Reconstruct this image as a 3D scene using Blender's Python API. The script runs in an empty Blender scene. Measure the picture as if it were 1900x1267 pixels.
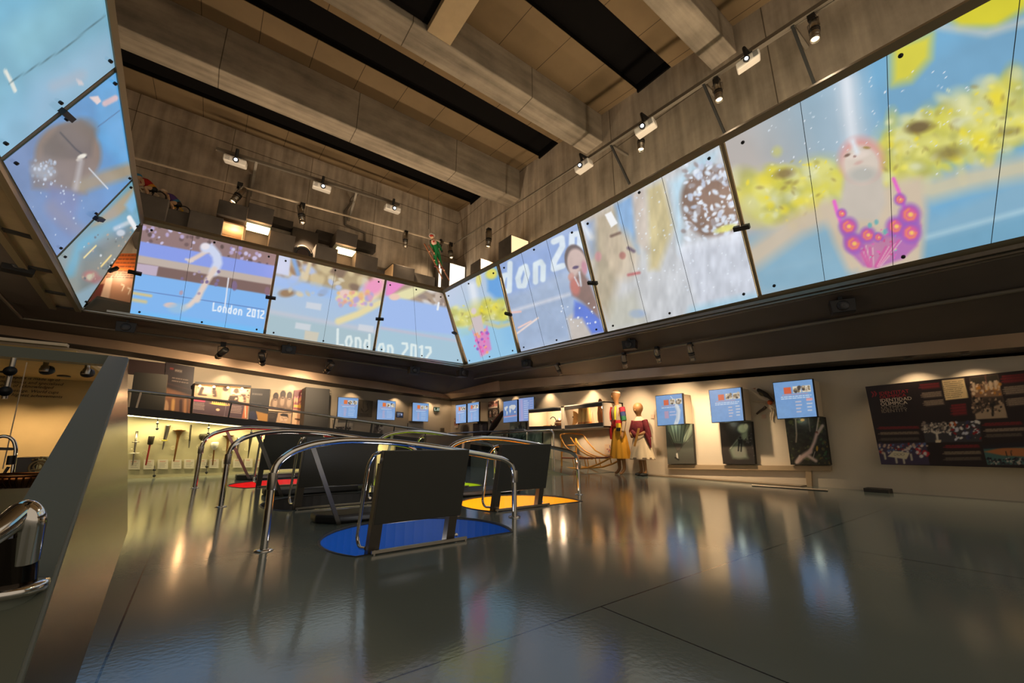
import bpy, bmesh, math, random
import numpy as np
from mathutils import Vector, Matrix, Euler
random.seed(7); RNG = np.random.default_rng(7)
S = bpy.context.scene
COL = S.collection
PI = math.pi

# ---------------------------------------------------------------- camera
F = 761.0; TH = math.atan(F/3100.0); PHI = math.radians(53.3); EYE = 0.75
CAM = np.array([0.0, 0.0, EYE])
FW = np.array([math.cos(PHI)*math.cos(TH), math.sin(PHI)*math.cos(TH), math.sin(TH)])
RT = np.array([math.sin(PHI), -math.cos(PHI), 0.0])
UP = np.cross(RT, FW)
cd = bpy.data.cameras.new('camera'); cam = bpy.data.objects.new('camera', cd); COL.objects.link(cam)
cd.sensor_fit = 'HORIZONTAL'; cd.sensor_width = 36.0; cd.lens = 36.0*F/1900.0
cd.clip_start = 0.02; cd.clip_end = 200
cam.matrix_world = Matrix(((RT[0], UP[0], -FW[0], 0), (RT[1], UP[1], -FW[1], 0), (RT[2], UP[2], -FW[2], EYE), (0, 0, 0, 1)))
S.camera = cam
# ---------------------------------------------------------------- world, exposure
S.view_settings.view_transform = 'Standard'; S.view_settings.look = 'None'
S.view_settings.gamma = 1.0; S.view_settings.use_curve_mapping = False
S.view_settings.exposure = 0.0
S.cycles.use_denoising = True
S.cycles.max_bounces = 8; S.cycles.diffuse_bounces = 4; S.cycles.glossy_bounces = 4
S.cycles.sample_clamp_indirect = 6.0; S.cycles.caustics_reflective = False; S.cycles.caustics_refractive = False
W = bpy.data.worlds.new('hall_ambience'); S.world = W; W.use_nodes = True
W.node_tree.nodes['Background'].inputs[0].default_value = (1.0, 0.84, 0.66, 1)
W.node_tree.nodes['Background'].inputs[1].default_value = 0.55
WARM = (1.0, 0.73, 0.47); WARMER = (1.0, 0.56, 0.25)
K_SPOT = 1.5     # overall strength of the track spotlights
K_UP = 2.2       # overall strength of the upper spotlights

# ---------------------------------------------------------------- helpers
def ray(px, py): return FW*F + RT*(px-950.0) - UP*(py-633.5)
def at(px, py, ax, v):
    i = 'xyz'.index(ax); r = ray(px, py)
    return CAM + r*((v-CAM[i])/r[i])
def pl(px, py, p0, n):
    r = ray(px, py); n = np.array(n, float)
    return CAM + r*(np.dot(np.array(p0)-CAM, n)/np.dot(r, n))
def proj_many(P):
    d = P-CAM; w = d@FW
    return 950.0+F*(d@RT)/w, 633.5-F*(d@UP)/w
def lin(c):
    c = np.asarray(c, float)/255.0
    return np.where(c <= .04045, c/12.92, ((c+.055)/1.055)**2.4)
def V(p): return Vector((float(p[0]), float(p[1]), float(p[2])))

MATS = {}
def mat(name, rgb, rough=.6, metal=0., spec=.5, emis=None, estr=0., noise=0., nscale=6., bump=0., bscale=40., trans=0., coat=0.):
    if name in MATS: return MATS[name]
    m = bpy.data.materials.new(name); m.use_nodes = True; nt = m.node_tree; b = nt.nodes['Principled BSDF']
    c = tuple(lin(rgb))+(1,)
    b.inputs['Base Color'].default_value = c; b.inputs['Roughness'].default_value = rough
    b.inputs['Metallic'].default_value = metal; b.inputs['Specular IOR Level'].default_value = spec
    b.inputs['Transmission Weight'].default_value = trans; b.inputs['Coat Weight'].default_value = coat
    if emis is not None:
        b.inputs['Emission Color'].default_value = tuple(emis)+(1,); b.inputs['Emission Strength'].default_value = estr
    tc = nt.nodes.new('ShaderNodeTexCoord')
    if noise > 0:
        n = nt.nodes.new('ShaderNodeTexNoise'); n.inputs['Scale'].default_value = nscale; n.inputs['Detail'].default_value = 6
        nt.links.new(tc.outputs['Object'], n.inputs['Vector'])
        r = nt.nodes.new('ShaderNodeValToRGB')
        r.color_ramp.elements[0].position = .3; r.color_ramp.elements[1].position = .7
        r.color_ramp.elements[0].color = tuple(x*(1-noise) for x in c[:3])+(1,)
        r.color_ramp.elements[1].color = tuple(min(1, x*(1+noise)) for x in c[:3])+(1,)
        nt.links.new(n.outputs['Fac'], r.inputs['Fac']); nt.links.new(r.outputs['Color'], b.inputs['Base Color'])
    if bump > 0:
        n2 = nt.nodes.new('ShaderNodeTexNoise'); n2.inputs['Scale'].default_value = bscale; n2.inputs['Detail'].default_value = 4
        nt.links.new(tc.outputs['Object'], n2.inputs['Vector'])
        bp = nt.nodes.new('ShaderNodeBump'); bp.inputs['Strength'].default_value = bump; bp.inputs['Distance'].default_value = .02
        nt.links.new(n2.outputs['Fac'], bp.inputs['Height']); nt.links.new(bp.outputs['Normal'], b.inputs['Normal'])
    MATS[name] = m; return m

def concrete(name, rgb, streak=(6, 6, .5), joints=None, amount=.3):
    """board-marked concrete: large blotches, streaks, optional panel joints (axis, spacing, offset)"""
    m = bpy.data.materials.new(name); m.use_nodes = True; nt = m.node_tree; b = nt.nodes['Principled BSDF']
    N = nt.nodes.new; Lk = nt.links.new
    tc = N('ShaderNodeTexCoord'); c = lin(rgb)
    n1 = N('ShaderNodeTexNoise'); n1.inputs['Scale'].default_value = .9; n1.inputs['Detail'].default_value = 8; n1.inputs['Roughness'].default_value = .62
    Lk(tc.outputs['Object'], n1.inputs['Vector'])
    mp = N('ShaderNodeMapping'); mp.inputs['Scale'].default_value = streak; Lk(tc.outputs['Object'], mp.inputs['Vector'])
    n2 = N('ShaderNodeTexNoise'); n2.inputs['Scale'].default_value = 1.0; n2.inputs['Detail'].default_value = 5; Lk(mp.outputs[0], n2.inputs['Vector'])
    mx = N('ShaderNodeMath'); mx.operation = 'ADD'; Lk(n1.outputs['Fac'], mx.inputs[0]); Lk(n2.outputs['Fac'], mx.inputs[1])
    hl = N('ShaderNodeMath'); hl.operation = 'MULTIPLY'; hl.inputs[1].default_value = .5; Lk(mx.outputs[0], hl.inputs[0])
    r = N('ShaderNodeValToRGB'); r.color_ramp.elements[0].position = .33; r.color_ramp.elements[1].position = .66
    r.color_ramp.elements[0].color = tuple(c*(1-amount*1.3))+(1,); r.color_ramp.elements[1].color = tuple(c*(1+amount))+(1,)
    Lk(hl.outputs[0], r.inputs['Fac']); out = r.outputs['Color']
    sp = N('ShaderNodeSeparateXYZ'); Lk(tc.outputs['Object'], sp.inputs[0])
    for ax, sc, off, wd in (joints or []):
        a = N('ShaderNodeMath'); a.operation = 'ADD'; a.inputs[1].default_value = off; Lk(sp.outputs[ax], a.inputs[0])
        w = N('ShaderNodeMath'); w.operation = 'PINGPONG'; w.inputs[1].default_value = sc/2; Lk(a.outputs[0], w.inputs[0])
        lt = N('ShaderNodeMath'); lt.operation = 'LESS_THAN'; lt.inputs[1].default_value = wd; Lk(w.outputs[0], lt.inputs[0])
        mi = N('ShaderNodeMixRGB'); mi.blend_type = 'MULTIPLY'; mi.inputs[2].default_value = (.35, .33, .3, 1)
        Lk(lt.outputs[0], mi.inputs[0]); Lk(out, mi.inputs[1]); out = mi.outputs[0]
    Lk(out, b.inputs['Base Color']); b.inputs['Roughness'].default_value = .85; b.inputs['Specular IOR Level'].default_value = .25
    bp = N('ShaderNodeBump'); bp.inputs['Strength'].default_value = .25; bp.inputs['Distance'].default_value = .03
    Lk(hl.outputs[0], bp.inputs['Height']); Lk(bp.outputs['Normal'], b.inputs['Normal'])
    MATS[name] = m; return m

def attr_mat(name, emission=0., rough=.5, base_k=1.0):
    m = bpy.data.materials.new(name); m.use_nodes = True; nt = m.node_tree; b = nt.nodes['Principled BSDF']
    a = nt.nodes.new('ShaderNodeAttribute'); a.attribute_name = 'picture'
    if emission > 0:
        b.inputs['Base Color'].default_value = (.02, .02, .022, 1)
        nt.links.new(a.outputs['Color'], b.inputs['Emission Color']); b.inputs['Emission Strength'].default_value = emission
    else:
        nt.links.new(a.outputs['Color'], b.inputs['Base Color'])
    b.inputs['Roughness'].default_value = rough
    MATS[name] = m; return m

class MB:
    """collects shapes; build() links them as ONE mesh object"""
    def __init__(s): s.v = []; s.f = []; s.sm = []
    def add(s, vs, fs, smooth=False):
        o = len(s.v); s.v += [tuple(map(float, p)) for p in vs]
        for f in fs: s.f.append([i+o for i in f]); s.sm.append(smooth)
        return s
    def hexa(s, a, b):     # two quads of 4 points each
        fs = [(3, 2, 1, 0), (4, 5, 6, 7)]+[(i, (i+1) % 4, (i+1) % 4+4, i+4) for i in range(4)]
        return s.add(list(a)+list(b), fs)
    def box(s, lo, hi):
        (x0, y0, z0), (x1, y1, z1) = lo, hi
        return s.hexa([(x0, y0, z0), (x1, y0, z0), (x1, y1, z0), (x0, y1, z0)], [(x0, y0, z1), (x1, y0, z1), (x1, y1, z1), (x0, y1, z1)])
    def bar(s, p, q, w, h, upv=(0, 0, 1)):
        p = V(p); q = V(q); d = (q-p).normalized(); u = Vector(upv)
        if abs(d.dot(u)) > .98: u = Vector((1, 0, 0))
        r = d.cross(u).normalized()*w/2; t = r.cross(d).normalized()*h/2
        return s.hexa([p-r-t, p+r-t, p+r+t, p-r+t], [q-r-t, q+r-t, q+r+t, q-r+t])
    def tube(s, pts, r, n=10, closed=False, caps=True):
        P = [V(p) for p in pts]; m = len(P); R = r if hasattr(r, '__len__') else [r]*m
        rings = []; prev = None
        for i in range(m):
            if closed: d = P[(i+1) % m]-P[i-1]
            else: d = P[min(i+1, m-1)]-P[max(i-1, 0)]
            if d.length < 1e-9: d = Vector((0, 0, 1))
            d.normalize()
            if prev is None:
                u = Vector((0, 0, 1)) if abs(d.z) < .9 else Vector((1, 0, 0))
                a = d.cross(u).normalized()
            else:
                a = prev-d*prev.dot(d)
                a = a.normalized() if a.length > 1e-6 else d.orthogonal().normalized()
            prev = a; b2 = d.cross(a)
            rings.append([P[i]+(a*math.cos(2*PI*k/n)+b2*math.sin(2*PI*k/n))*R[i] for k in range(n)])
        vs = [p for rg in rings for p in rg]; fs = []
        for i in range(m if closed else m-1):
            j = (i+1) % m
            fs += [(i*n+k, i*n+(k+1) % n, j*n+(k+1) % n, j*n+k) for k in range(n)]
        s.add(vs, fs, True)
        if caps and not closed:
            s.add(rings[0], [tuple(range(n))[::-1]]); s.add(rings[-1], [tuple(range(n))])
        return s
    def lathe(s, prof, base, axis=(0, 0, 1), n=20, ref=None):
        """prof: (radius, height along axis)"""
        d = Vector(axis).normalized(); a = d.orthogonal().normalized(); b2 = d.cross(a); base = V(base)
        vs = []; m = len(prof)
        for (r, h) in prof:
            vs += [base+d*h+(a*math.cos(2*PI*k/n)+b2*math.sin(2*PI*k/n))*max(r, 1e-4) for k in range(n)]
        fs = [(i*n+k, i*n+(k+1) % n, (i+1)*n+(k+1) % n, (i+1)*n+k) for i in range(m-1) for k in range(n)]
        s.add(vs, fs, True)
        s.add(vs[:n], [tuple(range(n))[::-1]]); s.add(vs[-n:], [tuple(range(n))])
        return s
    def ball(s, c, r, n=14, m=9, M=None):
        rx, ry, rz = r if hasattr(r, '__len__') else (r, r, r); c = V(c); vs = []
        for i in range(m+1):
            t = PI*i/m
            for k in range(n):
                p = Vector((rx*math.sin(t)*math.cos(2*PI*k/n), ry*math.sin(t)*math.sin(2*PI*k/n), rz*math.cos(t)))
                if M is not None: p = M @ p
                vs.append(c+p)
        return s.add(vs, [(i*n+k, (i+1)*n+k, (i+1)*n+(k+1) % n, i*n+(k+1) % n) for i in range(m) for k in range(n)], True)
    def prism(s, poly, off):
        o = V(off); a = [V(p) for p in poly]; n = len(a); b2 = [p+o for p in a]
        return s.add(a+b2, [tuple(range(n))[::-1], tuple(range(n, 2*n))]+[(i, (i+1) % n, (i+1) % n+n, i+n) for i in range(n)])
    def quad(s, a, b, c, d): return s.add([a, b, c, d], [(0, 1, 2, 3)])
    def torus(s, c, R, r, ax=(0, 0, 1), n=28, k=8):
        d = Vector(ax).normalized(); a = d.orthogonal().normalized(); b2 = d.cross(a); c = V(c)
        return s.tube([c+(a*math.cos(2*PI*i/n)+b2*math.sin(2*PI*i/n))*R for i in range(n)], r, k, closed=True)
    def build(s, name, m, parent=None, bevel=0.):
        off = Vector(parent['origin_']) if parent is not None and 'origin_' in parent.keys() else Vector((0, 0, 0))
        me = bpy.data.meshes.new(name); me.from_pydata([Vector(p)-off for p in s.v], [], s.f)
        me.polygons.foreach_set('use_smooth', s.sm)
        bm = bmesh.new(); bm.from_mesh(me); bmesh.ops.recalc_face_normals(bm, faces=bm.faces); bm.to_mesh(me); bm.free()
        me.materials.append(m)
        o = bpy.data.objects.new(name, me); COL.objects.link(o)
        if parent is not None:
            o.parent = parent; o['origin_'] = tuple(off)
        if bevel > 0:
            bv = o.modifiers.new('bevel', 'BEVEL'); bv.width = bevel; bv.segments = 2; bv.limit_method = 'ANGLE'
        return o

def tag(o, label, cat, group=None, kind=None):
    o['label'] = label; o['category'] = cat
    if group: o['group'] = group
    if kind: o['kind'] = kind
    return o
def thing(name, label, cat, loc=(0, 0, 0), group=None):
    o = bpy.data.objects.new(name, None); COL.objects.link(o); o.location = V(loc); o['origin_'] = tuple(map(float, loc))
    o.empty_display_size = .05
    return tag(o, label, cat, group)
def struct(o, label=None):
    o['kind'] = 'structure'
    if label: o['label'] = label
    return o
def dup(root, loc, rotz=None, label=None, group=None):
    r = root.copy(); COL.objects.link(r); r.location = V(loc)
    if rotz is not None: r.rotation_euler = (0, 0, rotz)
    if label: r['label'] = label
    if group: r['group'] = group
    for ch in list(root.children):
        c = ch.copy(); COL.objects.link(c); c.parent = r
        for g in list(ch.children):
            d = g.copy(); COL.objects.link(d); d.parent = c
    return r
def light(kind, name, loc, energy, color=WARM, aim=None, size=.1, spot=60, blend=.6, parent=None, sx=None, sy=None):
    ld = bpy.data.lights.new(name, kind); ld.energy = energy; ld.color = color
    if kind == 'AREA':
        if sx: ld.shape = 'RECTANGLE'; ld.size = sx; ld.size_y = sy
        else: ld.size = size
    else: ld.shadow_soft_size = size
    if kind == 'SPOT': ld.spot_size = math.radians(spot); ld.spot_blend = blend
    o = bpy.data.objects.new(name, ld); COL.objects.link(o); loc = V(loc)
    if aim is not None: o.rotation_euler = (V(aim)-loc).to_track_quat('-Z', 'Y').to_euler()
    if parent is not None:
        o.parent = parent; o.location = loc-Vector(parent['origin_'])
    else: o.location = loc
    return o
def text(s, at_, xdir, updir, size, m, name='lettering', parent=None, shear=0., extrude=.002, align='LEFT'):
    cu = bpy.data.curves.new(name, 'FONT'); cu.body = s; cu.size = size; cu.shear = shear; cu.extrude = extrude; cu.align_x = align
    cu.resolution_u = 2
    t = bpy.data.objects.new(name, cu); COL.objects.link(t); bpy.context.view_layer.update()
    me = bpy.data.meshes.new_from_object(t.evaluated_get(bpy.context.evaluated_depsgraph_get()))
    bpy.data.objects.remove(t); bpy.data.curves.remove(cu)
    x = V(xdir).normalized(); z = x.cross(V(updir)).normalized(); y = z.cross(x)
    off = Vector(parent['origin_']) if parent is not None else Vector((0, 0, 0))
    M = Matrix(((x.x, y.x, z.x, 0), (x.y, y.y, z.y, 0), (x.z, y.z, z.z, 0), (0, 0, 0, 1)))
    me.transform(Matrix.Translation(V(at_)-off) @ M)
    me.materials.clear(); me.materials.append(m)
    o = bpy.data.objects.new(name, me); COL.objects.link(o)
    if parent is not None: o.parent = parent; o['origin_'] = tuple(off)
    return o
def arc(c, a, b2, t0, t1, n):
    c = V(c); a = V(a); b2 = V(b2)
    return [c+a*math.cos(t0+(t1-t0)*i/n)+b2*math.sin(t0+(t1-t0)*i/n) for i in range(n+1)]
def smooth_path(pts, r=.06, n=5):
    """rounds the corners of a polyline"""
    P = [V(p) for p in pts]; out = [P[0]]
    for i in range(1, len(P)-1):
        a = P[i-1]-P[i]; b2 = P[i+1]-P[i]; k = min(r, a.length*.45, b2.length*.45)
        p = P[i]+a.normalized()*k; q = P[i]+b2.normalized()*k
        for j in range(n+1):
            t = j/n; out.append(p*(1-t)**2+P[i]*2*t*(1-t)+q*t*t)
    return out+[P[-1]]
def skin_body(name, joints, bones, m, parent=None, sub=2, root=0):
    me = bpy.data.meshes.new(name+'_skeleton'); me.from_pydata([tuple(j[:3]) for j in joints], bones, [])
    o = bpy.data.objects.new(name+'_skeleton', me); COL.objects.link(o)
    sk = o.modifiers.new('skin', 'SKIN'); sk.branch_smoothing = .4
    for i, v in enumerate(me.skin_vertices[0].data):
        r = joints[i][3]; v.radius = (r, r) if not hasattr(r, '__len__') else r; v.use_root = (i == root)
    sb = o.modifiers.new('sub', 'SUBSURF'); sb.levels = sub; sb.render_levels = sub
    bpy.context.view_layer.update()
    m2 = bpy.data.meshes.new_from_object(o.evaluated_get(bpy.context.evaluated_depsgraph_get()))
    bpy.data.objects.remove(o); bpy.data.meshes.remove(me)
    m2.name = name
    for p in m2.polygons: p.use_smooth = True
    m2.materials.clear(); m2.materials.append(m)
    o = bpy.data.objects.new(name, m2); COL.objects.link(o)
    if parent is not None: o.parent = parent; o['origin_'] = (0, 0, 0)
    return o

# ---------------------------------------------------------------- pictures (per-vertex colours on a fine grid)
def vnoise(x, y, seed=0):
    xi = np.floor(x).astype(int); yi = np.floor(y).astype(int); fx = x-xi; fy = y-yi
    fx = fx*fx*(3-2*fx); fy = fy*fy*(3-2*fy)
    def h(a, b):
        n = (a*374761393+b*668265263+seed*974711) & 0x7fffffff
        n = ((n ^ (n >> 13))*1274126177) & 0x7fffffff
        return ((n ^ (n >> 16)) & 0xffff)/65535.0
    return (h(xi, yi)*(1-fx)+h(xi+1, yi)*fx)*(1-fy)+(h(xi, yi+1)*(1-fx)+h(xi+1, yi+1)*fx)*fy
class Art:
    """paints in the surface's own grid; x, y are drawing coordinates of each grid point"""
    def __init__(s, x, y): s.x = x; s.y = y; s.c = np.zeros(x.shape+(3,))
    def fill(s, col): s.c[...] = col; return s
    def mixin(s, a, col): s.c = s.c*(1-a[..., None])+np.array(col, float)*a[..., None]; return s
    def grad(s, p, q, c0, c1):
        d = np.array(q, float)-np.array(p, float); t = np.clip(((s.x-p[0])*d[0]+(s.y-p[1])*d[1])/(d@d), 0, 1)[..., None]
        s.c = np.array(c0, float)*(1-t)+np.array(c1, float)*t; return s
    def ell(s, cx, cy, rx, ry, col, soft=.15, ang=0., a=1.):
        t = math.radians(ang); dx = s.x-cx; dy = s.y-cy
        u = (dx*math.cos(t)+dy*math.sin(t))/rx; w = (-dx*math.sin(t)+dy*math.cos(t))/ry
        r = np.sqrt(u*u+w*w); return s.mixin(a*np.clip((1-r)/max(soft, 1e-3)+.5, 0, 1), col)
    def poly(s, pts, col, soft=1.5, a=1.):
        P = np.array(pts, float); ins = np.zeros(s.x.shape, bool); dm = np.full(s.x.shape, 1e9); n = len(P)
        for i in range(n):
            x0, y0 = P[i]; x1, y1 = P[(i+1) % n]
            if y0 != y1:
                cond = ((y0 > s.y) != (y1 > s.y)) & (s.x < (x1-x0)*(s.y-y0)/(y1-y0)+x0)
                ins ^= cond
            dx, dy = x1-x0, y1-y0; t = np.clip(((s.x-x0)*dx+(s.y-y0)*dy)/(dx*dx+dy*dy+1e-9), 0, 1)
            dm = np.minimum(dm, np.hypot(s.x-x0-t*dx, s.y-y0-t*dy))
        sd = np.where(ins, dm, -dm)
        return s.mixin(a*np.clip(sd/soft+.5, 0, 1), col)
    def line(s, pts, w, col, soft=1.5, a=1.):
        dm = np.full(s.x.shape, 1e9)
        for (x0, y0), (x1, y1) in zip(pts[:-1], pts[1:]):
            dx, dy = x1-x0, y1-y0; t = np.clip(((s.x-x0)*dx+(s.y-y0)*dy)/(dx*dx+dy*dy+1e-9), 0, 1)
            dm = np.minimum(dm, np.hypot(s.x-x0-t*dx, s.y-y0-t*dy))
        return s.mixin(a*np.clip((w/2-dm)/soft+.5, 0, 1), col)
    def noise(s, sc, amp, seed=0, sx=1., sy=1.):
        n = vnoise(s.x/sc*sx, s.y/sc*sy, seed)*.65+vnoise(s.x/sc*2.1*sx, s.y/sc*2.1*sy, seed+5)*.35
        s.c = np.clip(s.c*(1+amp*(n-.5)*2)[..., None], 0, 255); return s
    def speck(s, mask, n, box, r, cols, seed=0, soft=.6, asp=1.):
        g = np.random.default_rng(seed)
        for k in range(n):
            cx = g.uniform(box[0], box[2]); cy = g.uniform(box[1], box[3]); rr = g.uniform(*r)
            j = np.argmin((s.x-cx)**2+(s.y-cy)**2)
            if mask is not None and not mask.flat[j]: continue
            s.ell(cx, cy, rr, rr*asp*g.uniform(.7, 1.3), cols[g.integers(len(cols))], soft, g.uniform(0, 180))
        return s
    def words(s, x0, y0, x1, n, gap, h, col, slope=0., ragged=.3, seed=1, a=.8, left=False):
        """rows of small print too fine to read, as broken strokes"""
        g = np.random.default_rng(seed)
        for k in range(n):
            y = y0+k*gap; xe = x1-(x1-x0)*g.uniform(0, ragged); x = x0
            if left: x = x0+(x1-xe); xe = x1
            while x < xe:
                w = min((x1-x0)*g.uniform(.05, .16), xe-x)
                s.poly([(x, y+slope*(x-x0)), (x+w, y+slope*(x+w-x0)), (x+w, y+h+slope*(x+w-x0)), (x, y+h+slope*(x-x0))], col, h*.6, a)
                x += w+(x1-x0)*.02
        return s
GLYPH = {'L': ([[(.05, 0), (0, 1), (.7, .93)]], .8), 'o': ([[(.25, .35), (.6, .3), (.75, .6), (.5, 1), (.12, .95), (.02, .65), (.25, .35)]], .95),
 'n': ([[(.05, 1), (.05, .35), (.45, .32), (.65, .5), (.62, 1)]], .85), 'd': ([[(.68, 0), (.62, 1), (.15, .97), (.02, .7), (.2, .38), (.63, .4)]], .9),
 '2': ([[(.05, .05), (.6, .02), (.66, .3), (.08, .72), (.05, .95), (.68, .95)]], .85), '0': ([[(.1, .03), (.65, .05), (.62, .96), (.03, .95), (.1, .03)]], .88),
 '1': ([[(.05, .1), (.3, .02), (.25, 1)]], .5), ' ': ([], .5)}
def strokes(A, s, x, y, h, col, w, slope=0., lean=0., a=.9, xs=.6, soft=2.):
    for ch in s:
        G, adv = GLYPH[ch]
        for st in G:
            q = [((x+(g[0]+lean*(1-g[1]))*h*.8*xs), (y+g[1]*h+slope*((g[0])*h*.8*xs))) for g in st]
            A.line(q, w, col, soft, a)
        x += adv*h*.8*xs+w*.9; y += slope*(adv*h*.8*xs+w*.9)
def picture(name, q, nu, nv, painter, m, parent=None, mode='px', lift=(0, 0, 0)):
    """q = TL, TR, BR, BL in the place; painter(Art) draws either in photo-like units or in 0..1"""
    TL, TR, BR, BL = [np.array(p, float)+np.array(lift) for p in q]
    u, w = np.meshgrid(np.linspace(0, 1, nu), np.linspace(0, 1, nv)); U = u[..., None]; Wv = w[..., None]
    P = (TL*(1-U)+TR*U)*(1-Wv)+(BL*(1-U)+BR*U)*Wv
    if mode == 'px':
        x, y = proj_many(P)
    else: x, y = u, w
    A = Art(x, y); painter(A)
    off = np.array(parent['origin_']) if parent is not None else np.zeros(3)
    me = bpy.data.meshes.new(name); nV = nu*nv
    idx = np.arange(nV).reshape(nv, nu)
    quads = np.stack([idx[1:, :-1], idx[1:, 1:], idx[:-1, 1:], idx[:-1, :-1]], -1).reshape(-1, 4)
    me.vertices.add(nV); me.vertices.foreach_set('co', (P-off).reshape(-1).astype(np.float32))
    nq = len(quads); me.loops.add(nq*4); me.polygons.add(nq)
    me.polygons.foreach_set('loop_start', np.arange(0, nq*4, 4, dtype=np.int32))
    me.loops.foreach_set('vertex_index', quads.reshape(-1).astype(np.int32)); me.update(calc_edges=True)
    ca = me.color_attributes.new('picture', 'FLOAT_COLOR', 'POINT')
    rgba = np.ones((nV, 4), np.float32); rgba[:, :3] = lin(np.clip(A.c, 0, 255)).reshape(-1, 3)
    ca.data.foreach_set('color', rgba.reshape(-1)); me.materials.append(m)
    o = bpy.data.objects.new(name, me); COL.objects.link(o)
    if parent is not None: o.parent = parent; o['origin_'] = tuple(off)
    return o

# ---------------------------------------------------------------- materials
M_CONC = concrete('concrete_wall', (170, 157, 139), (5, 5, .45), [(2, 1.9, .25, .015), (1, 4.3, 1.9, .012)], .34)
M_CONCB = concrete('concrete_wall_back', (176, 162, 143), (5, 5, .45), [(2, 1.9, .25, .015), (0, 2.6, .5, .01)], .34)
M_BEAM = concrete('concrete_beam', (142, 131, 114), (.5, 6, 3), [(0, 3.4, .9, .012)], .38)
M_CEIL = concrete('ceiling_panel', (116, 97, 70), (1, 1, 1), [(0, 1.25, .2, .010)], .10)
M_BLOCK = concrete('grey_block', (72, 66, 59), (2, 2, 2), None, .25)
M_WALL = mat('painted_wall', (204, 190, 166), .7, noise=.05, nscale=1.5, bump=.05)
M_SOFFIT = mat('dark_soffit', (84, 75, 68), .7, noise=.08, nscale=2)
M_BAND = mat('dark_band', (56, 49, 43), .6)
M_BRONZE = mat('bronze_strip', (186, 158, 130), .3, metal=.45, noise=.12, nscale=1.2)
M_BLACK = mat('black_plastic', (18, 18, 19), .5)
M_DARK = mat('dark_grey_metal', (52, 52, 50), .45, metal=.3)
M_CHROME = mat('chrome', (215, 212, 206), .09, metal=1.)
M_STEEL = mat('brushed_steel', (165, 158, 146), .3, metal=1., noise=.08, nscale=8)
M_GREYST = mat('painted_grey_steel', (124, 116, 103), .45, metal=.4)
M_OLIVE = mat('olive_frame', (140, 126, 98), .45, metal=.4)
M_WHITE = mat('white_plastic', (225, 220, 210), .4)
M_CREAM = mat('cream_board', (214, 196, 168), .6)
M_LENS = mat('lit_lens', (255, 240, 210), .3, emis=(1., .8, .5), estr=5.)
M_COOL = mat('projector_lens_lit', (230, 240, 255), .2, emis=(.75, .88, 1.), estr=6.)
M_LED = mat('led_strip', (255, 240, 190), .4, emis=(1., .84, .46), estr=3.2)
M_SCREEN = attr_mat('projected_image', 1.0, .22)
M_TV = attr_mat('monitor_image', .92, .25)
M_PRINT = attr_mat('printed_image', 0, .42)
M_GLASS = mat('clear_glass', (235, 245, 240), .02, trans=1.0, spec=.5); M_GLASS.node_tree.nodes['Principled BSDF'].inputs['IOR'].default_value = 1.1

# ================================================================ SETTING
XR, YB = 8.73, 16.16
def roof_z(y): return 9.925+.117*y
# viewing stations: centre x, centre y, radius, straight-edge y, rail feet x0, x1, rail y, rail scale
STATIONS = {
 'blue':   dict(c=(1.62, 3.47), r=.78, ch=3.05, rail=(.49, 2.73, 3.62), h=1.0, col=(0, 84, 176), e=7),
 'yellow': dict(c=(3.45, 4.43), r=.80, ch=4.02, rail=(2.40, 4.65, 4.57), h=1.05, col=(255, 186, 0), e=16),
 'black':  dict(c=(1.60, 6.02), r=.88, ch=5.47, rail=(.335, 2.85, 6.28), h=1.17, col=(30, 26, 22), e=3),
 'green':  dict(c=(3.42, 6.98), r=.90, ch=6.45, rail=(2.58, 5.17, 7.53), h=1.24, col=(190, 214, 10), e=14),
 'red':    dict(c=(1.56, 9.15), r=1.02, ch=8.50, rail=(.075, 2.98, 9.08), h=1.32, col=(226, 8, 8), e=16),
}
def d_shape(st, n=40):
    (cx, cy), r, ch = st['c'], st['r'], st['ch']
    a = math.asin((ch-cy)/r)
    return [(cx+r*math.cos(a+(PI-2*a)*i/n), cy+r*math.sin(a+(PI-2*a)*i/n)) for i in range(n+1)]
# floor with its five openings
bm = bmesh.new(); edges = []
def loop(pts):
    vs = [bm.verts.new((x, y, 0)) for x, y in pts]
    for i in range(len(vs)): edges.append(bm.edges.new((vs[i], vs[(i+1) % len(vs)])))
loop([(-8, -4), (XR+.2, -4), (XR+.2, YB+.2), (-8, YB+.2)])
for st in STATIONS.values(): loop(d_shape(st))
bmesh.ops.triangle_fill(bm, edges=edges, use_beauty=True)
for f in bm.faces:
    if f.normal.z < 0: f.normal_flip()
me = bpy.data.meshes.new('floor'); bm.to_mesh(me); bm.free()
mfl = bpy.data.materials.new('polished_floor'); mfl.use_nodes = True; nt = mfl.node_tree; b = nt.nodes['Principled BSDF']
tc = nt.nodes.new('ShaderNodeTexCoord'); sp = nt.nodes.new('ShaderNodeSeparateXYZ'); nt.links.new(tc.outputs['Object'], sp.inputs[0])
fac = None
def gap(socket, pos, wid, lim=None):
    a = nt.nodes.new('ShaderNodeMath'); a.operation = 'COMPARE'; a.inputs[1].default_value = pos; a.inputs[2].default_value = wid; nt.links.new(sp.outputs[socket], a.inputs[0]); out = a.outputs[0]
    if lim:
        for op, v, so in lim:
            c = nt.nodes.new('ShaderNodeMath'); c.operation = op; c.inputs[1].default_value = v; nt.links.new(sp.outputs[so], c.inputs[0])
            mlt = nt.nodes.new('ShaderNodeMath'); mlt.operation = 'MULTIPLY'; nt.links.new(out, mlt.inputs[0]); nt.links.new(c.outputs[0], mlt.inputs[1]); out = mlt.outputs[0]
    return out
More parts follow.
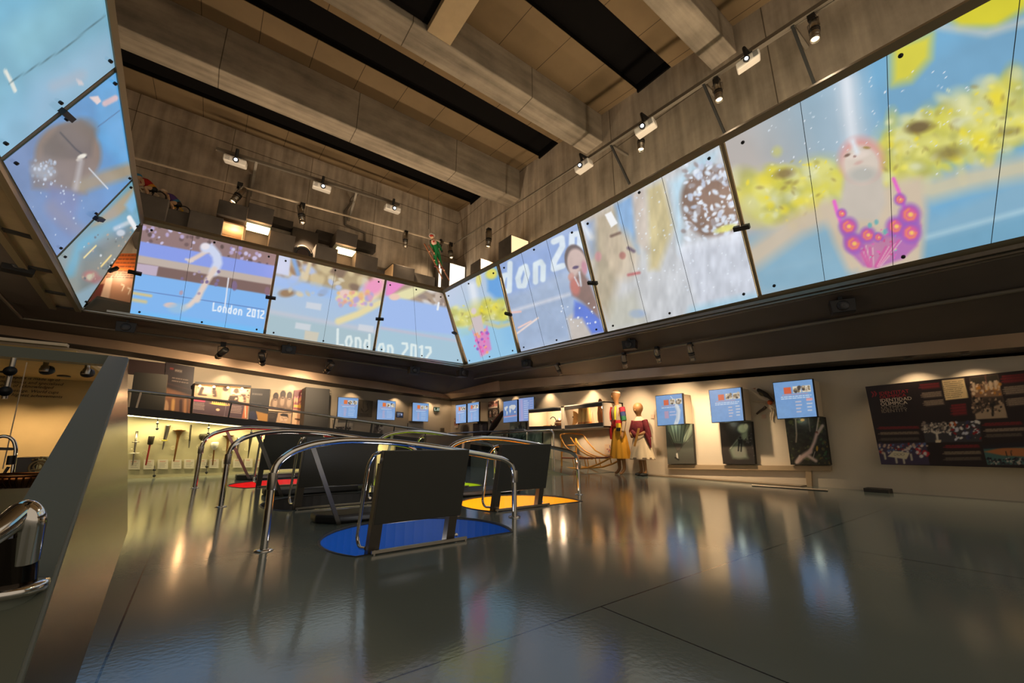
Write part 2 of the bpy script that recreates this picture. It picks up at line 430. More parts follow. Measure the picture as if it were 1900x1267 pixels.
gs = [gap(1, 1.49, .004), gap(0, 3.86, .004, [('LESS_THAN', 3.0, 1)]), gap(0, 1.63, .004, [('LESS_THAN', 1.49, 1)]), gap(0, -.15, .004, [('LESS_THAN', 5.1, 1)]), gap(1, 10.4, .004)]
acc = gs[0]
for g in gs[1:]:
    mx = nt.nodes.new('ShaderNodeMath'); mx.operation = 'MAXIMUM'; nt.links.new(acc, mx.inputs[0]); nt.links.new(g, mx.inputs[1]); acc = mx.outputs[0]
nz = nt.nodes.new('ShaderNodeTexNoise'); nz.inputs['Scale'].default_value = .8; nz.inputs['Detail'].default_value = 6; nt.links.new(tc.outputs['Object'], nz.inputs['Vector'])
cr = nt.nodes.new('ShaderNodeValToRGB'); cr.color_ramp.elements[0].color = tuple(lin((108, 117, 109)))+(1,); cr.color_ramp.elements[1].color = tuple(lin((120, 128, 119)))+(1,)
nt.links.new(nz.outputs['Fac'], cr.inputs['Fac'])
mi = nt.nodes.new('ShaderNodeMixRGB'); mi.inputs[2].default_value = (.01, .01, .01, 1); nt.links.new(acc, mi.inputs[0]); nt.links.new(cr.outputs[0], mi.inputs[1]); nt.links.new(mi.outputs[0], b.inputs['Base Color'])
n2 = nt.nodes.new('ShaderNodeTexNoise'); n2.inputs['Scale'].default_value = 45; n2.inputs['Detail'].default_value = 3; nt.links.new(tc.outputs['Object'], n2.inputs['Vector'])
bp = nt.nodes.new('ShaderNodeBump'); bp.inputs['Strength'].default_value = .022; bp.inputs['Distance'].default_value = .02; nt.links.new(n2.outputs['Fac'], bp.inputs['Height']); nt.links.new(bp.outputs['Normal'], b.inputs['Normal'])
b.inputs['Roughness'].default_value = .125; b.inputs['Specular IOR Level'].default_value = .85
fl = bpy.data.objects.new('floor', me); COL.objects.link(fl); me.materials.append(mfl); struct(fl)

# heights of the gallery edge, following the ramp
R_W = [(-4, 1.72), (.21, 1.91), (2.21, 2.02), (7.12, 2.27), (16.16, 2.51)]             # wall top, right wall (y, z)
R_B = [(-4, 1.76), (.2, 1.952), (2.1, 2.063), (4.3, 2.178), (10.96, 2.50), (15.62, 2.55)]
R_Z = [(-4, 1.94), (.3, 2.142), (2.08, 2.243), (4.28, 2.365), (10.96, 2.80), (12.0, 2.87), (15.62, 2.80)]
B_W = [(-8, 3.66), (-2.19, 3.183), (-.42, 3.058), (3.79, 2.722), (8.73, 2.51)]           # wall top, back wall (x, z)
B_B = [(-8, 3.68), (-4.37, 3.388), (-2.15, 3.282), (3.67, 2.822), (5.25, 2.725), (8.4, 2.55)]
B_Z = [(-8, 3.85), (-4.41, 3.62), (-2.2, 3.542), (3.64, 3.095), (5.23, 3.015), (8.4, 2.80)]
def interp(T, v): return float(np.interp(v, [t[0] for t in T], [t[1] for t in T]))
LIPX, LIPY = 7.119, 12.284
LIP_R = [(-4, 2.65), (-.04, 2.802), (2.65, 2.919), (4.89, 3.004), (LIPY, 3.236)]
LIP_B = [(-2.85, 3.50), (-1.625, 3.45), (1.147, 3.388), (3.87, 3.29), (LIPX, 3.236)]

# walls: painted below the gallery edge, raw concrete above
o = MB()
ys = [-4, .2, 2.1, 4.3, 7.1, 10.96, 16.16]
for a, c in zip(ys[:-1], ys[1:]):
    o.hexa([(XR, a, 0), (XR+.2, a, 0), (XR+.2, c, 0), (XR, c, 0)], [(XR, a, interp(R_W, a)+.02), (XR+.2, a, interp(R_W, a)+.02), (XR+.2, c, interp(R_W, c)+.02), (XR, c, interp(R_W, c)+.02)])
struct(o.build('wall_right', M_WALL))
o = MB(); xs = [-8, -2.19, 3.79, 8.73]
for a, c in zip(xs[:-1], xs[1:]):
    o.hexa([(a, YB, 0), (c, YB, 0), (c, YB+.2, 0), (a, YB+.2, 0)], [(a, YB, interp(B_W, a)+.02), (c, YB, interp(B_W, c)+.02), (c, YB+.2, interp(B_W, c)+.02), (a, YB+.2, interp(B_W, a)+.02)])
struct(o.build('wall_back', M_WALL))
o = MB(); y0, y1 = -4, 16.16
o.hexa([(XR, y0, interp(R_W, y0)), (XR+.25, y0, interp(R_W, y0)), (XR+.25, y1, 2.5), (XR, y1, 2.5)], [(XR, y0, roof_z(y0)+.9), (XR+.25, y0, roof_z(y0)+.9), (XR+.25, y1, roof_z(y1)+.9), (XR, y1, roof_z(y1)+.9)])
struct(o.build('wall_upper_right', M_CONC))
o = MB(); o.hexa([(-8, YB, 3.6), (XR, YB, 2.5), (XR, YB+.25, 2.5), (-8, YB+.25, 3.6)], [(-8, YB, roof_z(YB)), (XR, YB, roof_z(YB)), (XR, YB+.25, roof_z(YB)), (-8, YB+.25, roof_z(YB))])
struct(o.build('wall_upper_back', M_CONCB))
# roof: slabs between the dark slots, boxes above the slots
o = MB()
for a, c in ((-4, 4.58), (5.65, 8.93), (9.99, 13.86), (14.93, 16.3)):
    o.hexa([(-8, a, roof_z(a)), (XR, a, roof_z(a)), (XR, c, roof_z(c)), (-8, c, roof_z(c))], [(-8, a, roof_z(a)+.02), (XR, a, roof_z(a)+.02), (XR, c, roof_z(c)+.02), (-8, c, roof_z(c)+.02)])
struct(o.build('ceiling', M_CEIL))
o = MB()
for a, c in ((4.58, 5.65), (8.93, 9.99), (13.86, 14.93)):
    z = roof_z(a)
    o.box((-8, a, z+.3), (XR, c, z+.35)); o.box((-8, a-.05, z+.022), (XR, a, z+.35)); o.box((-8, c, z+.022+.117*(c-a)), (XR, c+.05, z+.35)); o.box((XR-.05, a, z+.03), (XR, c, z+.35))
struct(o.build('ceiling_slot', mat('slot_black', (14, 12, 11), .95, spec=.1)))
for i, (ya, yb, zb) in enumerate(((11.2, 11.95, 9.93), (7.0, 7.7, 9.735), (3.0, 3.6, 9.5))):
    o = MB(); o.hexa([(-8, ya, zb), (XR, ya, zb), (XR, yb, zb), (-8, yb, zb)], [(-8, ya, roof_z(ya)+.02), (XR, ya, roof_z(ya)+.02), (XR, yb, roof_z(yb)+.02), (-8, yb, roof_z(yb)+.02)])
    struct(o.build('trim_%d' % (i+1), M_BEAM, bevel=.03), ('concrete roof beam nearest the back wall', 'middle concrete roof beam', 'nearest concrete roof beam, top right')[i])
o = MB(); o.box((2.83, 3.6, 9.735), (3.42, 7.0, roof_z(3.6)))
struct(o.build('trim_4', mat('pale_trim', (168, 146, 110), .7, noise=.05), bevel=.01), 'pale cross member between two roof beams')
o = MB(); o.box((-3, 3.6, 9.9), (2.83, 6.98, 10.2))  # solid black box hung to stand in for a dark opening
struct(o.build('trim_5', MATS['slot_black']), 'black panel standing for the dark opening beside the pale cross member')

# gallery edge: dark band, bronze strip, soffit (right and back)
bandR, brzR, sofR, bandB, brzB, sofB = MB(), MB(), MB(), MB(), MB(), MB()
def strip(o, A, B):
    for i in range(len(A)-1): o.quad(A[i], A[i+1], B[i+1], B[i])
ysR = [-4, -1, .2, 2.1, 4.3, 7.1, 10.96, 12.0, 14, 15.62]
k_in = (8.35, 15.62)
A = [(XR, y, interp(R_W, y)+.01) for y in ysR]; Bn = [(8.4, y, interp(R_B, y)) for y in ysR]; C2 = [(8.4, y, interp(R_Z, y)) for y in ysR]
CH = (8.02, 15.62, 2.73)
A[-1] = (XR, YB, 2.52)
ysC = ysR[:-2]+[]
strip(bandR, A, Bn)
C2s = C2[:-2]+[(8.36, 12.01, 2.90), CH]
strip(brzR, Bn[:-2]+[(8.4, 12.01, 2.52), (8.4, 15.62, 2.55)], C2s)
ysL = [-4, -1, .2, 2.1, 4.3, 7.1, 10.96, 11.9, 12.1, LIPY]
L = [(LIPX, y, interp(LIP_R, y)) for y in ysL[:-2]]+[(LIPX, 12.1, interp(LIP_R, 12.1)), (LIPX, LIPY, 3.236)]
strip(sofR, C2s, L)
xsB = [-8, -4.4, -2.2, 0, 1.8, 3.65, 5.24, 8.02]
A = [(x, YB, interp(B_W, x)+.01) for x in xsB]; Bn = [(x, 15.7, interp(B_B, x)) for x in xsB]; C2 = [(x, 15.7, interp(B_Z, x)) for x in xsB]
A[-1] = (XR, YB, 2.52); Bn[-1] = (8.4, 15.62, 2.55); C2[-1] = CH
strip(bandB, A, Bn); strip(brzB, Bn, C2)
xsL = [-8, -2.85, -1.625, 0, 1.147, 3, 3.87, LIPX]
L = [(x, LIPY, interp(LIP_B, x)) for x in xsL]
strip(sofB, C2, L)
# left soffit, running back towards the camera
LEFTD = np.array([-.021, .998, -.067]); LC = at(95, 570, 'y', LIPY)
LN = np.array(LC)-LEFTD*9.5
sofL = MB(); sofL.quad(tuple(LC), (-8, LIPY, 3.5), (-8, LN[1], 3.9), tuple(LN))
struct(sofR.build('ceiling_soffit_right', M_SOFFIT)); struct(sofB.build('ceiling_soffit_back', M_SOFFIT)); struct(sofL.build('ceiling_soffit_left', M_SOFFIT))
struct(bandR.build('trim_6', M_BAND), 'dark band along the top of the right wall'); struct(bandB.build('trim_7', M_BAND), 'dark band along the top of the back wall')
struct(brzR.build('trim_8', M_BRONZE), 'bronze strip above the right wall'); struct(brzB.build('trim_9', M_BRONZE), 'bronze strip above the back wall')
# fascia above the lips (parapet of the upper gallery, mostly behind the screens)
o = MB()
o.hexa([(LIPX, -4, 2.65), (LIPX+.06, -4, 2.65), (LIPX+.06, LIPY+.06, 3.236), (LIPX, LIPY, 3.236)], [(LIPX, -4, 2.9), (LIPX+.06, -4, 2.9), (LIPX+.06, LIPY+.06, 3.5), (LIPX, LIPY, 3.5)])
struct(o.build('trim_10', M_GREYST), 'grey steel edge of the right gallery')
o = MB()
o.hexa([(-2.9, LIPY, 3.5), (LIPX, LIPY, 3.236), (LIPX+.06, LIPY+.06, 3.236), (-2.9, LIPY+.06, 3.5)], [(-2.9, LIPY, 3.62), (LIPX, LIPY, 3.42), (LIPX+.06, LIPY+.06, 3.42), (-2.9, LIPY+.06, 3.62)])
struct(o.build('trim_11', M_GREYST), 'grey steel edge of the back gallery')
# upper gallery floor so that nothing glows up from below
o = MB(); o.hexa([(LIPX+.06, -4, 2.85), (XR, -4, 2.85), (XR, YB, 3.4), (LIPX+.06, YB, 3.4)], [(LIPX+.06, -4, 2.9), (XR, -4, 2.9), (XR, YB, 3.45), (LIPX+.06, YB, 3.45)])
o.hexa([(-8, LIPY+.06, 3.86), (LIPX+.06, LIPY+.06, 3.4), (LIPX+.06, YB, 3.4), (-8, YB, 3.86)], [(-8, LIPY+.06, 3.91), (LIPX+.06, LIPY+.06, 3.45), (LIPX+.06, YB, 3.45), (-8, YB, 3.91)])
struct(o.build('floor_gallery', M_SOFFIT))
# far left wall of the hall
o = MB(); o.box((-8.2, -4, 0), (-8, YB, roof_z(YB))); struct(o.build('wall_left', M_CONC))

# ================================================================ PROJECTION SCREENS
Bc = np.array([7.049, 12.284, 3.40]); Tc = np.array([5.244, 10.480, 5.08])
nR = np.cross(Tc-Bc, np.array([0, -12.3, -.47])); nR = nR/np.linalg.norm(nR)
nB = np.cross(Tc-Bc, np.array([-3.194, 0, .022])); nB = nB/np.linalg.norm(nB)
BLc = at(152, 574, 'y', LIPY); TLc = np.array([-1.535, 10.52, 5.08])
nL = np.cross(TLc-BLc, LEFTD); nL = nL/np.linalg.norm(nL)
def onR(px, py): return pl(px, py, Bc, nR)
def onB(px, py): return pl(px, py, Bc, nB)
def onL(px, py): return pl(px, py, BLc, nL)
def toward(n):   # unit normal that faces the middle of the hall
    n = np.array(n); c = np.array([2.5, 5, 3.0])
    return n if np.dot(c-Bc, n) > 0 else -n
fR, fB = toward(nR), toward(nB); fL = nL if np.dot(np.array([2.5, 5, 3.0])-BLc, nL) > 0 else -nL
def screen(label, q, face, nu, nv, painter, seams=()):
    t = thing('projection_screen', label, 'screen', q[3], 'projection screens around the hall')
    b2 = [np.array(p)-face*.03 for p in q]
    MB().hexa(q, b2).build('glass_panel', mat('frosted_glass_edge', (150, 175, 170), .3), t)
    def milky(A): painter(A); A.c = A.c*.90+np.array((186, 196, 204))*.10
    picture('projected_picture', q, nu, nv, milky, M_SCREEN, t, lift=face*.004)
    TL, TR, BR, BL = [np.array(p) for p in q]
    for (u, v) in ((.06, .05), (.94, .05), (.06, .95), (.94, .95), (.5, .96), (.5, .03)):
        p = (TL*(1-u)+TR*u)*(1-v)+(BL*(1-u)+BR*u)*v
        MB().lathe([(.001, 0), (.022, .004), (.022, .03), (.001, .034)], p+face*.006, face, 10).build('clamp', M_BLACK, t)
    for u in seams:
        a = TL*(1-u)+TR*u; c = BL*(1-u)+BR*u
        MB().bar(a+face*.006, c+face*.006, .006, .004, tuple(face)).build('pane_joint', mat('joint_grey', (70, 82, 88), .5), t)
    return t

# ---- pictures shown on the screens
def art_b1(A):
    A.grad((250, 410), (500, 640), (140, 176, 238), (150, 196, 246)); 
    A.poly([(262, 405), (520, 470), (515, 520), (255, 452)], (142, 112, 110), 3)
    A.speck(None, 150, (262, 418, 512, 500), (1.5, 4.5), [(180, 160, 200), (110, 84, 84), (150, 130, 190), (200, 190, 225), (92, 70, 66)], 3)
    A.poly([(258, 447), (515, 494), (512, 522), (253, 478)], (132, 152, 232), 3)
    A.poly([(255, 473), (514, 518), (512, 535), (252, 488)], (190, 172, 160), 3)
    A.poly([(252, 487), (512, 530), (508, 550), (249, 506)], (118, 90, 84), 3)
    A.poly([(251, 488), (294, 494), (290, 512), (250, 506)], (190, 170, 190), 2)
    A.poly([(249, 506), (508, 548), (500, 630), (240, 600)], (122, 178, 240), 3)
    A.grad
    A.line([(246, 537), (300, 545), (490, 574)], 1.5, (90, 120, 180), 1); A.line([(244, 543), (280, 549)], 5, (210, 190, 130), 4)
    A.line([(246, 556), (270, 560)], 6, (205, 190, 140), 5)
    A.poly([(243, 575), (505, 612), (500, 640), (238, 600)], (108, 186, 246), 8)
    A.poly([(240, 590), (500, 630), (500, 640), (238, 600)], (96, 200, 240), 6, .6)
    # gymnast bent over backwards on the beam
    A.line([(352, 484), (372, 473), (386, 464)], 8, (222, 200, 188), 4); A.line([(345, 481), (357, 484)], 4, (222, 205, 196), 3)
    A.line([(380, 460), (392, 462), (402, 474), (404, 488), (397, 504)], 17, (206, 214, 240), 6)
    A.line([(398, 500), (386, 518), (373, 540), (366, 556)], 11, (226, 204, 190), 5); A.line([(366, 552), (352, 566), (340, 572)], 9, (226, 206, 194), 5)
    A.ell(381, 457, 8, 6, (236, 226, 232), .5); A.ell(316, 566, 12, 5, (214, 190, 186), .5); A.ell(330, 572, 18, 9, (150, 190, 220), .6, 0, .7)
    A.line([(424, 516), (417, 570)], 2.2, (236, 236, 244), 1.2)
    A.speck(None, 12, (330, 500, 450, 545), (2, 4), [(120, 100, 140), (170, 150, 170)], 8)
    A.ell(435, 530, 5, 9, (120, 96, 130), .4); A.ell(496, 540, 5, 8, (130, 96, 110), .4)
    strokes(A, 'London 2012', 395, 562, 14, (236, 244, 254), 2.6, .16, .15, 1., .72, soft=1.1)
def art_b2(A):
    A.grad((610, 500), (560, 650), (160, 190, 236), (178, 196, 206))
    A.poly([(515, 472), (720, 518), (712, 560), (508, 512)], (176, 152, 112), 6)
    A.speck(None, 70, (520, 478, 712, 548), (3, 9), [(150, 118, 86), (208, 186, 140), (130, 104, 84), (214, 200, 170), (178, 190, 220)], 21, .7, 1.6)
    A.poly([(512, 470), (540, 476), (536, 512), (505, 506)], (196, 206, 232), 4)
    A.line([(545, 482), (553, 508)], 8, (120, 160, 210), 5); A.line([(575, 488), (566, 518)], 8, (220, 200, 160), 5)
    A.poly([(508, 508), (640, 540), (710, 556), (706, 572), (505, 530)], (150, 186, 240), 10, .8)
    A.poly([(500, 574), (704, 612), (700, 622), (498, 584)], (196, 196, 206), 6, .7)
    A.poly([(498, 582), (700, 620), (696, 655), (492, 628)], (166, 190, 200), 8)
    for bx, by in ((575, 560), (555, 598), (672, 601)): A.poly([(bx-6, by), (bx+22, by+4), (bx+20, by+16), (bx-8, by+11)], (214, 216, 222), 3, .8)
    A.poly([(566, 613), (592, 617), (588, 634), (564, 630)], (206, 198, 178), 3)
    # performer leaning, flowered cap
    A.line([(712, 520), (692, 545), (672, 560)], 26, (236, 214, 170), 12); A.ell(694, 532, 20, 14, (240, 150, 190), .7, -30)
    A.line([(704, 562), (664, 583), (628, 596)], 12, (232, 216, 160), 6); A.ell(652, 552, 16, 11, (226, 196, 178), .4, 10)
    A.ell(640, 546, 13, 9, (236, 200, 190), .5)
    A.speck(None, 46, (628, 542, 690, 568), (2.5, 5), [(232, 160, 140), (236, 186, 120), (216, 160, 196), (236, 220, 140), (176, 164, 210)], 5, 1.2)
    strokes(A, 'Lond', 626, 611, 30, (228, 238, 236), 4.6, .17, 0, .95, soft=2)
def art_b3(A):
    A.grad((760, 520), (760, 670), (156, 190, 240), (170, 198, 214))
    A.poly([(718, 515), (850, 545), (852, 580), (715, 548)], (170, 146, 124), 6)
    A.speck(None, 36, (780, 530, 848, 574), (2, 6), [(140, 116, 100), (196, 176, 160), (150, 130, 120), (214, 204, 196)], 31, .7, 2)
    A.poly([(718, 521), (752, 526), (730, 545), (714, 558)], (236, 132, 196), 6)
    A.poly([(778, 528), (800, 534), (760, 556), (720, 560), (716, 552), (744, 540)], (232, 224, 170), 6)
    A.poly([(714, 548), (850, 574), (852, 622), (708, 606)], (158, 186, 238), 6)
    A.line([(814, 562), (812, 574)], 4, (236, 240, 246)); A.ell(732, 551, 10, 6, (240, 200, 180), .5)
    A.poly([(706, 606), (856, 632), (858, 638), (705, 612)], (200, 184, 200), 5, .8)
    A.poly([(705, 611), (860, 636), (862, 680), (696, 664)], (164, 196, 214), 8)
    strokes(A, 'on 2012', 702, 628, 29, (228, 240, 238), 4.6, .17, 0, .95, soft=2)
def bouquet(A, pts, r, n, seed, white=.3):
    g = np.random.default_rng(seed)
    P = np.array(pts, float)
    def spot(sp):
        t = g.uniform(0, len(P)-1.001); i = int(t); return P[i]*(1-(t-i))+P[i+1]*(t-i)+g.normal(0, 1, 2)*r*np.array(sp)
    for p in P: A.ell(p[0], p[1], r*1.5, r*1.05, (206, 200, 96), 1.0, 0, .55)
    for k in range(n):
        c = spot((.6, .62)); rr = r*g.uniform(.22, .62)
        col = [(226, 216, 74), (232, 226, 130), (206, 202, 96), (226, 224, 164), (190, 186, 70), (238, 216, 40), (214, 216, 176), (172, 170, 84)][g.integers(8)]
        A.ell(c[0], c[1], rr, rr*g.uniform(.5, 1.0), col, 1.1, g.uniform(0, 180), .62)
    for k in range(n//4):
        c = spot((.7, .75)); rr = r*g.uniform(.08, .2)
        A.ell(c[0], c[1], rr, rr*g.uniform(.4, .8), [(246, 232, 90), (240, 236, 180), (170, 160, 80), (250, 222, 30)][g.integers(4)], 1.0, g.uniform(0, 180), .6)
    for k in range(n//14):
        c = spot((.5, .5)); A.ell(c[0], c[1], r*.2, r*.1, (150, 128, 66), 1.2, g.uniform(0, 180), .55)
def swimmer(A, k, ox, oy, warm=True):
    """performer with her head tipped back and arms out, k = size"""
    def q(x, y): return (ox+x*k, oy+y*k)
    sk = (206, 186, 160) if warm else (206, 190, 176)
    A.line([q(-62, 92), q(-120, 118), q(-200, 176)], 42*k, sk, 26*k, .92); A.line([q(80, 48), q(130, 52), q(200, 32), q(330, 4)], 40*k, (206, 194, 160), 28*k, .92)
    A.poly([q(-74, 84), q(-34, 78), q(40, 48), q(110, 30), q(122, 90), q(112, 190), q(-20, 214), q(-50, 150)], sk, 18*k)
    A.poly([q(-30, 20), q(38, 12), q(46, 76), q(30, 110), q(-16, 108), q(-40, 84)], (198, 186, 172), 12*k)
    A.ell(*q(0, -4), 40*k, 40*k, (222, 150, 142), .5, -14); A.ell(*q(0, 5), 34*k, 36*k, (216, 200, 184), .3, -14)
    A.ell(*q(2, 24), 26*k, 14*k, (172, 172, 164), .8, -6, .75); A.ell(*q(-6, -12), 20*k, 7*k, (230, 212, 198), .7, -12)
    A.ell(*q(-26, -12), 6*k, 2.6*k, (120, 90, 76), .7, -24); A.ell(*q(10, -26), 7*k, 2.6*k, (160, 130, 70), .7, 4); A.ell(*q(-5, 2), 8*k, 3.2*k, (206, 160, 150), 1., -20, .7); A.ell(*q(-12, -10), 3*k, 2*k, (150, 110, 100), .8)
    # flowered swimsuit
    pk = (232, 96, 196)
    A.line([q(-50, 74), q(-44, 96), q(-34, 122)], 7*k, pk, 4*k); A.line([q(60, 32), q(70, 56), q(80, 84)], 7*k, pk, 4*k)
    A.poly([q(-40, 118), q(-12, 132), q(22, 146), q(58, 128), q(74, 92), q(98, 84), q(112, 118), q(104, 156), q(78, 180), q(26, 198), q(4, 194), q(-28, 162)], (176, 100, 172), 7*k, .95)
    A.poly([q(-6, 150), q(24, 142), q(62, 140), q(56, 180), q(22, 196), q(2, 186)], (204, 140, 140), 8*k, .45)
    for a, b2 in ((-8, 150), (4, 156), (16, 160), (70, 146), (58, 152), (46, 158)):
        A.line([q(a, b2), q(22+(a-30)*.25, 194)], 4.5*k, (206, 84, 150), 3*k, .85); A.line([q(a+5, b2), q(26+(a-30)*.25, 194)], 1.6*k, (236, 206, 200), 2*k, .7)
    A.speck(None, 30, (ox+k*0, oy+k*120, ox+k*70, oy+k*180), (1.2*k, 2.6*k), [(240, 190, 120), (226, 90, 170), (120, 190, 180), (206, 70, 130)], 12)
    for x, y, r in ((-24, 120, 17), (-14, 152, 18), (12, 136, 15), (64, 120, 18), (90, 98, 20), (92, 132, 19), (72, 70, 11), (-36, 96, 9), (32, 140, 9)):
        A.ell(*q(x, y), r*k, r*k, (142, 84, 186), .6); A.ell(*q(x, y), r*.74*k, r*.70*k, (222, 84, 140), .7, 0, .9)
        A.line([q(x+r*.5*math.cos(t), y+r*.5*math.sin(t)) for t in (0, .9, 1.8, 2.7, 3.6, 4.5)], r*.22*k, (240, 130, 84), r*.2*k, .85); A.ell(*q(x+r*.08, y), r*.24*k, r*.22*k, (248, 190, 90), .8)
    for x, y in ((28, 112), (44, 130), (16, 118)): A.ell(*q(x, y), 4*k, 5*k, (110, 170, 170), .6)
def art_r1(A):
    A.grad((830, 540), (950, 660), (190, 200, 220), (150, 196, 226))
    A.poly([(900, 490), (930, 480), (958, 640), (940, 640)], (112, 166, 222), 20, .9)
    A.poly([(905, 505), (925, 495), (932, 560), (905, 540)], (100, 160, 224), 8)
    A.ell(912, 508, 11, 10, (226, 216, 90), .6, -25); A.ell(888, 520, 5, 12, (226, 216, 120), .6); A.line([(876, 530), (884, 575)], 14, (226, 232, 242), 10)
    bouquet(A, [(846, 588), (866, 596), (880, 590)], 16, 50, 4); bouquet(A, [(892, 572), (912, 578), (936, 576)], 15, 60, 9)
    A.poly([(836, 610), (955, 596), (965, 660), (870, 675)], (140, 196, 232), 8, .75)
    A.line([(872, 610), (884, 596)], 6, (206, 190, 150), 5); A.line([(902, 600), (925, 606), (950, 600)], 7, (196, 196, 150), 5)
    A.poly([(874, 590), (893, 584), (900, 620), (908, 655), (894, 662), (884, 630)], (206, 190, 190), 4)
    A.poly([(876, 612), (886, 624), (896, 618), (904, 604), (912, 648), (892, 662)], (220, 120, 190), 4, .85)
    A.speck(None, 22, (880, 610, 908, 655), (1.5, 3), [(240, 160, 120), (236, 90, 170), (150, 90, 190)], 3)
    A.ell(879, 577, 5, 6, (222, 204, 200), .5)
def art_r2(A):
    A.grad((930, 500), (1110, 600), (150, 172, 216), (188, 200, 216))
    A.poly([(918, 500), (1080, 420), (1100, 470), (930, 560)], (140, 166, 220), 20, .8)
    A.poly([(935, 548), (1085, 520), (1118, 615), (955, 648)], (158, 176, 206), 14)
    strokes(A, 'don', 930, 494, 50, (220, 232, 238), 10, -.33, 0, .95, soft=3); strokes(A, '20', 1026, 446, 56, (224, 234, 242), 11, -.33, 0, .95, soft=3)
    A.line([(948, 578), (1056, 546)], 6, (206, 210, 224), 6); A.line([(948, 580), (966, 578)], 4, (230, 190, 186)); A.line([(960, 618), (998, 590)], 3.5, (236, 216, 210), 2); A.line([(962, 608), (985, 596)], 3, (240, 200, 190), 2)
    # swimmer's head with water running down the face, blue suit
    A.poly([(1052, 590), (1078, 570), (1112, 590), (1124, 615), (1060, 635)], (196, 186, 178), 8); A.poly([(1066, 558), (1092, 568), (1112, 588), (1122, 616), (1098, 620), (1080, 590), (1064, 590)], (96, 122, 214), 7)
    A.ell(1068, 484, 20, 31, (110, 96, 96), .12, -12); A.ell(1071, 490, 18, 29, (206, 180, 172), .2, -12); A.ell(1060, 514, 6, 8, (200, 150, 140), .5)
    A.poly([(1060, 525), (1078, 500), (1092, 520), (1108, 560), (1112, 590), (1080, 560), (1062, 548)], (140, 112, 104), 7); A.ell(1067, 532, 9, 16, (196, 120, 110), .6, -10)
    A.ell(1068, 496, 6, 3, (96, 80, 110), .5, -15); A.line([(1075, 505), (1078, 530)], 3, (220, 226, 236), 3); A.line([(1066, 514), (1074, 530)], 2, (226, 230, 238), 2); A.ell(1084, 496, 5, 12, (196, 130, 150), .7, -8, .8)
    A.speck(None, 20, (1040, 560, 1110, 610), (.8, 1.8), [(236, 240, 248)], 14)
    A.noise(14, .05, 4)
def art_r3(A):
    A.grad((1080, 440), (1400, 520), (196, 192, 188), (206, 212, 222))
    A.poly([(1085, 415), (1105, 405), (1110, 470), (1098, 480)], (150, 176, 216), 10); A.line([(1078, 412), (1096, 440)], 10, (214, 222, 232), 8)
    A.poly([(1102, 400), (1150, 375), (1160, 470), (1130, 590), (1100, 560)], (182, 164, 132), 22, .8)
    A.poly([(1140, 380), (1176, 360), (1185, 470), (1172, 460), (1150, 430)], (130, 172, 220), 10, .9)
    A.ell(1152, 470, 30, 48, (206, 186, 160), .5, -14, .8); A.line([(1134, 438), (1150, 432)], 5, (120, 96, 84), 4); A.line([(1166, 460), (1176, 466)], 6, (110, 90, 110), 4); A.ell(1155, 474, 6, 7, (176, 120, 110), .6); A.line([(1166, 510), (1186, 506)], 5, (190, 110, 110), 4); A.ell(1110, 476, 6, 9, (206, 150, 150), .7)
    A.poly([(1200, 350), (1230, 335), (1250, 420), (1222, 500), (1205, 500)], (206, 186, 130), 14, .85); A.poly([(1172, 360), (1196, 350), (1205, 470), (1180, 450)], (208, 190, 176), 10, .8)
    A.poly([(1244, 340), (1300, 290), (1330, 280), (1320, 320), (1270, 380), (1262, 470)], (182, 214, 232), 18, .9)
    A.ell(1325, 375, 62, 68, (134, 108, 94), .18, -10)
    A.speck(None, 170, (1268, 300, 1372, 446), (1.5, 4.5), [(216, 226, 240), (196, 206, 226), (160, 150, 150), (226, 234, 246)], 41, .7, 1.7)
    A.poly([(1258, 456), (1380, 424), (1390, 450), (1262, 482)], (222, 226, 236), 12, .9); A.ell(1346, 424, 20, 6, (226, 220, 120), .7, -16); A.poly([(1262, 470), (1395, 440), (1412, 540), (1300, 570)], (204, 208, 220), 16, .8)
    A.noise(9, .10, 6, 1., .35)
    A.speck(None, 150, (1180, 300, 1400, 540), (.6, 1.6), [(236, 242, 250), (220, 228, 240)], 42, 1.2)
    A.poly([(1122, 398), (1134, 392), (1146, 414), (1134, 422)], (246, 246, 246), 2)
    A.poly([(1270, 590), (1412, 555), (1412, 540), (1280, 570)], (130, 196, 226), 14, .5); A.ell(1182, 582, 14, 8, (140, 170, 226), .7)
    A.poly([(1128, 560), (1180, 540), (1200, 600), (1130, 615)], (190, 186, 160), 20, .5)
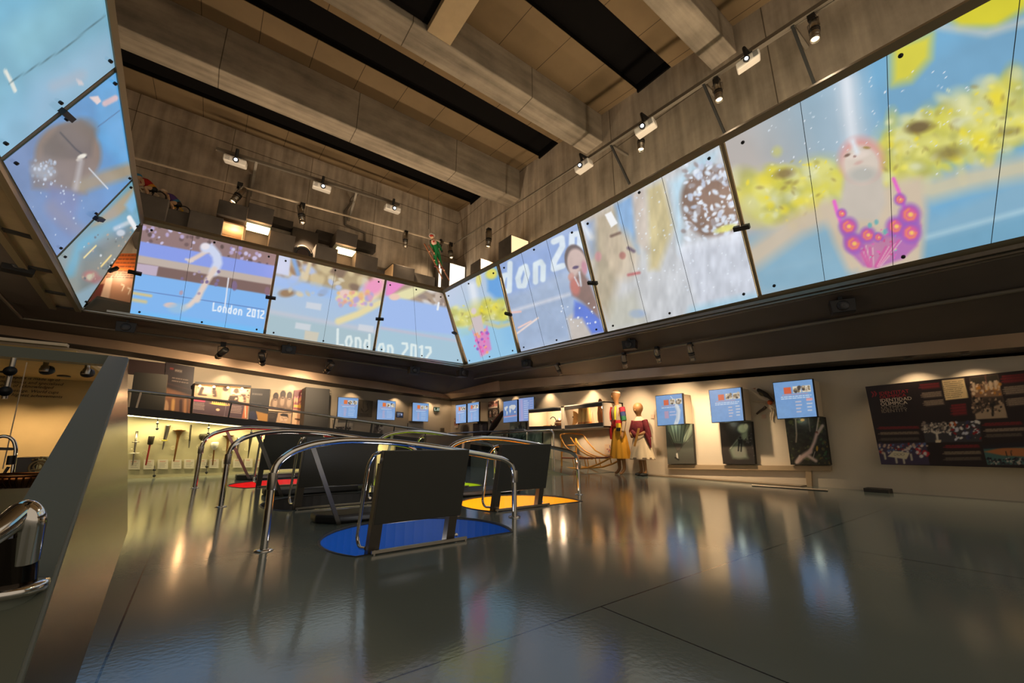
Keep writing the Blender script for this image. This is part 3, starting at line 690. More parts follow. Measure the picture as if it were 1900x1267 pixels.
def art_r4(A):
    A.grad((1380, 300), (1620, 200), (178, 172, 166), (112, 166, 200))
    A.grad((1400, 300), (1640, 180), (182, 174, 168), (110, 168, 206))
    A.poly([(1620, 170), (1920, 0), (1920, 250), (1700, 300), (1650, 290)], (110, 160, 194), 40, .9)
    A.poly([(1655, 86), (1730, 62), (1726, 108), (1690, 150), (1655, 158)], (216, 206, 60), 22); A.poly([(1750, 25), (1850, -40), (1920, -40), (1905, 15), (1850, 50), (1780, 52)], (216, 204, 40), 20); A.line([(1740, 48), (1830, 62), (1900, 40)], 14, (190, 196, 190), 14, .8)
    A.poly([(1410, 540), (1380, 440), (1560, 400), (1700, 420), (1920, 320), (1920, 470), (1600, 540)], (126, 170, 196), 26)
    A.poly([(1640, 470), (1920, 390), (1920, 470), (1640, 520)], (104, 158, 188), 24, .8); A.line([(1420, 505), (1540, 478)], 10, (160, 190, 206), 10, .7); A.line([(1720, 440), (1920, 385)], 9, (166, 200, 214), 9, .8)
    A.line([(1588, 275), (1570, 200), (1560, 130)], 60, (196, 204, 212), 70, .75); A.line([(1590, 290), (1577, 210), (1573, 150)], 24, (208, 216, 224), 34); A.line([(1582, 260), (1575, 200), (1570, 150)], 12, (226, 232, 240), 16)
    bouquet(A, [(1390, 375), (1440, 350), (1490, 350), (1530, 330)], 34, 130, 4); bouquet(A, [(1420, 395), (1480, 385), (1540, 360)], 24, 70, 14)
    bouquet(A, [(1650, 330), (1690, 260), (1760, 230), (1830, 200), (1910, 170)], 36, 190, 7); bouquet(A, [(1660, 310), (1740, 280), (1830, 265), (1910, 220)], 32, 130, 17)
    A.ell(1705, 236, 24, 11, (104, 82, 50), .8, -10, .9); A.ell(1760, 284, 26, 12, (120, 102, 54), 1.2, -10, .7); A.ell(1455, 322, 18, 9, (124, 100, 60), 1., -12, .8); A.ell(1870, 245, 22, 8, (120, 108, 60), 1.2, -10, .6)
    A.poly([(1386, 450), (1560, 405), (1600, 470), (1560, 520), (1410, 545)], (132, 172, 194), 22, .85)
    swimmer(A, 1.0, 1598, 300)
    A.line([(1590, 282), (1582, 262)], 9, (226, 232, 238), 9); A.speck(None, 160, (1420, 130, 1800, 330), (.6, 1.5), [(236, 240, 246), (214, 226, 236)], 5)
    A.poly([(1400, 540), (1590, 500), (1590, 540), (1412, 570)], (140, 176, 196), 14, .5); A.noise(40, .03, 3)
def art_l1(A):
    A.grad((60, -40), (160, 260), (104, 172, 200), (134, 178, 206))
    A.poly([(-60, 110), (230, -60), (230, 10), (-60, 240)], (112, 166, 186), 60, .7); A.poly([(0, 60), (120, -20), (200, -20), (40, 120)], (132, 192, 210), 40, .6)
    A.noise(50, .08, 11); A.line([(10, 132), (20, 150), (28, 168)], 7, (226, 226, 214), 3); A.line([(100, 160), (150, 140)], 20, (166, 172, 184), 14, .7); A.poly([(140, 145), (152, 150), (156, 158), (146, 158)], (230, 206, 200), 2)
    A.line([(15, 155), (120, 90), (195, 28)], 2, (66, 104, 116), 2)
    A.poly([(60, 150), (210, 60), (215, 120), (60, 240)], (150, 178, 204), 40, .45)
def art_l2(A):
    A.grad((60, 300), (240, 200), (110, 132, 178), (72, 150, 212))
    A.poly([(180, 160), (220, 130), (245, 320), (180, 260)], (84, 160, 218), 18, .8); A.poly([(0, 300), (70, 250), (60, 340), (110, 470), (60, 400)], (110, 130, 170), 20, .7)
    A.ell(126, 288, 62, 60, (132, 112, 96), .18, -20); A.poly([(80, 270), (110, 235), (150, 222), (176, 240), (170, 290), (120, 300), (80, 300)], (104, 92, 82), 10, .8)
    A.ell(146, 246, 34, 26, (118, 104, 92), .5, -20, .7); A.line([(112, 246), (140, 276), (160, 292)], 3, (70, 66, 62), 2); A.ell(152, 290, 9, 4, (240, 232, 214), .5, -20); A.ell(147, 297, 6, 3, (236, 226, 206), .5)
    A.poly([(56, 300), (80, 290), (150, 300), (160, 360), (60, 350)], (128, 112, 104), 12, .85); A.ell(80, 318, 22, 14, (166, 170, 180), .7, 10, .7); A.speck(None, 40, (60, 296, 104, 340), (1, 3), [(190, 196, 210), (150, 156, 170)], 4)
    A.line([(150, 345), (195, 330), (240, 316)], 26, (150, 136, 112), 14); A.line([(150, 300), (140, 350)], 10, (170, 160, 156), 8); A.poly([(90, 340), (150, 360), (130, 440), (90, 400)], (118, 118, 156), 16, .7)
    A.line([(165, 312), (200, 350)], 2, (220, 224, 230), 1.5); A.poly([(165, 180), (182, 178), (188, 188), (180, 194)], (226, 206, 206), 2); A.line([(195, 192), (214, 182)], 11, (206, 180, 190), 4); A.line([(182, 235), (222, 205)], 1.4, (60, 100, 150), 1.2); A.noise(30, .06, 2)
    A.line([(95, 385), (120, 410), (150, 430)], 24, (130, 128, 150), 18, .8); A.speck(None, 40, (60, 330, 160, 470), (.8, 2), [(190, 200, 220)], 6)
def art_l3(A):  # reflections of coloured lights are painted into this picture
    A.grad((120, 520), (250, 400), (138, 142, 136), (96, 150, 172))
    A.poly([(190, 400), (248, 345), (250, 370), (210, 412), (170, 420)], (160, 146, 116), 8); A.poly([(232, 380), (255, 345), (258, 370), (246, 400)], (112, 176, 220), 8, .9)
    A.line([(130, 505), (150, 455), (200, 420), (255, 400)], 18, (100, 160, 186), 12, .9); A.poly([(150, 470), (240, 420), (258, 460), (200, 520), (150, 540)], (110, 118, 118), 16, .8)
    A.line([(156, 478), (178, 456)], 3, (240, 216, 140), 2); A.line([(188, 494), (206, 474)], 3, (240, 210, 130), 2); A.ell(168, 512, 14, 10, (170, 110, 110), .7); A.ell(168, 514, 8, 6, (190, 186, 160), .6); A.ell(182, 520, 12, 8, (150, 100, 104), .7)
    A.line([(214, 424), (240, 412)], 8, (200, 206, 210), 5, .8); A.line([(240, 404), (252, 424)], 9, (236, 236, 236), 3); A.ell(224, 432, 8, 6, (190, 196, 198), .5); A.poly([(140, 545), (190, 520), (160, 570), (150, 575)], (134, 166, 186), 10, .8); A.speck(None, 50, (150, 420, 250, 540), (.8, 2.4), [(206, 214, 216), (90, 100, 104), (170, 150, 130)], 9)

def quad_on(fn, *p): return [fn(*q) for q in p]
def inset(q, e=.02):
    c = sum(np.array(p) for p in q)/4
    return [np.array(p)+(c-np.array(p))/np.linalg.norm(c-np.array(p))*e for p in q]
screen('back screen farthest left showing a gymnast bending backwards over a beam', quad_on(onB, (266, 413), (513, 470), (488, 619), (241, 583)), fB, 170, 130, art_b1, (.34, .68))
screen('middle back screen with the leaning performer in a flowered cap', quad_on(onB, (518, 472), (714, 517), (691, 650), (493, 621)), fB, 150, 120, art_b2, (.5,))
screen('back screen touching the corner, its lettering reading on from its neighbour', quad_on(onB, (718, 519), (821, 544), (859, 674), (696, 652)), fB, 120, 110, art_b3, (.45,))
screen('small corner screen on the right row with yellow bouquet picture', quad_on(onR, (826, 543), (921, 493), (960, 655), (869, 675)), fR, 100, 120, art_r1, (.35, .7))
screen('right row screen showing a wet head and large pale slanted letters', quad_on(onR, (927, 490), (1070, 413), (1121, 616), (967, 652)), fR, 130, 150, art_r2, (.33, .66))
screen('right row screen of spray and a brown bush beside a face', quad_on(onR, (1077, 408), (1333, 265), (1406, 551), (1128, 615)), fR, 180, 190, art_r3, (.33, .66))
qe = quad_on(onR, (1345, 262), (1414, 547)); dY = np.array([0, -1.0, -.038])
qR = [qe[0], qe[0]+dY*3.6, qe[1]+dY*3.4, qe[1]]
screen('largest right screen showing a swimmer with arms out and yellow flowers', qR, fR, 260, 230, art_r4, (.25, .47, .72))
eL = quad_on(onL, (217, 124), (3, 294))
screen('topmost left screen, plain teal water with pale streaks', [eL[1]-LEFTD*3.4, eL[0]-LEFTD*3.4, eL[0]-LEFTD*.03, eL[1]-LEFTD*.03][0:4], fL, 120, 150, art_l1)
screen('left screen in the middle with the brown capped swimmer head', quad_on(onL, (6, 299), (220, 130), (248, 328), (105, 474)), fL, 160, 140, art_l2)
screen('lowest left screen full of reflected coloured lights, beside the gap', quad_on(onL, (107, 478), (248, 333), (260, 412), (153, 571)), fL, 120, 120, art_l3)
# steel frames holding each row of screens
def frame(label, top, bot, mull, face, group):
    t = thing('screen_frame', label, 'frame', bot[0], group)
    for nm, ln, w in (('top_rail', top, .15), ('bottom_rail', bot, .08)):
        o = MB()
        for a, c in zip(ln[:-1], ln[1:]): o.bar(np.array(a)-face*.05, np.array(c)-face*.05, .09, w, tuple(face))
        o.build(nm, M_OLIVE, t)
    for a, c in mull:
        MB().bar(np.array(a)-face*.04, np.array(c)-face*.04, .045, .07, tuple(face)).build('mullion', M_OLIVE, t)
        m_ = np.array(a)*.5+np.array(c)*.5; ax = np.cross(np.array(c)-np.array(a), face); ax /= np.linalg.norm(ax)
        MB().bar(m_-ax*.11+face*.05, m_+ax*.11+face*.05, .07, .06, tuple(face)).build('bracket', M_BLACK, t)
    return t
up_ = lambda p, n, e: np.array(p)+np.array([0, 0, e])
fl_top = [onB(265, 410), onB(516, 469), onB(716, 516), onB(822, 541)]; fl_bot = [onB(240, 587), onB(490, 623), onB(694, 655), onB(860, 678)]
frame('olive steel frame around the three back screens', fl_top, fl_bot, [(onB(264, 412), onB(240, 587)), (onB(516, 470), onB(490, 623)), (onB(716, 518), onB(693, 655))], fB, None)
fr_top = [onR(822, 541), onR(924, 488), onR(1074, 408), onR(1338, 260)]; fr_top.append(fr_top[-1]+dY*3.7)
fr_bot = [onR(862, 679), onR(963, 657), onR(1126, 618), onR(1411, 553)]; fr_bot.append(fr_bot[-1]+dY*3.5)
frame('olive steel frame around the long right row of screens', fr_top, fr_bot, [(onR(823, 543), onR(862, 678)), (onR(924, 490), onR(963, 657)), (onR(1074, 410), onR(1125, 618)), (onR(1338, 262), onR(1411, 553))], fR, None)
lt = [onL(263, 414), onL(248, 330), onL(219, 126)]; lt.append(lt[-1]-LEFTD*3.4); lb = [onL(152, 576), onL(106, 477), onL(4, 296)]; lb.append(lb[-1]-LEFTD*3.4)
frame('olive steel frame around the tall left screens', lt, lb, [(onL(262, 414), onL(153, 575)), (onL(248, 331), onL(106, 476)), (onL(219, 126), onL(4, 296))], fL, None)
# steel ledge under the screens
o = MB(); o.bar((LIPX-.03, -4, 2.70), (LIPX-.03, LIPY, 3.29), .05, .07); o.bar((LIPX-.10, -4, 2.72), (LIPX-.10, LIPY-.07, 3.32), .03, .05)
tag(o.build('steel_ledge', M_STEEL), 'long steel ledge below the right row of screens', 'ledge')
o = MB(); o.bar((-2.9, LIPY-.03, 3.55), (LIPX, LIPY-.03, 3.29), .05, .07); o.bar((-2.0, LIPY-.10, 3.55), (LIPX-.1, LIPY-.10, 3.33), .03, .05)
tag(o.build('steel_ledge', M_STEEL), 'steel ledge below the three back screens', 'ledge')
# grey sill panel in the gap between the left and back screens
q = quad_on(onB, (178, 553), (240, 566), (238, 586), (154, 574)); MB().hexa(q, [np.array(p)-fB*.1 for p in q]).build('sill', M_GREYST)
tag(bpy.data.objects['sill'], 'grey sill in the gap between left and back screens', 'sill'); bpy.data.objects['sill'].name = 'gap_sill'
def p_gap(A):
    A.fill((186, 138, 110)); A.poly([(0, .55), (.30, .50), (.22, 1), (0, 1)], (110, 40, 30), .02); A.poly([(.30, .42), (.42, .36), (.40, 1), (.22, 1)], (226, 196, 176), .02); A.poly([(.3, 0), (1, 0), (1, .28), (.4, .28)], (206, 104, 40), .03); A.words(.35, .02, 1, 4, .06, .03, (90, 50, 30), seed=5); A.words(.3, .28, 1, 4, .035, .018, (60, 46, 40), seed=8, ragged=.05)
    for x, y in ((.6, .5), (.72, .55), (.86, .48), (.62, .8), (.8, .78), (.9, .6)): A.line([(x, y), (x+.05, y+.02), (x+.02, y+.10)], .02, (240, 226, 206), .012)
    A.line([(.92, .35), (.9, .95)], .03, (226, 206, 190), .02)
tq = thing('display_banner', 'orange and brown display seen through the gap between screens', 'display', at(150, 578, 'y', 13.2))
qg = quad_on(lambda a, b: at(a, b, 'y', 13.2), (176, 470), (268, 470), (262, 590), (150, 582)); MB().hexa(qg, [p+np.array([0, .1, 0]) for p in qg]).build('board', M_BLACK, tq); picture('printed_face', qg, 60, 60, p_gap, M_PRINT, tq, 'uv', (0, -.005, 0)); light('POINT', 'lamp', at(215, 500, 'y', 12.9), 14, WARM, size=.1, parent=tq)
# glazed strip below the left screens
gp = thing('glazed_strip', 'sloping glazed strip with bars below the left screens', 'glazing', LC)
la = [LC+np.array([.03, 0, .02])-LEFTD*k for k in (0, 9)]; lc = [BLc-LEFTD*k+np.array([-.04, 0, -.02]) for k in (0, 9)]
MB().quad(la[0], la[1], lc[1], lc[0]).build('pane', mat('dim_glazing', (150, 134, 106), .12, spec=.8, noise=.25, nscale=1.1), gp)
MB().bar(la[0], la[1], .10, .12).build('outer_rail', M_OLIVE, gp); MB().bar(lc[0], lc[1], .08, .10).build('inner_rail', M_OLIVE, gp)
for k in (.05, 1.0, 2.2, 3.6, 5.2):
    MB().bar(la[0]-LEFTD*k, lc[0]-LEFTD*k*.97, .10, .06).build('bar', M_BLACK if k < .1 else M_DARK, gp)

# ================================================================ UPPER HALL FITTINGS
def rod(name, label, cat, pts, r, m, n=8): return tag(MB().tube(pts, r, n).build(name, m), label, cat)
YU, XU = 15.3, 8.05      # planes of the upper rails, standing off the walls
a = at(247, 292, 'y', YU); c = at(861, 460, 'y', YU); a = a+(a-c)/np.linalg.norm(a-c)*1.5; c = a+(c-a)*((XU-a[0])/(c[0]-a[0]))
UB0, UB1 = a, c
tag(MB().bar(a, c, .045, .045).build('lighting_rail', M_CREAM), 'pale lighting rail crossing the upper back wall', 'rail')
e = at(1400, 96, 'x', XU); d_ = (e-c); UR0 = c; UR1 = c+d_*1.45
tag(MB().bar(UR0+np.array([0, -.12, 0]), UR1, .045, .045).build('lighting_rail', M_GREYST), 'grey lighting rail along the upper right wall', 'rail')
# projector truss on the back wall
p0 = at(401, 276, 'y', YU); p1 = at(741, 380, 'y', YU)
tr = thing('projector_truss', 'grey steel truss carrying three projectors on the back wall', 'truss', p0)
MB().bar(p0, p1, .10, .10).build('beam', M_DARK if False else M_GREYST, tr)
for px, py in ((476, 300), (662, 355)):
    k = at(px, py, 'y', YU)
    MB().bar(k, k+np.array([0, YB-YU, -.9]), .08, .08).build('strut', M_GREYST, tr); MB().bar(k, k+np.array([0, YB-YU, .0]), .08, .08).build('strut', M_GREYST, tr)
tr2p0 = at(1075, 305, 'x', XU-.05); tr2p1 = at(1545, -5, 'x', XU-.05)
tr = thing('projector_truss', 'grey steel truss with brackets along the upper right wall', 'truss', tr2p0)
MB().bar(tr2p0, tr2p1, .09, .09).build('beam', M_GREYST, tr)
for px, py in ((1133, 268), (1305, 155), (1470, 48)):
    k = at(px, py, 'x', XU-.05); MB().bar(k, k+np.array([XR-k[0], 0, -.95]), .05, .05).build('strut', M_DARK, tr); MB().bar(k, k+np.array([XR-k[0], 0, 0]), .07, .07).build('strut', M_GREYST, tr)
def projector(p, face, side, label, k=1.0, arm=None):
    """face = outward direction of the lens, side = direction along the body"""
    f = V(face).normalized(); s_ = V(side).normalized(); u = s_.cross(f).normalized(); u = u if u.z > 0 else -u; p = V(p)
    t = thing('projector', label, 'projector', p, 'projectors under the trusses')
    w, h, d = .44*k, .15*k, .30*k
    def hx(c, w, h, d): 
        a = [c+s_*sx*w/2+u*sz*h/2-f*d/2 for sx, sz in ((-1, -1), (1, -1), (1, 1), (-1, 1))]; return a, [q+f*d for q in a]
    o = MB(); o.hexa(*hx(p, w, h, d)); o.build('body', M_WHITE, t, bevel=.03*k)
    o = MB(); o.lathe([(.001, 0), (.06*k, 0), (.056*k, .04*k), (.045*k, .043*k)], p+f*d/2+s_*w*.05, f, 16); o.build('lens_ring', M_BLACK, t)
    o = MB(); o.lathe([(.001, 0), (.034*k, .002), (.001, .010)], p+f*(d/2+.042*k)+s_*w*.05, f, 14); o.build('lens', M_COOL, t)
    o = MB(); o.tube([p+u*h/2, p+u*(h/2+.22*k)]+([p+u*(h/2+.22*k)+Vector(arm)] if arm else []), .035*k, 8); o.hexa(*hx(p+u*(h/2+.02), w*.5, .03, d*.6)); o.build('ceiling_mount', M_DARK, t)
    o = MB()
    for i in range(5): o.hexa(*hx(p-s_*w*.32+u*(i-2)*h*.14+f*d/2, w*.2, .008, .006))
    o.build('vent', M_BLACK, t); return t
for (px, py), lb in zip(((437, 300), (597, 348), (728, 388)), ('leftmost of the three white projectors on the back wall', 'white projector midway along the back wall truss', 'white projector nearest the corner on the back wall')):
    projector(at(px, py, 'y', 15.05), (-.12, -1, -.3), (1, 0, 0), lb, 1.45)
for (px, py), lb in zip(((1083, 309), (1198, 238), (1388, 115)), ('white projector farthest back along the upper right rail', 'white projector between the two right wall beams', 'largest white projector, top right near the last beam')):
    projector(at(px, py, 'x', 7.75), (-1, -.35, -.35), (0, 1, 0), lb, 1.25 if px < 1300 else 1.0, (.32, 0, 0))

def spotlight(p, aim, label, group, k=1.0, energy=0, cone=50, dark=False, size=.04, color=WARM, hang=.16, silver=False):
    """cylindrical track spotlight hanging from p"""
    p = V(p); d = (V(aim)-p).normalized(); L = .34*k; c = p-Vector((0, 0, hang*k))
    mb = M_STEEL if not dark else mat('spot_grey', (150, 138, 122), .32, metal=.7)
    t = thing('track_spotlight', label, 'spotlight', p, group)
    o = MB(); o.lathe([(.02*k, -L*.5), (.052*k, -L*.48), (.055*k, -.02), (.055*k, L*.3), (.048*k, L*.34)], c, d, 14); o.build('body', mb, t)
    o = MB(); o.lathe([(.058*k, -L*.02), (.060*k, .01*k), (.058*k, .03*k)], c, d, 14); o.lathe([(.058*k, L*.12), (.06*k, L*.14), (.058*k, L*.17)], c, d, 14); o.build('cooling_ring', M_BLACK, t)
    o = MB(); o.lathe([(.047*k, L*.33), (.056*k, L*.40), (.054*k, L*.5), (.046*k, L*.5), (.042*k, L*.42)], c, d, 14); o.build('snout', mb, t)
    o = MB(); o.lathe([(.001, L*.425), (.04*k, L*.43)], c, d, 12); o.build('lens', M_LENS, t)
    s_ = d.cross(Vector((0, 0, 1))); s_ = s_.normalized() if s_.length > .1 else Vector((1, 0, 0))
    o = MB(); o.tube([c+s_*.065*k, c+s_*.07*k+Vector((0, 0, hang*k*.8)), c-s_*.07*k+Vector((0, 0, hang*k*.8)), c-s_*.065*k], .007*k, 6); o.build('yoke', mb, t)
    o = MB(); o.box(p-Vector((.04*k, .04*k, .03*k)), p+Vector((.04*k, .04*k, .06*k))); o.tube([p, p-Vector((0, 0, hang*k*.25))], .014*k, 6); o.build('adapter', M_BLACK, t)
    if energy: light('SPOT', 'lamp', c+d*(L*.52), energy, color, aim=aim, size=size, spot=cone, blend=1.0, parent=t)
    return t
# upper spotlights on the pale rails
UPG = 'silver spotlights on the upper rails'
for (px, py), k, aim, lb, en in (
    ((445, 346), 2.0, (-1.6, 15.2, 5), 'silver spotlight hanging between the cyclists and first tall block', 800),
    ((561, 383), 2.0, (3, 15.6, 5), 'silver spotlight hanging above the black tyre', 500),
    ((753, 433), 1.8, (6.2, 15.8, 6), 'silver spotlight just left of the green ski jumper', 400),
    ((818, 447), 1.2, (6.8, 15.9, 7.5), 'small amber-lit spotlight right of the ski jumper', 70),
    ((836, 455), 1.9, (8.6, 14.9, 5.4), 'silver spotlight tilted steeply at the rail corner', 120)):
    spotlight(at(px, py, 'y', YU), aim, lb, UPG, k, en*K_UP, 75, size=.1)
for (px, py), k, aim, lb, en in (
    ((907, 429.5), 2.0, (8.0, 12.8, 4), 'silver spotlight first along the right rail from the corner', 450),
    ((1188, 246), 1.6, (7.7, 5.4, 4), 'silver spotlight below the middle projector on the right rail', 420),
    ((1330, 153), 1.5, (7.6, 3.1, 4), 'silver spotlight under the white projector by the nearest beam', 420),
    ((1507, 36), 1.5, (7.4, 1.7, 4), 'largest silver spotlight at the top right of the hall', 420)):
    spotlight(at(px, py, 'x', XU), aim, lb, UPG, k, en*K_UP, 95, size=.1)

# unseen fill lights added behind the screens to brighten walls and roof
for i in range(5): light('AREA', 'gallery_fill', (7.9, -.5+i*3.0, 3.3), 110, (1., .78, .56), aim=(8.6, -.5+i*3.0, 7.5), sx=1.8, sy=.35)
for i in range(5): light('AREA', 'gallery_fill', (-2.5+i*1.9, 13.6, 3.7), 110, (1., .78, .56), aim=(-2.5+i*1.9, 15.6, 9), sx=1.6, sy=.35)
for y in (6.5, 9.0, 11.4): light('POINT', 'gallery_fill', (-3.6, y, 4.5), 20, (1., .76, .52), size=.3)  # unseen fill points added to brighten the left gallery
for x, y in ((-4.5, 9.5), (-4.0, 7.5)): light('POINT', 'soffit_fill', (x, y, 2.2), 34, (1., .76, .52), size=.2)  # unseen points added to lift the glazed strip and left soffit
# grey blocks stacked along the back gallery
def block(px0, py0, px1, py1, y, label, depth=None, open_=False):
    """front face between two photo points on plane y, running back to the wall"""
    A = at(px0, py0, 'y', y); B2 = at(px1, py1, 'y', y); dp = (YB-y) if depth is None else depth
    x0, x1 = sorted((A[0], B2[0])); z0, z1 = sorted((A[2], B2[2]))
    t = MB(); t.box((x0, y, z0), (x1, y+dp-.01, z1))
    return tag(t.build('grey_block', M_BLOCK, bevel=.015), label, 'block', 'grey blocks on the back gallery'), (x0, x1, z0, z1)
def led_panel(lo, hi, label, energy, aim, loc):
    o = MB(); o.box(lo, hi); o = o.build('light_strip', M_LED, None); tag(o, label, 'light', 'lit strips between the blocks'); o['origin_'] = (0, 0, 0)
    light('POINT', 'lamp', loc, energy, WARMER, size=.12, parent=o); return o
BL_ = [ (257, 355, 299, 440, 14.7, 'dark block at the far left under the first cyclist'),
 (300, 382, 351, 460, 14.9, 'grey block carrying the cyclist on the yellow bike'),
 (353, 389, 405, 462, 14.7, 'plain dark block right of the yellow bike'),
 (407, 369, 457, 410, 14.9, 'upper dark block above the largest lit niche'),
 (462, 375, 505, 418, 15.0, 'upper dark block above the first bright white strip'),
 (452, 424, 496, 470, 15.75, 'recessed block below the first bright white strip'),
 (502, 426, 543, 480, 15.1, 'block left of the black tyre'),
 (544, 420, 585, 490, 15.75, 'recessed block standing behind the black tyre'),
 (587, 452, 624, 494, 15.0, 'block directly right of the black tyre'),
 (505, 400, 543, 424, 15.8, 'thin recessed block between the first two silver spotlights'),
 (588, 425, 622, 452, 15.8, 'recessed block left of the third tall block'),
 (626, 425, 662, 460, 15.0, 'upper block above the second bright white strip'),
 (624, 470, 655, 505, 15.75, 'recessed block under the second bright white strip'),
 (661, 468, 699, 512, 15.1, 'block beside the open dark pocket'),
 (664, 444, 697, 468, 15.8, 'recessed upper block right of the second strip'),
 (728, 488, 768, 530, 15.4, 'block right of the pocket, left of the skis'),
 (768, 505, 806, 545, 15.6, 'low block below the ski tips'),]
for a in BL_: block(*a)
def pixbox(px0, py0, px1, py1, y, y2, grow=0):
    A = at(px0, py0, 'y', y); B2 = at(px1, py1, 'y', y)
    return (min(A[0], B2[0]), y, min(A[2], B2[2])), (max(A[0], B2[0]), y2, max(A[2], B2[2]))
def niche_lamp(px0, py0, px1, py1, y, label, e=30):
    lo, hi = pixbox(px0, py0, px1, py1, y, y+.5)
    o = MB(); o.box(lo, (hi[0], hi[1], hi[2]+.02)); o = o.build('light_strip', M_LED); o['origin_'] = (0, 0, 0); tag(o, label, 'light', 'lit strips between the blocks')
    light('POINT', 'lamp', (lo[0]*.5+hi[0]*.5, y-.05, lo[2]-.12), e, WARMER, size=.1, parent=o)
niche_lamp(458, 413, 501, 426, 15.1, 'first bright white strip, under the taller upper block', 40)
niche_lamp(626, 458, 660, 468, 15.1, 'second bright white strip, right of the black tyre', 40)
# lit niche between the blocks, warm walls
lo, hi = pixbox(407, 408, 452, 452, 15.02, 16.1)
nc = thing('lit_niche', 'open warm-lit niche below the upper block above it', 'niche', lo)
o = MB(); o.box((lo[0], 16.05, lo[2]), (hi[0], 16.1, hi[2])); o.box((hi[0]-.06, 15.0, lo[2]), (hi[0], 16.05, hi[2])); o.box((lo[0], 15.0, hi[2]-.04), (hi[0], 16.05, hi[2]))
o.build('lining', mat('niche_lining', (214, 176, 128), .6), nc); light('POINT', 'lamp', (hi[0]-.3, 15.4, hi[2]-.25), 14, WARM, size=.08, parent=nc)
o = MB(); o.tube([(lo[0]+.1, 15.9, lo[2]+.45), (hi[0]-.15, 15.9, lo[2]+.42), (hi[0]-.15, 15.9, lo[2])], .03, 6); o.build('pipe', M_DARK, nc)
lo, hi = pixbox(697, 482, 728, 520, 15.2, 16.1)
nc = thing('open_pocket', 'open dark pocket between two blocks, lit on one side', 'niche', lo)
o = MB(); o.box((hi[0]-.05, 15.2, lo[2]), (hi[0], 16.1, hi[2])); o.build('side_panel', mat('niche_lining', (214, 176, 128), .6), nc); o = MB(); o.box((lo[0], 16.05, lo[2]), (hi[0]-.05, 16.1, hi[2])); o.build('back_panel', M_BLOCK, nc)
# white lit box by the corner and the lit boxes on the right wall
lo, hi = pixbox(836, 487, 863, 530, 15.2, 15.8)
wb = thing('light_box', 'bright white lit box in the corner beside the skis', 'light box', lo, 'lit boxes at the corner')
lo = (lo[0]-.05, 15.2, lo[2]-.3); hi = (min(hi[0], XR-.03), 16.0, hi[2])
MB().box((lo[0], 15.22, lo[2]), hi).build('housing', M_BLOCK, wb); MB().box((lo[0]+.04, 15.19, lo[2]+.04), (hi[0]-.04, 15.22, hi[2]-.04)).build('lit_face', mat('white_lit', (255, 250, 235), .4, emis=(1, .93, .78), estr=1.3), wb)
A_ = at(836, 489, 'y', 15.2); B_ = at(820, 520, 'y', 15.2)
tag(MB().box((B_[0], 15.2, lo[2]), (A_[0]-.08, 16.0, A_[2])).build('grey_block', M_BLOCK), 'dark block leaning against the white lit box', 'block', 'grey blocks on the back gallery')
tag(MB().box((B_[0]-.1, 15.3, lo[2]), (B_[0]+.005, 15.34, A_[2]-.1)).build('light_strip', mat('white_lit', (255, 250, 235), .4, emis=(1, .93, .78), estr=1.3)), 'slim upright white strip beside the ski tips', 'light', 'lit strips between the blocks')
def wall_box(px0, py0, px1, py1, label, lit):
    A = at(px0, py0, 'x', 7.9); B2 = at(px1, py1, 'x', 7.9); t = thing('wall_block', label, 'block', B2, 'grey blocks on the right gallery')
    ya, yb = sorted((A[1], B2[1])); zt = max(A[2], B2[2]); zb = min(A[2], B2[2])
    MB().box((7.9, ya, zb-.4), (XR-.02, yb, zt)).build('body', M_BLOCK, t, bevel=.015)
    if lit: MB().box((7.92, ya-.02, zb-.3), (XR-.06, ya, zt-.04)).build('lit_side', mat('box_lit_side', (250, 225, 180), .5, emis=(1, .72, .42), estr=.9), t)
wall_box(873, 491, 891, 515, 'small dark block on the right wall, half lit', True)
wall_box(925, 450, 948, 482, 'dark block with lit end, second along the right wall', True)

# black tyre
lo, hi = pixbox(544, 449, 582, 480, 15.05, 15.5); cx_, cz_ = (lo[0]+hi[0])/2, (lo[2]+hi[2])/2-.1; R_ = (hi[0]-lo[0])/2
ty = thing('racing_tyre', 'fat black tyre standing among the grey blocks', 'tyre', (cx_, 15.3, cz_-R_))
MB().lathe([(R_*.52, -.24), (R_*.62, -.27), (R_*.9, -.26), (R_, -.16), (R_, .16), (R_*.9, .26), (R_*.62, .27), (R_*.52, .24)], (cx_, 15.35, cz_), (0, -1, 0), 36).build('rubber', mat('tyre_rubber', (24, 23, 23), .55, bump=.1, bscale=20), ty)
MB().lathe([(R_*.1, .2), (R_*.5, .23), (R_*.54, .262), (R_*.50, .275)], (cx_, 15.35, cz_), (0, -1, 0), 30).build('rim', mat('tyre_rim', (60, 50, 46), .4, metal=.5), ty)
o = MB(); o.tube(arc((cx_, 15.35-.275, cz_), (R_*.78, 0, 0), (0, 0, R_*.78), .3, 2.4, 14), .012, 5); o.build('sidewall_band', M_CREAM, ty)

MB().box((cx_-.3, 15.2, 3.6), (cx_+.3, 15.6, cz_-R_+.01)).build('stand', M_BLOCK, ty)
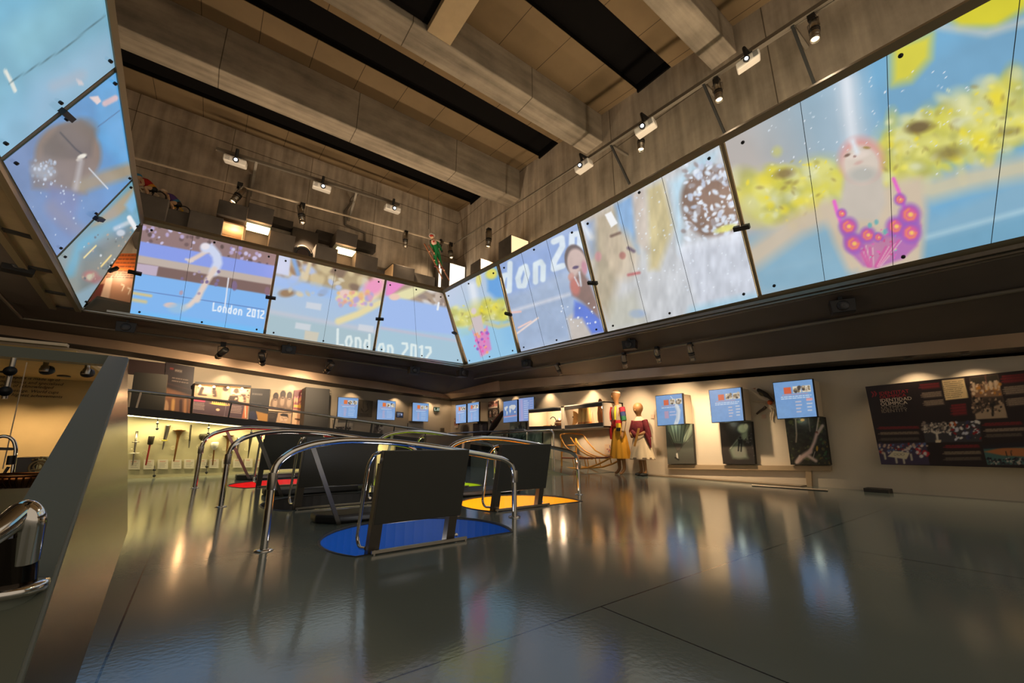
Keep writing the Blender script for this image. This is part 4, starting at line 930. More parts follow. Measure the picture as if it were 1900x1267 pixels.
# papier-mache cyclists
SKINC = mat('painted_skin', (206, 168, 132), .6, noise=.05)
def cyclist(p, label, sc, shirt, hem, cap, frame_c, rot=0.):
    t = thing('cyclist_figure', label, 'figure', (0, 0, 0), 'painted cyclist figures'); k = sc
    J = [(-.05, 0, .62, .17), (-.22, 0, .80, .18), (-.42, 0, .93, .17), (-.53, 0, .99, .08), (-.60, 0, 1.06, .13), (-.66, 0, 1.13, .11)]
    E_ = [(0, 1), (1, 2), (2, 3), (3, 4), (4, 5)]
    for s_ in (-1, 1):
        b0 = len(J); J += [(-.42, s_*.17, .86, .075), (-.30, s_*.23, .62, .07), (-.50, s_*.17, .56, .062), (-.66, s_*.12, .60, .05)]; E_ += [(2, b0), (b0, b0+1), (b0+1, b0+2), (b0+2, b0+3)]
        b0 = len(J); fy = .12*s_; dz = .10*(s_ < 0)
        J += [(-.03, s_*.12, .56, .13), (-.26, s_*.15, .42+dz, .10), (-.10, fy, .16+dz, .075), (-.16, fy, .05+dz, .055)]; E_ += [(0, b0), (b0, b0+1), (b0+1, b0+2), (b0+2, b0+3)]
    J = [(x*k, y*k, z*k, r*k) for x, y, z, r in J]
    skin_body('body', J, E_, SKINC, t, 2)
    o = MB(); o.tube([(-.10*k, 0, .70*k), (-.22*k, 0, .80*k), (-.34*k, 0, .885*k), (-.46*k, 0, .95*k)], [.185*k, .205*k, .20*k, .14*k], 16); o.build('jersey', mat('jersey_'+shirt[0], shirt[1], .6), t)
    o = MB(); o.tube([(.0*k, 0, .60*k), (-.05*k, 0, .64*k), (-.11*k, 0, .70*k)], [.19*k, .2*k, .20*k], 16); o.build('jersey_hem', mat('hem_'+shirt[0], hem, .6), t)
    o = MB(); o.ball((.01*k, 0, .58*k), (.19*k, .19*k, .17*k)); o.build('shorts', M_BLACK, t)
    o = MB(); o.ball((-.635*k, 0, 1.14*k), (.145*k, .14*k, .10*k)); o.box((-.84*k, -.08*k, 1.10*k), (-.72*k, .08*k, 1.125*k)); o.build('cap', mat('cap_'+shirt[0], cap, .6), t)
    for s_ in (-1, 1):
        dz = .10*(s_ < 0)
        MB().ball((-.20*k, s_*.12*k, (.045+dz)*k), (.13*k, .05*k, .045*k)).build('shoe', M_BLACK, t)
        MB().ball((-.735*k, s_*.05*k, 1.08*k), (.012*k, .018*k, .014*k)).build('eye', M_BLACK, t)
    MB().ball((-.755*k, 0, 1.05*k), (.03*k, .022*k, .03*k)).build('nose', SKINC, t)
    for cx in (-.72, .30):
        w = MB(); w.torus((cx*k, 0, .29*k), .26*k, .03*k, (0, 1, 0)); w = w.build('wheel', M_BLACK, t)
        sp_ = MB()
        for i in range(8): sp_.tube([(cx*k, 0, .29*k), ((cx+.25*math.cos(i*PI/4))*k, 0, (.29+.25*math.sin(i*PI/4))*k)], .005*k, 4)
        sp_.build('spokes', M_STEEL, w)
    o = MB()
    for a, c in (((-.72, 0, .29), (-.55, 0, .58)), ((-.55, 0, .58), (-.20, 0, .12)), ((-.20, 0, .12), (.02, 0, .52)), ((.02, 0, .52), (-.53, 0, .54)), ((-.20, 0, .12), (.30, 0, .29)), ((.30, 0, .29), (.02, 0, .50)), ((-.55, 0, .58), (-.66, 0, .60))):
        o.tube([tuple(v*k for v in a), tuple(v*k for v in c)], .028*k, 8)
    o.tube([(-.66*k, -.16*k, .60*k), (-.66*k, .16*k, .60*k)], .02*k, 8); o.build('bicycle_frame', frame_c, t)
    o = MB(); o.box((-.80*k, -.18*k, -.02*k), (.48*k, .18*k, .012*k)); o.build('base', M_BLOCK, t)
    t.location = V(p); t.rotation_euler = (0, 0, rot); return t
p = at(283, 366, 'y', 15.0); q_ = BL_[0]
zt = at(257, 355, 'y', 14.7)[2]
cyclist((at(281, 362, 'y', 15.1)[0], 15.1, zt+.02), 'cyclist figure in red jersey and blue cap on the left block', .60, ('red', (176, 22, 20)), (220, 150, 40), (50, 130, 170), M_CREAM, -.12)
zt = at(300, 382, 'y', 14.9)[2]
cyclist((at(328, 384, 'y', 15.3)[0], 15.3, zt+.02), 'cyclist figure in purple jersey on a yellow bicycle', .60, ('purple', (92, 62, 130)), (60, 130, 170), (222, 200, 176), mat('yellow_frame', (226, 176, 20), .5), -.12)
# ski jumper
P0 = at(806, 500, 'y', 14.9); sj = thing('ski_jumper_figure', 'ski jumper figure in green suit hanging over its skis', 'figure', (0, 0, 0)); k = 1.0
GREEN = mat('green_suit', (24, 130, 70), .55, noise=.08)
J = [(0, 0, .95, .15), (-.08, 0, 1.15, .16), (-.16, 0, 1.38, .16), (-.22, 0, 1.50, .07), (-.26, 0, 1.60, .11), (-.28, 0, 1.70, .10)]; E_ = [(0, 1), (1, 2), (2, 3), (3, 4), (4, 5)]
for s_ in (-1, 1):
    b0 = len(J); J += [(s_*.10+.02, s_*.04, .85, .12), (s_*.15+.10, s_*.05, .45, .085), (s_*.17+.22, s_*.05, .08, .065)]; E_ += [(0, b0), (b0, b0+1), (b0+1, b0+2)]
    b0 = len(J); J += [(-.12+s_*.17, .02, 1.40, .08), (.02+s_*.26, .1, 1.18, .065), (.10+s_*.22, .02, .98, .05)]; E_ += [(2, b0), (b0, b0+1), (b0+1, b0+2)]
skin_body('suit', J, E_, GREEN, sj, 2)
MB().ball((-.285, -.02, 1.665), (.16, .16, .16)).build('helmet', M_WHITE, sj); MB().ball((-.34, -.10, 1.60), (.12, .10, .06)).build('goggles', mat('red_goggles', (170, 40, 20), .3), sj)
MB().ball((-.28, -.06, 1.55), (.10, .11, .09)).build('face', SKINC, sj); MB().ball((-.20, -.09, 1.30), (.16, .12, .17)).build('bib', mat('bib_pink', (226, 180, 160), .6), sj); MB().ball((-.24, -.17, 1.28), (.06, .04, .07)).build('bib_number', mat('bib_red', (190, 40, 30), .6), sj)
for s_ in (-1, 1):
    MB().ball((.10+s_*.22, .0, .96), (.05, .05, .07)).build('glove', M_BLACK, sj)
    MB().ball((.20+s_*.17, -.02, .05), (.12, .06, .06)).build('boot', mat('boot_maroon', (96, 40, 40), .5), sj)
    MB().tube([(-.62+s_*.12, -.12, 1.04), (-.56+s_*.12, -.12, .98), (-.1+s_*.16, -.08, .44), (.24+s_*.17, -.04, .0), (.62+s_*.2, 0, -.52)], [.03, .04, .04, .04, .03], 6).build('ski', mat('ski_wood', (136, 84, 52), .5), sj)
    for q in (.2, .5, .8): MB().ball((-.5+s_*.13+1.0*q, -.13, .95-1.3*q), .035).build('ski_mark', mat('ski_mark', (230, 180, 140), .5), sj)
sj.location = V(at(808, 496, 'y', 14.9)); sj.scale = (.84,)*3
tag(MB().tube([V(P0)+Vector((-.35, 0, 1.78)), V(P0)+Vector((-.35, .3, 4.2))], .008, 5).build('hanging_wire', M_DARK), 'thin wire holding up the green ski jumper', 'wire')
# junction box and conduit on the back wall
cn = [at(655, 412, 'y', 16.1), at(640, 420, 'y', 16.1), at(640, 418, 'y', 16.1), at(678, 432, 'y', 16.1), at(678, 448, 'y', 16.1)]
tag(MB().tube([at(663, 360, 'y', 16.08), at(640, 392, 'y', 16.08), at(641, 417, 'y', 16.08), at(677, 432, 'y', 16.08), at(677, 452, 'y', 16.08)], .05, 6).build('conduit', M_GREYST), 'bent grey conduit on the upper back wall', 'conduit')
tag(MB().tube([at(467, 325, 'y', 16.08), at(455, 400, 'y', 16.08)], .07, 6).build('conduit', M_GREYST), 'straight grey conduit behind the first silver spotlight', 'conduit')

# ================================================================ SOFFIT FITTINGS
def on_soffit_R(px, py, drop=.05):
    A_, B_, C_ = np.array((8.4, 4.28, 2.365)), np.array((LIPX, 4.89, 3.004)), np.array((LIPX, -.04, 2.802))
    n = np.cross(B_-A_, C_-A_); n = n/np.linalg.norm(n); n = n if n[2] < 0 else -n
    return pl(px, py, A_+n*drop, n)
def on_soffit_B(px, py, drop=.05):
    A_, B_, C_ = np.array((3.64, 15.7, 3.095)), np.array((3.87, LIPY, 3.29)), np.array((-1.625, LIPY, 3.45))
    n = np.cross(B_-A_, C_-A_); n = n/np.linalg.norm(n); n = n if n[2] < 0 else -n
    return pl(px, py, A_+n*drop, n)
R0, R1 = on_soffit_R(880, 702), on_soffit_R(1900, 536); R1 = R1+(R1-R0)*.2
tag(MB().tube([R0, on_soffit_R(1300, 634), R1], .028, 8).build('track_tube', M_GREYST), 'grey lighting tube under the right soffit', 'track')
B0, B1 = on_soffit_B(40, 590), on_soffit_B(872, 702)
tag(MB().tube([B0, on_soffit_B(472, 645), B1], .03, 8).build('track_tube', M_GREYST), 'grey lighting tube under the back soffit', 'track')
tag(MB().tube([B0, np.array(B0)-LEFTD*7], .03, 8).build('track_tube', M_GREYST), 'grey lighting tube under the left soffit', 'track')
LG = 'grey spotlights under the soffits'
TGT = lambda px, py: at(px, py, 'x', XR)
TGB = lambda px, py: at(px, py, 'y', YB)
for (px, py), tg, k, lb, en, cone in (
    ((1036, 677), TGT(1100, 820), .95, 'soffit spotlight above the wooden sled', 190, 75),
    ((1158, 659), TGT(1175, 800), 1.0, 'soffit spotlight right above the tall mannequin', 140, 70),
    ((1219, 648), TGT(1260, 800), .95, 'soffit spotlight turned flat, left of its bright neighbour', 130, 85),
    ((1281, 641), TGT(1340, 880), 1.0, 'soffit spotlight with glowing front above the monitors', 230, 95)):
    spotlight(on_soffit_R(px, py, .10), tg, lb, LG, k, en*K_SPOT, cone, dark=True, hang=.14)
for (px, py), tg, k, lb, en, cone in (
    ((414, 641), TGB(330, 720), 1.5, 'soffit spotlight above the chess photographs', 200, 85),
    ((488, 652), TGB(500, 760), 1.5, 'soffit spotlight above the athlete trio photograph', 200, 85),
    ((612, 670), TGB(540, 760), 1.5, 'soffit spotlight aimed left, nearest the monitors', 190, 85)):
    spotlight(on_soffit_B(px, py, .10), tg, lb, LG, k, en*K_SPOT, cone, dark=True, hang=.14)
def speaker(p, label, k=1.0, rot=0.):
    t = thing('loudspeaker', label, 'speaker', p, 'black loudspeakers under the soffit'); p = V(p); Mr = Matrix.Rotation(rot, 3, 'Z')
    o = MB(); c = [Mr @ Vector((x*.13*k, y*.09*k, 0)) for x, y in ((-1, -1), (1, -1), (1, 1), (-1, 1))]
    o.hexa([p+q+Vector((0, 0, -.2*k)) for q in c], [p+q*1.1+Vector((0, 0, -.02)) for q in c]); o.build('cabinet', M_BLACK, t, bevel=.01)
    o = MB(); n = Mr @ Vector((0, -1, 0)); o.lathe([(.001, 0), (.07*k, .005), (.065*k, .015), (.001, .004)], p+n*.097*k+Vector((0, 0, -.11*k)), n, 14); o.build('cone', mat('cone_grey', (40, 40, 42), .4), t)
    o = MB(); o.bar(p+Vector((0, 0, -.05)), p+Vector((0, 0, .08)), .05, .05); o.build('bracket', M_DARK, t)
for (px, py), lb, rr in (((1560, 556), 'largest black loudspeaker, on the right soffit under the big screen', -1.2), ((1168, 631), 'black loudspeaker on the right soffit above the tall mannequin', -1.2), ((978, 668), 'small black loudspeaker on the right soffit near the corner', -1.0)):
    speaker(on_soffit_R(px, py, .03), lb, 1.05, rr)
for (px, py), lb in (((237, 598), 'black loudspeaker under the gymnast screen at far left'), ((536, 641), 'black loudspeaker under the middle back screen'), ((768, 680), 'black loudspeaker under the back screen nearest the corner'), ((858, 686), 'black loudspeaker right in the soffit corner')):
    speaker(on_soffit_B(px, py, .03), lb, 1.25)
speaker(at(40, 478, 'y', 10.2), 'black loudspeaker hanging beside the glazed strip at left', 1.4, .3)
# recessed downlights in the dark band on the right and other small ceiling lamps
def downlight(p, label, e=18, aim=None, k=1.0):
    t = thing('recessed_downlight', label, 'downlight', p, 'small recessed downlights'); p = V(p)
    MB().lathe([(.035*k, .002), (.05*k, -.004), (.05*k, -.012), (.034*k, -.012)], p, (0, 0, 1), 14).build('rim', M_DARK, t)
    MB().lathe([(.001, -.004), (.034*k, -.006)], p, (0, 0, 1), 12).build('lens', M_LENS, t)
    if e: light('SPOT', 'lamp', p-Vector((0, 0, .02)), e, WARM, aim=aim if aim is not None else p-Vector((0, 0, 1)), size=.03, spot=110, blend=.7, parent=t)
for (px, py), lb, e in (((1684, 662), 'downlight in the dark band over the big board, left one', 20), ((1790, 654), 'downlight in the dark band over the big board, right one', 20)):
    p = at(px, py, 'x', 8.46); p[2] = np.interp(p[1], [.2, 2.2], [1.93, 2.04])-.004; downlight(p, lb, e*K_SPOT, aim=p+np.array([.10, 0, -1]))
for y in (-.8, -1.8): downlight((8.46, y, 1.855+(y+1)*.055), 'downlight over the big board past the right edge', 18*K_SPOT, aim=(8.68, y, .8))
for (px, py), lb in (((612, 725), 'tiny lamp beside the dark panel on the back wall'), ((816, 739), 'tiny bright lamp left of the corner'), ((834, 741), 'tiny bright lamp right in the corner'), ((921, 727), 'tiny lamp in the band right of the corner')):
    p = at(px, py, 'y', 15.85) if px < 840 else at(px, py, 'x', 8.5); downlight(p, lb, 10 if px > 700 else 0, aim=p+np.array([.15, .2, -1]))

# ================================================================ VIEWING STATIONS (wells, backrests, rails, cushions)
M_PANEL = mat('dark_panel', (66, 66, 62), .42, noise=.04, nscale=3)
M_CUSH = mat('black_cushion', (34, 34, 34), .5, bump=.06, bscale=30)
M_CUSHT = mat('cushion_piping', (92, 76, 58), .5)
ARCH = [(0, 0), (-.005, .50), (.015, .60), (.10, .68), (.245, .735), (.49, .768), (.86, .757), (1.27, .71), (1.74, .643), (2.09, .583), (2.20, .525), (2.235, .43), (2.24, 0)]
LAB = {'blue': ('around the blue well, nearest the camera', 'blue'), 'yellow': ('around the yellow-orange well', 'yellow'), 'black': ('around the black well, middle of the left three', 'black'),
       'green': ('around the green well at the far right', 'green'), 'red': ('around the red well, farthest back', 'red')}
for nm, st in STATIONS.items():
    (cx, cy), r, ch = st['c'], st['r'], st['ch']; h = st['h']; x0, x1, yr = st['rail']; kx = (x1-x0)/2.24
    P = d_shape(st, 36); depth = -.42
    # well: coloured lining with a rim, lamp inside
    w = thing('light_well', nm+' lined floor well glowing beneath its leaning backrest', 'light well', (cx, cy, 0), 'coloured floor wells')
    o = MB(); n = len(P)
    o.add([(x, y, 0) for x, y in P]+[(x, y, depth) for x, y in P], [(i, (i+1) % n, (i+1) % n+n, i+n) for i in range(n)]+[tuple(range(n, 2*n))])
    o.build('lining', mat('well_'+nm, st['col'], .55), w)
    o = MB()
    a = math.asin((ch-cy)/r)
    o.tube([(x, y, -.004) for x, y in P], .012, 6, closed=True); o.build('rim', M_DARK, w)
    light('POINT', 'well_lamp', (cx-.1, cy+.05, -.20), st['e']*1.0, (1, .95, .85), size=.12, parent=w)
    # backrest leaning towards the entrance
    yb = ch+.06; yt = yb-.20*h; pz = .693*h; xl = cx-.55*h if nm != 'blue' else 1.06; xr = xl+.69*h
    if nm == 'yellow': xl, xr = 2.76, 3.49
    if nm == 'black': xl, xr = 1.00, 1.85
    if nm == 'red': xl, xr = .92, 1.85
    if nm == 'green': xl, xr = 2.95, 3.8
    b_ = thing('leaning_backrest', 'dark leaning backrest standing in the %s well' % nm, 'backrest', (xl, yb, 0), 'leaning backrests')
    def lp(x, t, d=0.): # t: 0 bottom of leg, 1 top; d: depth offset behind
        return (x, yb+(yt-yb)*t+d, depth*.45*(1-t)+pz*t)
    tb = .43
    o = MB(); o.hexa([lp(xl, tb), lp(xr, tb), lp(xr, tb, .075), lp(xl, tb, .075)], [lp(xl, 1), lp(xr, 1), lp(xr, 1, .075), lp(xl, 1, .075)]); o.build('panel', M_PANEL, b_, bevel=.006)
    for (a0, a1) in ((xl-.012, xl+.065), (xr-.10, xr-.03)):
        o = MB(); o.hexa([lp(a0, 0), lp(a1, 0), lp(a1, 0, .07), lp(a0, 0, .07)], [lp(a0, .9, .005), lp(a1, .9, .005), lp(a1, .9, .07), lp(a0, .9, .07)]); o.build('leg', mat('leg_grey', (92, 86, 78), .4, metal=.4), b_)
    for sx, xx in ((-1, xl-.015), (1, xr+.015)):
        pts = [lp(xx, .985, .05), lp(xx+sx*.012, .97, .12*h), lp(xx+sx*.02, .88, .20*h), lp(xx+sx*.02, .30, .20*h), lp(xx+sx*.015, .24, .14*h), lp(xx, .25, .05)]
        MB().tube(smooth_path(pts, .07), .013*h, 8).build('grab_handle', M_CHROME, b_)
    o = MB(); o.bar((xl+.0, ch-.02, .018), (xr+.06, ch-.02, .018), .02, .02); o.bar((xl+.02, ch-.02, 0), (xl+.02, ch-.02, .03), .012, .012); o.bar((xr+.05, ch-.02, 0), (xr+.05, ch-.02, .03), .012, .012)
    o.build('foot_bar', M_STEEL, b_)
    # arched rail
    t = thing('arched_handrail', 'arched chrome handrail '+LAB[nm][0], 'handrail', (x0, yr, 0), 'arched chrome handrails')
    pts = [(x0+x*kx, yr, z*h) for x, z in ARCH]
    sp_ = smooth_path(pts, .14, 4)
    MB().tube(sp_, .027*max(1, h*.95), 12).build('rail', M_CHROME, t)
    for xx in (x0, x1): MB().lathe([(.062, .001), (.062, .008), (.03, .012)], (xx, yr, 0), (0, 0, 1), 18).build('base_plate', M_CHROME, t)
    # joint sleeves where the post meets the bend
    for xx, zz in ((x0-.004, .47*h), (x1-.0, .40*h)): MB().lathe([(.030*h, -.06), (.033*h, -.05), (.033*h, .05), (.030*h, .06)], (xx, yr, zz), (0, 0, 1), 12).build('sleeve', M_STEEL, t)
    ys_ = cy+r*1.02
    for fx, bx in ((.245, cx-.45*h), (1.6, cx+.55*h)):
        i = np.interp(fx, [a[0] for a in ARCH[1:-2]], [a[1] for a in ARCH[1:-2]])
        MB().bar((x0+fx*kx, yr, i*h-.02), (bx, ys_, .0), .035*h, .018*h, (0, 1, 0)).build('strut', mat('leg_grey', (92, 86, 78), .4, metal=.4), t)
    # cushion behind the well
    cu = thing('floor_cushion', 'black floor cushion behind the %s well' % nm, 'cushion', (cx, ys_+.3, 0), 'black floor cushions')
    y0c = cy+r+.04
    o = MB(); xa, xb = cx-.62*h, cx+.62*h
    o.prism([(xa, y0c+.40*h, .005), (xa, y0c+.18*h, .005), (xa+.16*h, y0c, .005), (xb-.16*h, y0c, .005), (xb, y0c+.18*h, .005), (xb, y0c+.40*h, .005)], (0, 0, .075*h)); o.build('pad', M_CUSH, cu, bevel=.02)
    o = MB(); o.bar((xb+.01, y0c+.20*h, .05*h), (xb+.03, y0c+.20*h, .05*h), .06, .05); o.build('end_clip', M_STEEL, cu)
# glowing piece added to stand for the flame-like reflection in the black well
tag(MB().lathe([(.001, 0), (.016, .015), (.014, .04), (.004, .08), (.001, .1)], (1.98, 5.56, -.10), (0, 0, 1), 10).build('flame_glint', mat('flame', (255, 200, 120), .4, emis=(1., .62, .25), estr=6)), 'small flame-shaped lamp inside the black well', 'lamp')

# ================================================================ RAMP ALONG THE BACK WALL, TORCH DISPLAY
YT = 12.184
def ramp_z(x): return float(np.interp(x, [-8, -1.32, 2.9, 6.4, 8.73], [2.15, 1.47, 1.10, .76, .52]))
o = MB(); xs = [-8, -1.32, 2.9, 6.4, 8.73]
for a, c in zip(xs[:-1], xs[1:]):
    za, zc = ramp_z(a), ramp_z(c); y0 = YT-.45
    o.hexa([(a, y0, za-.16), (c, y0, zc-.16), (c, YB, zc-.16), (a, YB, za-.16)], [(a, y0, za), (c, y0, zc), (c, YB, zc), (a, YB, za)])
struct(o.build('floor_ramp', M_DARK), 'dark ramp climbing left along the back wall')
o = MB(); o.hexa([(7.1, 7.3, 0), (XR, 7.3, 0), (XR, YT-.45, 0), (7.1, YT-.45, 0)], [(7.1, 7.3, .005), (XR, 7.3, .005), (XR, YT-.45, .50), (7.1, YT-.45, .50)])
struct(o.build('floor_ramp_right', mfl), 'lower end of the ramp along the right wall')
o = MB(); o.hexa([(-2.3, YT, 0), (5.6, YT, 0), (5.6, YT+.1, 0), (-2.3, YT+.1, 0)], [(-2.3, YT, ramp_z(-2.3)-.16), (5.6, YT, ramp_z(5.6)-.16), (5.6, YT+.1, ramp_z(5.6)-.16), (-2.3, YT+.1, ramp_z(-2.3)-.16)])
struct(o.build('wall_torch', mat('torch_wall_paint', (196, 186, 146), .65, noise=.03)), 'pale wall under the ramp that carries the torches')
o = MB(); o.hexa([(4.6, YT-.4, 0), (8.6, YT-.4, 0), (8.6, YT-.3, 0), (4.6, YT-.3, 0)], [(4.6, YT-.4, ramp_z(4.6)-.16), (8.6, YT-.4, ramp_z(8.6)-.16), (8.6, YT-.3, ramp_z(8.6)-.16), (4.6, YT-.3, ramp_z(4.6)-.16)])
struct(o.build('wall_ramp_end', M_DARK), 'dark closed end below the ramp')
# led line under the ramp edge
p, q_ = (-2.2, YT-.30, ramp_z(-2.2)-.19), (4.5, YT-.30, ramp_z(4.5)-.19)
ld_ = thing('led_line', 'yellowish light line tucked under the ramp edge above the torches', 'light', p)
MB().bar((-2.2, YT-.30, ramp_z(-2.2)-.175), (4.5, YT-.30, ramp_z(4.5)-.175), .05, .02).build('strip', M_LED, ld_)
for i in range(6):
    x = -1.7+i*1.15; light('AREA', 'lamp', (x, YT-.32, ramp_z(x)-.21), 15, (1., .84, .44), aim=(x, YT-.08, 0), sx=1.1, sy=.06, parent=ld_)
# ramp railing
rl = thing('ramp_railing', 'thin dark railing climbing left along the ramp edge', 'railing', (-1.3, YT-.4, 1.47))
yq = YT-.40
ra = [at(236, 724, 'y', yq), at(430, 746, 'y', yq), at(620, 774, 'y', yq), at(828, 804, 'y', yq)]
pre = ra[0]+(ra[0]-ra[1])*.8
MB().tube([pre]+ra, .03, 8).build('top_rail', M_STEEL, rl)
for px in (262, 430, 622, 644, 690, 732, 790):
    pt = np.interp(px, [236, 430, 620, 828], [724, 746, 774, 804]); t_ = at(px, pt, 'y', yq)
    MB().bar(t_, (t_[0]-.02, yq, ramp_z(t_[0])), .05 if px < 300 else .03, .03).build('post', M_CREAM if px < 300 else M_DARK, rl)
# torches
TP = YT-.06
def torch(top, bot, kind, label, cols):
    A_, B_ = V(at(*top, 'y', TP-.04)), V(at(*bot, 'y', TP-.04)); d = (A_-B_); L = d.length; d.normalize()
    t = thing('torch', label, 'torch', B_, 'torches on the display wall'); hm, km = cols
    s_ = L
    if kind == 'guard':
        MB().lathe([(.012, 0), (.016, s_*.5), (.02, s_*.6), (.024, s_), (.015, s_)], B_, d, 12).build('shaft', hm, t)
        MB().lathe([(.001, 0), (.085, .004), (.09, .016), (.001, .03)], B_+d*s_*.33, d, 18).build('guard', km, t); MB().torus(B_+d*s_*.68, .05, .012, d, 18, 6).build('ring', hm, t)
    elif kind == 'block':
        MB().lathe([(.015, 0), (.018, s_*.66), (.022, s_*.7)], B_, d, 12).build('handle', km, t); MB().lathe([(.03, s_*.70), (.05, s_*.72), (.055, s_*.97), (.05, s_), (.03, s_*.99)], B_, d, 16).build('head', hm, t)
    elif kind == 'cone':
        MB().lathe([(.010, 0), (.022, s_*.32)], B_, d, 12).build('handle', hm, t); MB().lathe([(.001, 0), (.055, .004), (.055, .02), (.001, .024)], B_+d*s_*.35, d, 18).build('ring', km, t); MB().lathe([(.026, s_*.40), (.032, s_*.45), (.048, s_*.98), (.055, s_), (.04, s_*.99)], B_, d, 16).build('head', hm, t)
    elif kind == 'flare':
        MB().lathe([(.014, 0), (.022, s_*.55), (.026, s_*.72)], B_, d, 12).build('handle', km, t); MB().lathe([(.026, s_*.72), (.035, s_*.82), (.075, s_*.93), (.13, s_*.98), (.06, s_*.985), (.05, s_), (.02, s_)], B_, d, 20).build('head', hm, t)
    elif kind == 'stick':
        MB().lathe([(.010, 0), (.018, s_*.28), (.026, s_*.3)], B_, d, 12).build('handle', hm, t); MB().lathe([(.017, s_*.3), (.020, s_*.9), (.018, s_)], B_, d, 12).build('shaft', km, t)
    elif kind == 'bowl':
        MB().lathe([(.013, 0), (.016, s_*.68)], B_, d, 12).build('handle', km, t); MB().lathe([(.02, s_*.66), (.07, s_*.78), (.085, s_*.92), (.07, s_), (.02, s_)], B_, d, 20).build('head', hm, t)
    elif kind == 'taper':
        MB().lathe([(.008, 0), (.02, s_*.5), (.036, s_*.95), (.04, s_), (.02, s_)], B_, d, 14).build('shaft', hm, t)
    # glass holder peg
    c = B_+d*L*.42+Vector((-.06, .05, 0)); MB().torus(c, .038, .006, (0, 1, 0), 16, 5).build('holder', mat('holder_clear', (226, 214, 176), .2, spec=.8), t)
MG = M_STEEL; MD = mat('torch_dark', (62, 56, 42), .4, metal=.5); MR = mat('torch_red', (134, 30, 18), .5); MBz = mat('torch_bronze', (112, 74, 30), .4, metal=.4); MY = mat('torch_gold', (226, 196, 60), .3, metal=.6); MW = mat('torch_white', (214, 206, 188), .4)
torch((254.4, 800), (246, 863), 'guard', 'slender silver torch with a round guard, leftmost on the wall', (MG, MW))
torch((281.5, 809), (270.5, 863), 'block', 'torch with red handle and grey block head', (MD, MR))
torch((312, 789), (301.5, 834), 'cone', 'short silver torch with bright yellow ring', (MG, MY))
torch((333, 797), (322.5, 856), 'flare', 'brown torch flaring out like a trumpet', (MBz, MBz))
torch((354.5, 788), (350.5, 831), 'stick', 'thin dark stick-like torch', (MG, MD))
torch((377.5, 805), (373, 845), 'bowl', 'dark round-headed torch half hidden behind the first rail post', (MD, MBz))
torch((398.5, 820), (394.5, 863), 'bowl', 'torch with white bowl head and brown handle', (MW, MBz))
torch((424, 807), (419.5, 852), 'flare', 'small bronze torch with funnel head', (MBz, MBz))
torch((465.5, 811), (460, 850), 'taper', 'dark tapering torch right of the funnel-headed one', (MD, MD))
torch((443, 812), (440, 852), 'taper', 'slim steel torch between the two dark ones', (MG, MG))
torch((490, 816), (486, 852), 'stick', 'thin steel torch rightmost, beside the dark panel', (MG, MG))
for i, (x0p, x1p) in enumerate(((238, 260), (266, 286), (292, 312), (318, 337), (341, 361), (371, 384), (388, 406), (411, 427), (432, 451), (453, 469), (473, 487))):
    yt_, yb_ = 853-i*.25, 871-i*.42
    q = [at(x0p+.8, yt_, 'y', TP+.03), at(x1p, yt_, 'y', TP+.03), at(x1p-.6, yb_, 'y', TP+.03), at(x0p, yb_, 'y', TP+.03)]
    nth = ('first', 'second', 'third', 'fourth', 'fifth', 'sixth', 'seventh', 'eighth', 'ninth', 'tenth', 'last')[i]
    t = thing('caption_card', 'small white caption card, %s from the left below the torches' % nth, 'card', q[3], 'caption cards below the torches')
    MB().hexa(q, [np.array(p)+np.array([0, .02, 0]) for p in q]).build('card', M_CREAM, t)
    def cap(A, s=i): A.fill((216, 206, 184)); A.words(.2, .14, .8, 1, .2, .10, (190, 120, 100), seed=s, ragged=.3); A.words(.2, .34, .85, 4, .14, .05, (140, 130, 112), seed=s+30)
    picture('print', q, 26, 20, cap, M_PRINT, t, 'uv', (0, -.003, 0))
for i, (px, y0p, y1p) in enumerate(((293, 772, 798), (388, 782, 806), (467, 793, 812), (539, 800, 818))):
    A_ = V(at(px, y0p, 'y', YT-.30)); B_ = V(at(px-1.5, y1p, 'y', YT-.30))
    t = thing('hanging_cable', 'thin cable with two clamps under the ramp edge, number counted from left: %s' % ('one', 'two', 'three', 'four')[i], 'cable', A_, 'clamped cables under the ramp')
    t['label'] = ('clamped cable under the ramp above the trumpet torch', 'clamped cable under the ramp above the first rail post', 'clamped cable under the ramp above the dark tapering torch', 'clamped cable under the ramp above the red well backrest')[i]
    MB().tube([A_, B_], .01, 6).build('cable', M_DARK, t)
    for f in (.15, .5, .9): MB().ball(A_.lerp(B_, f), .028, 8, 6).build('clamp', M_BLACK, t)
for px, y0p, y1p, lb in ((286, 864, 886, 'short cable with clamps standing below the second card'), (383, 858, 880, 'short cable with clamps below the sixth card')):
    A_ = V(at(px+1, y0p, 'y', YT-.08)); B_ = V(at(px, y1p, 'y', YT-.08)); B_.z = max(B_.z, .0); t = thing('floor_cable', lb, 'cable', B_); MB().tube([A_, B_], .01, 6).build('cable', M_STEEL, t)
    for f in (.35, .85): MB().ball(A_.lerp(B_, f), .028, 8, 6).build('clamp', M_BLACK, t)

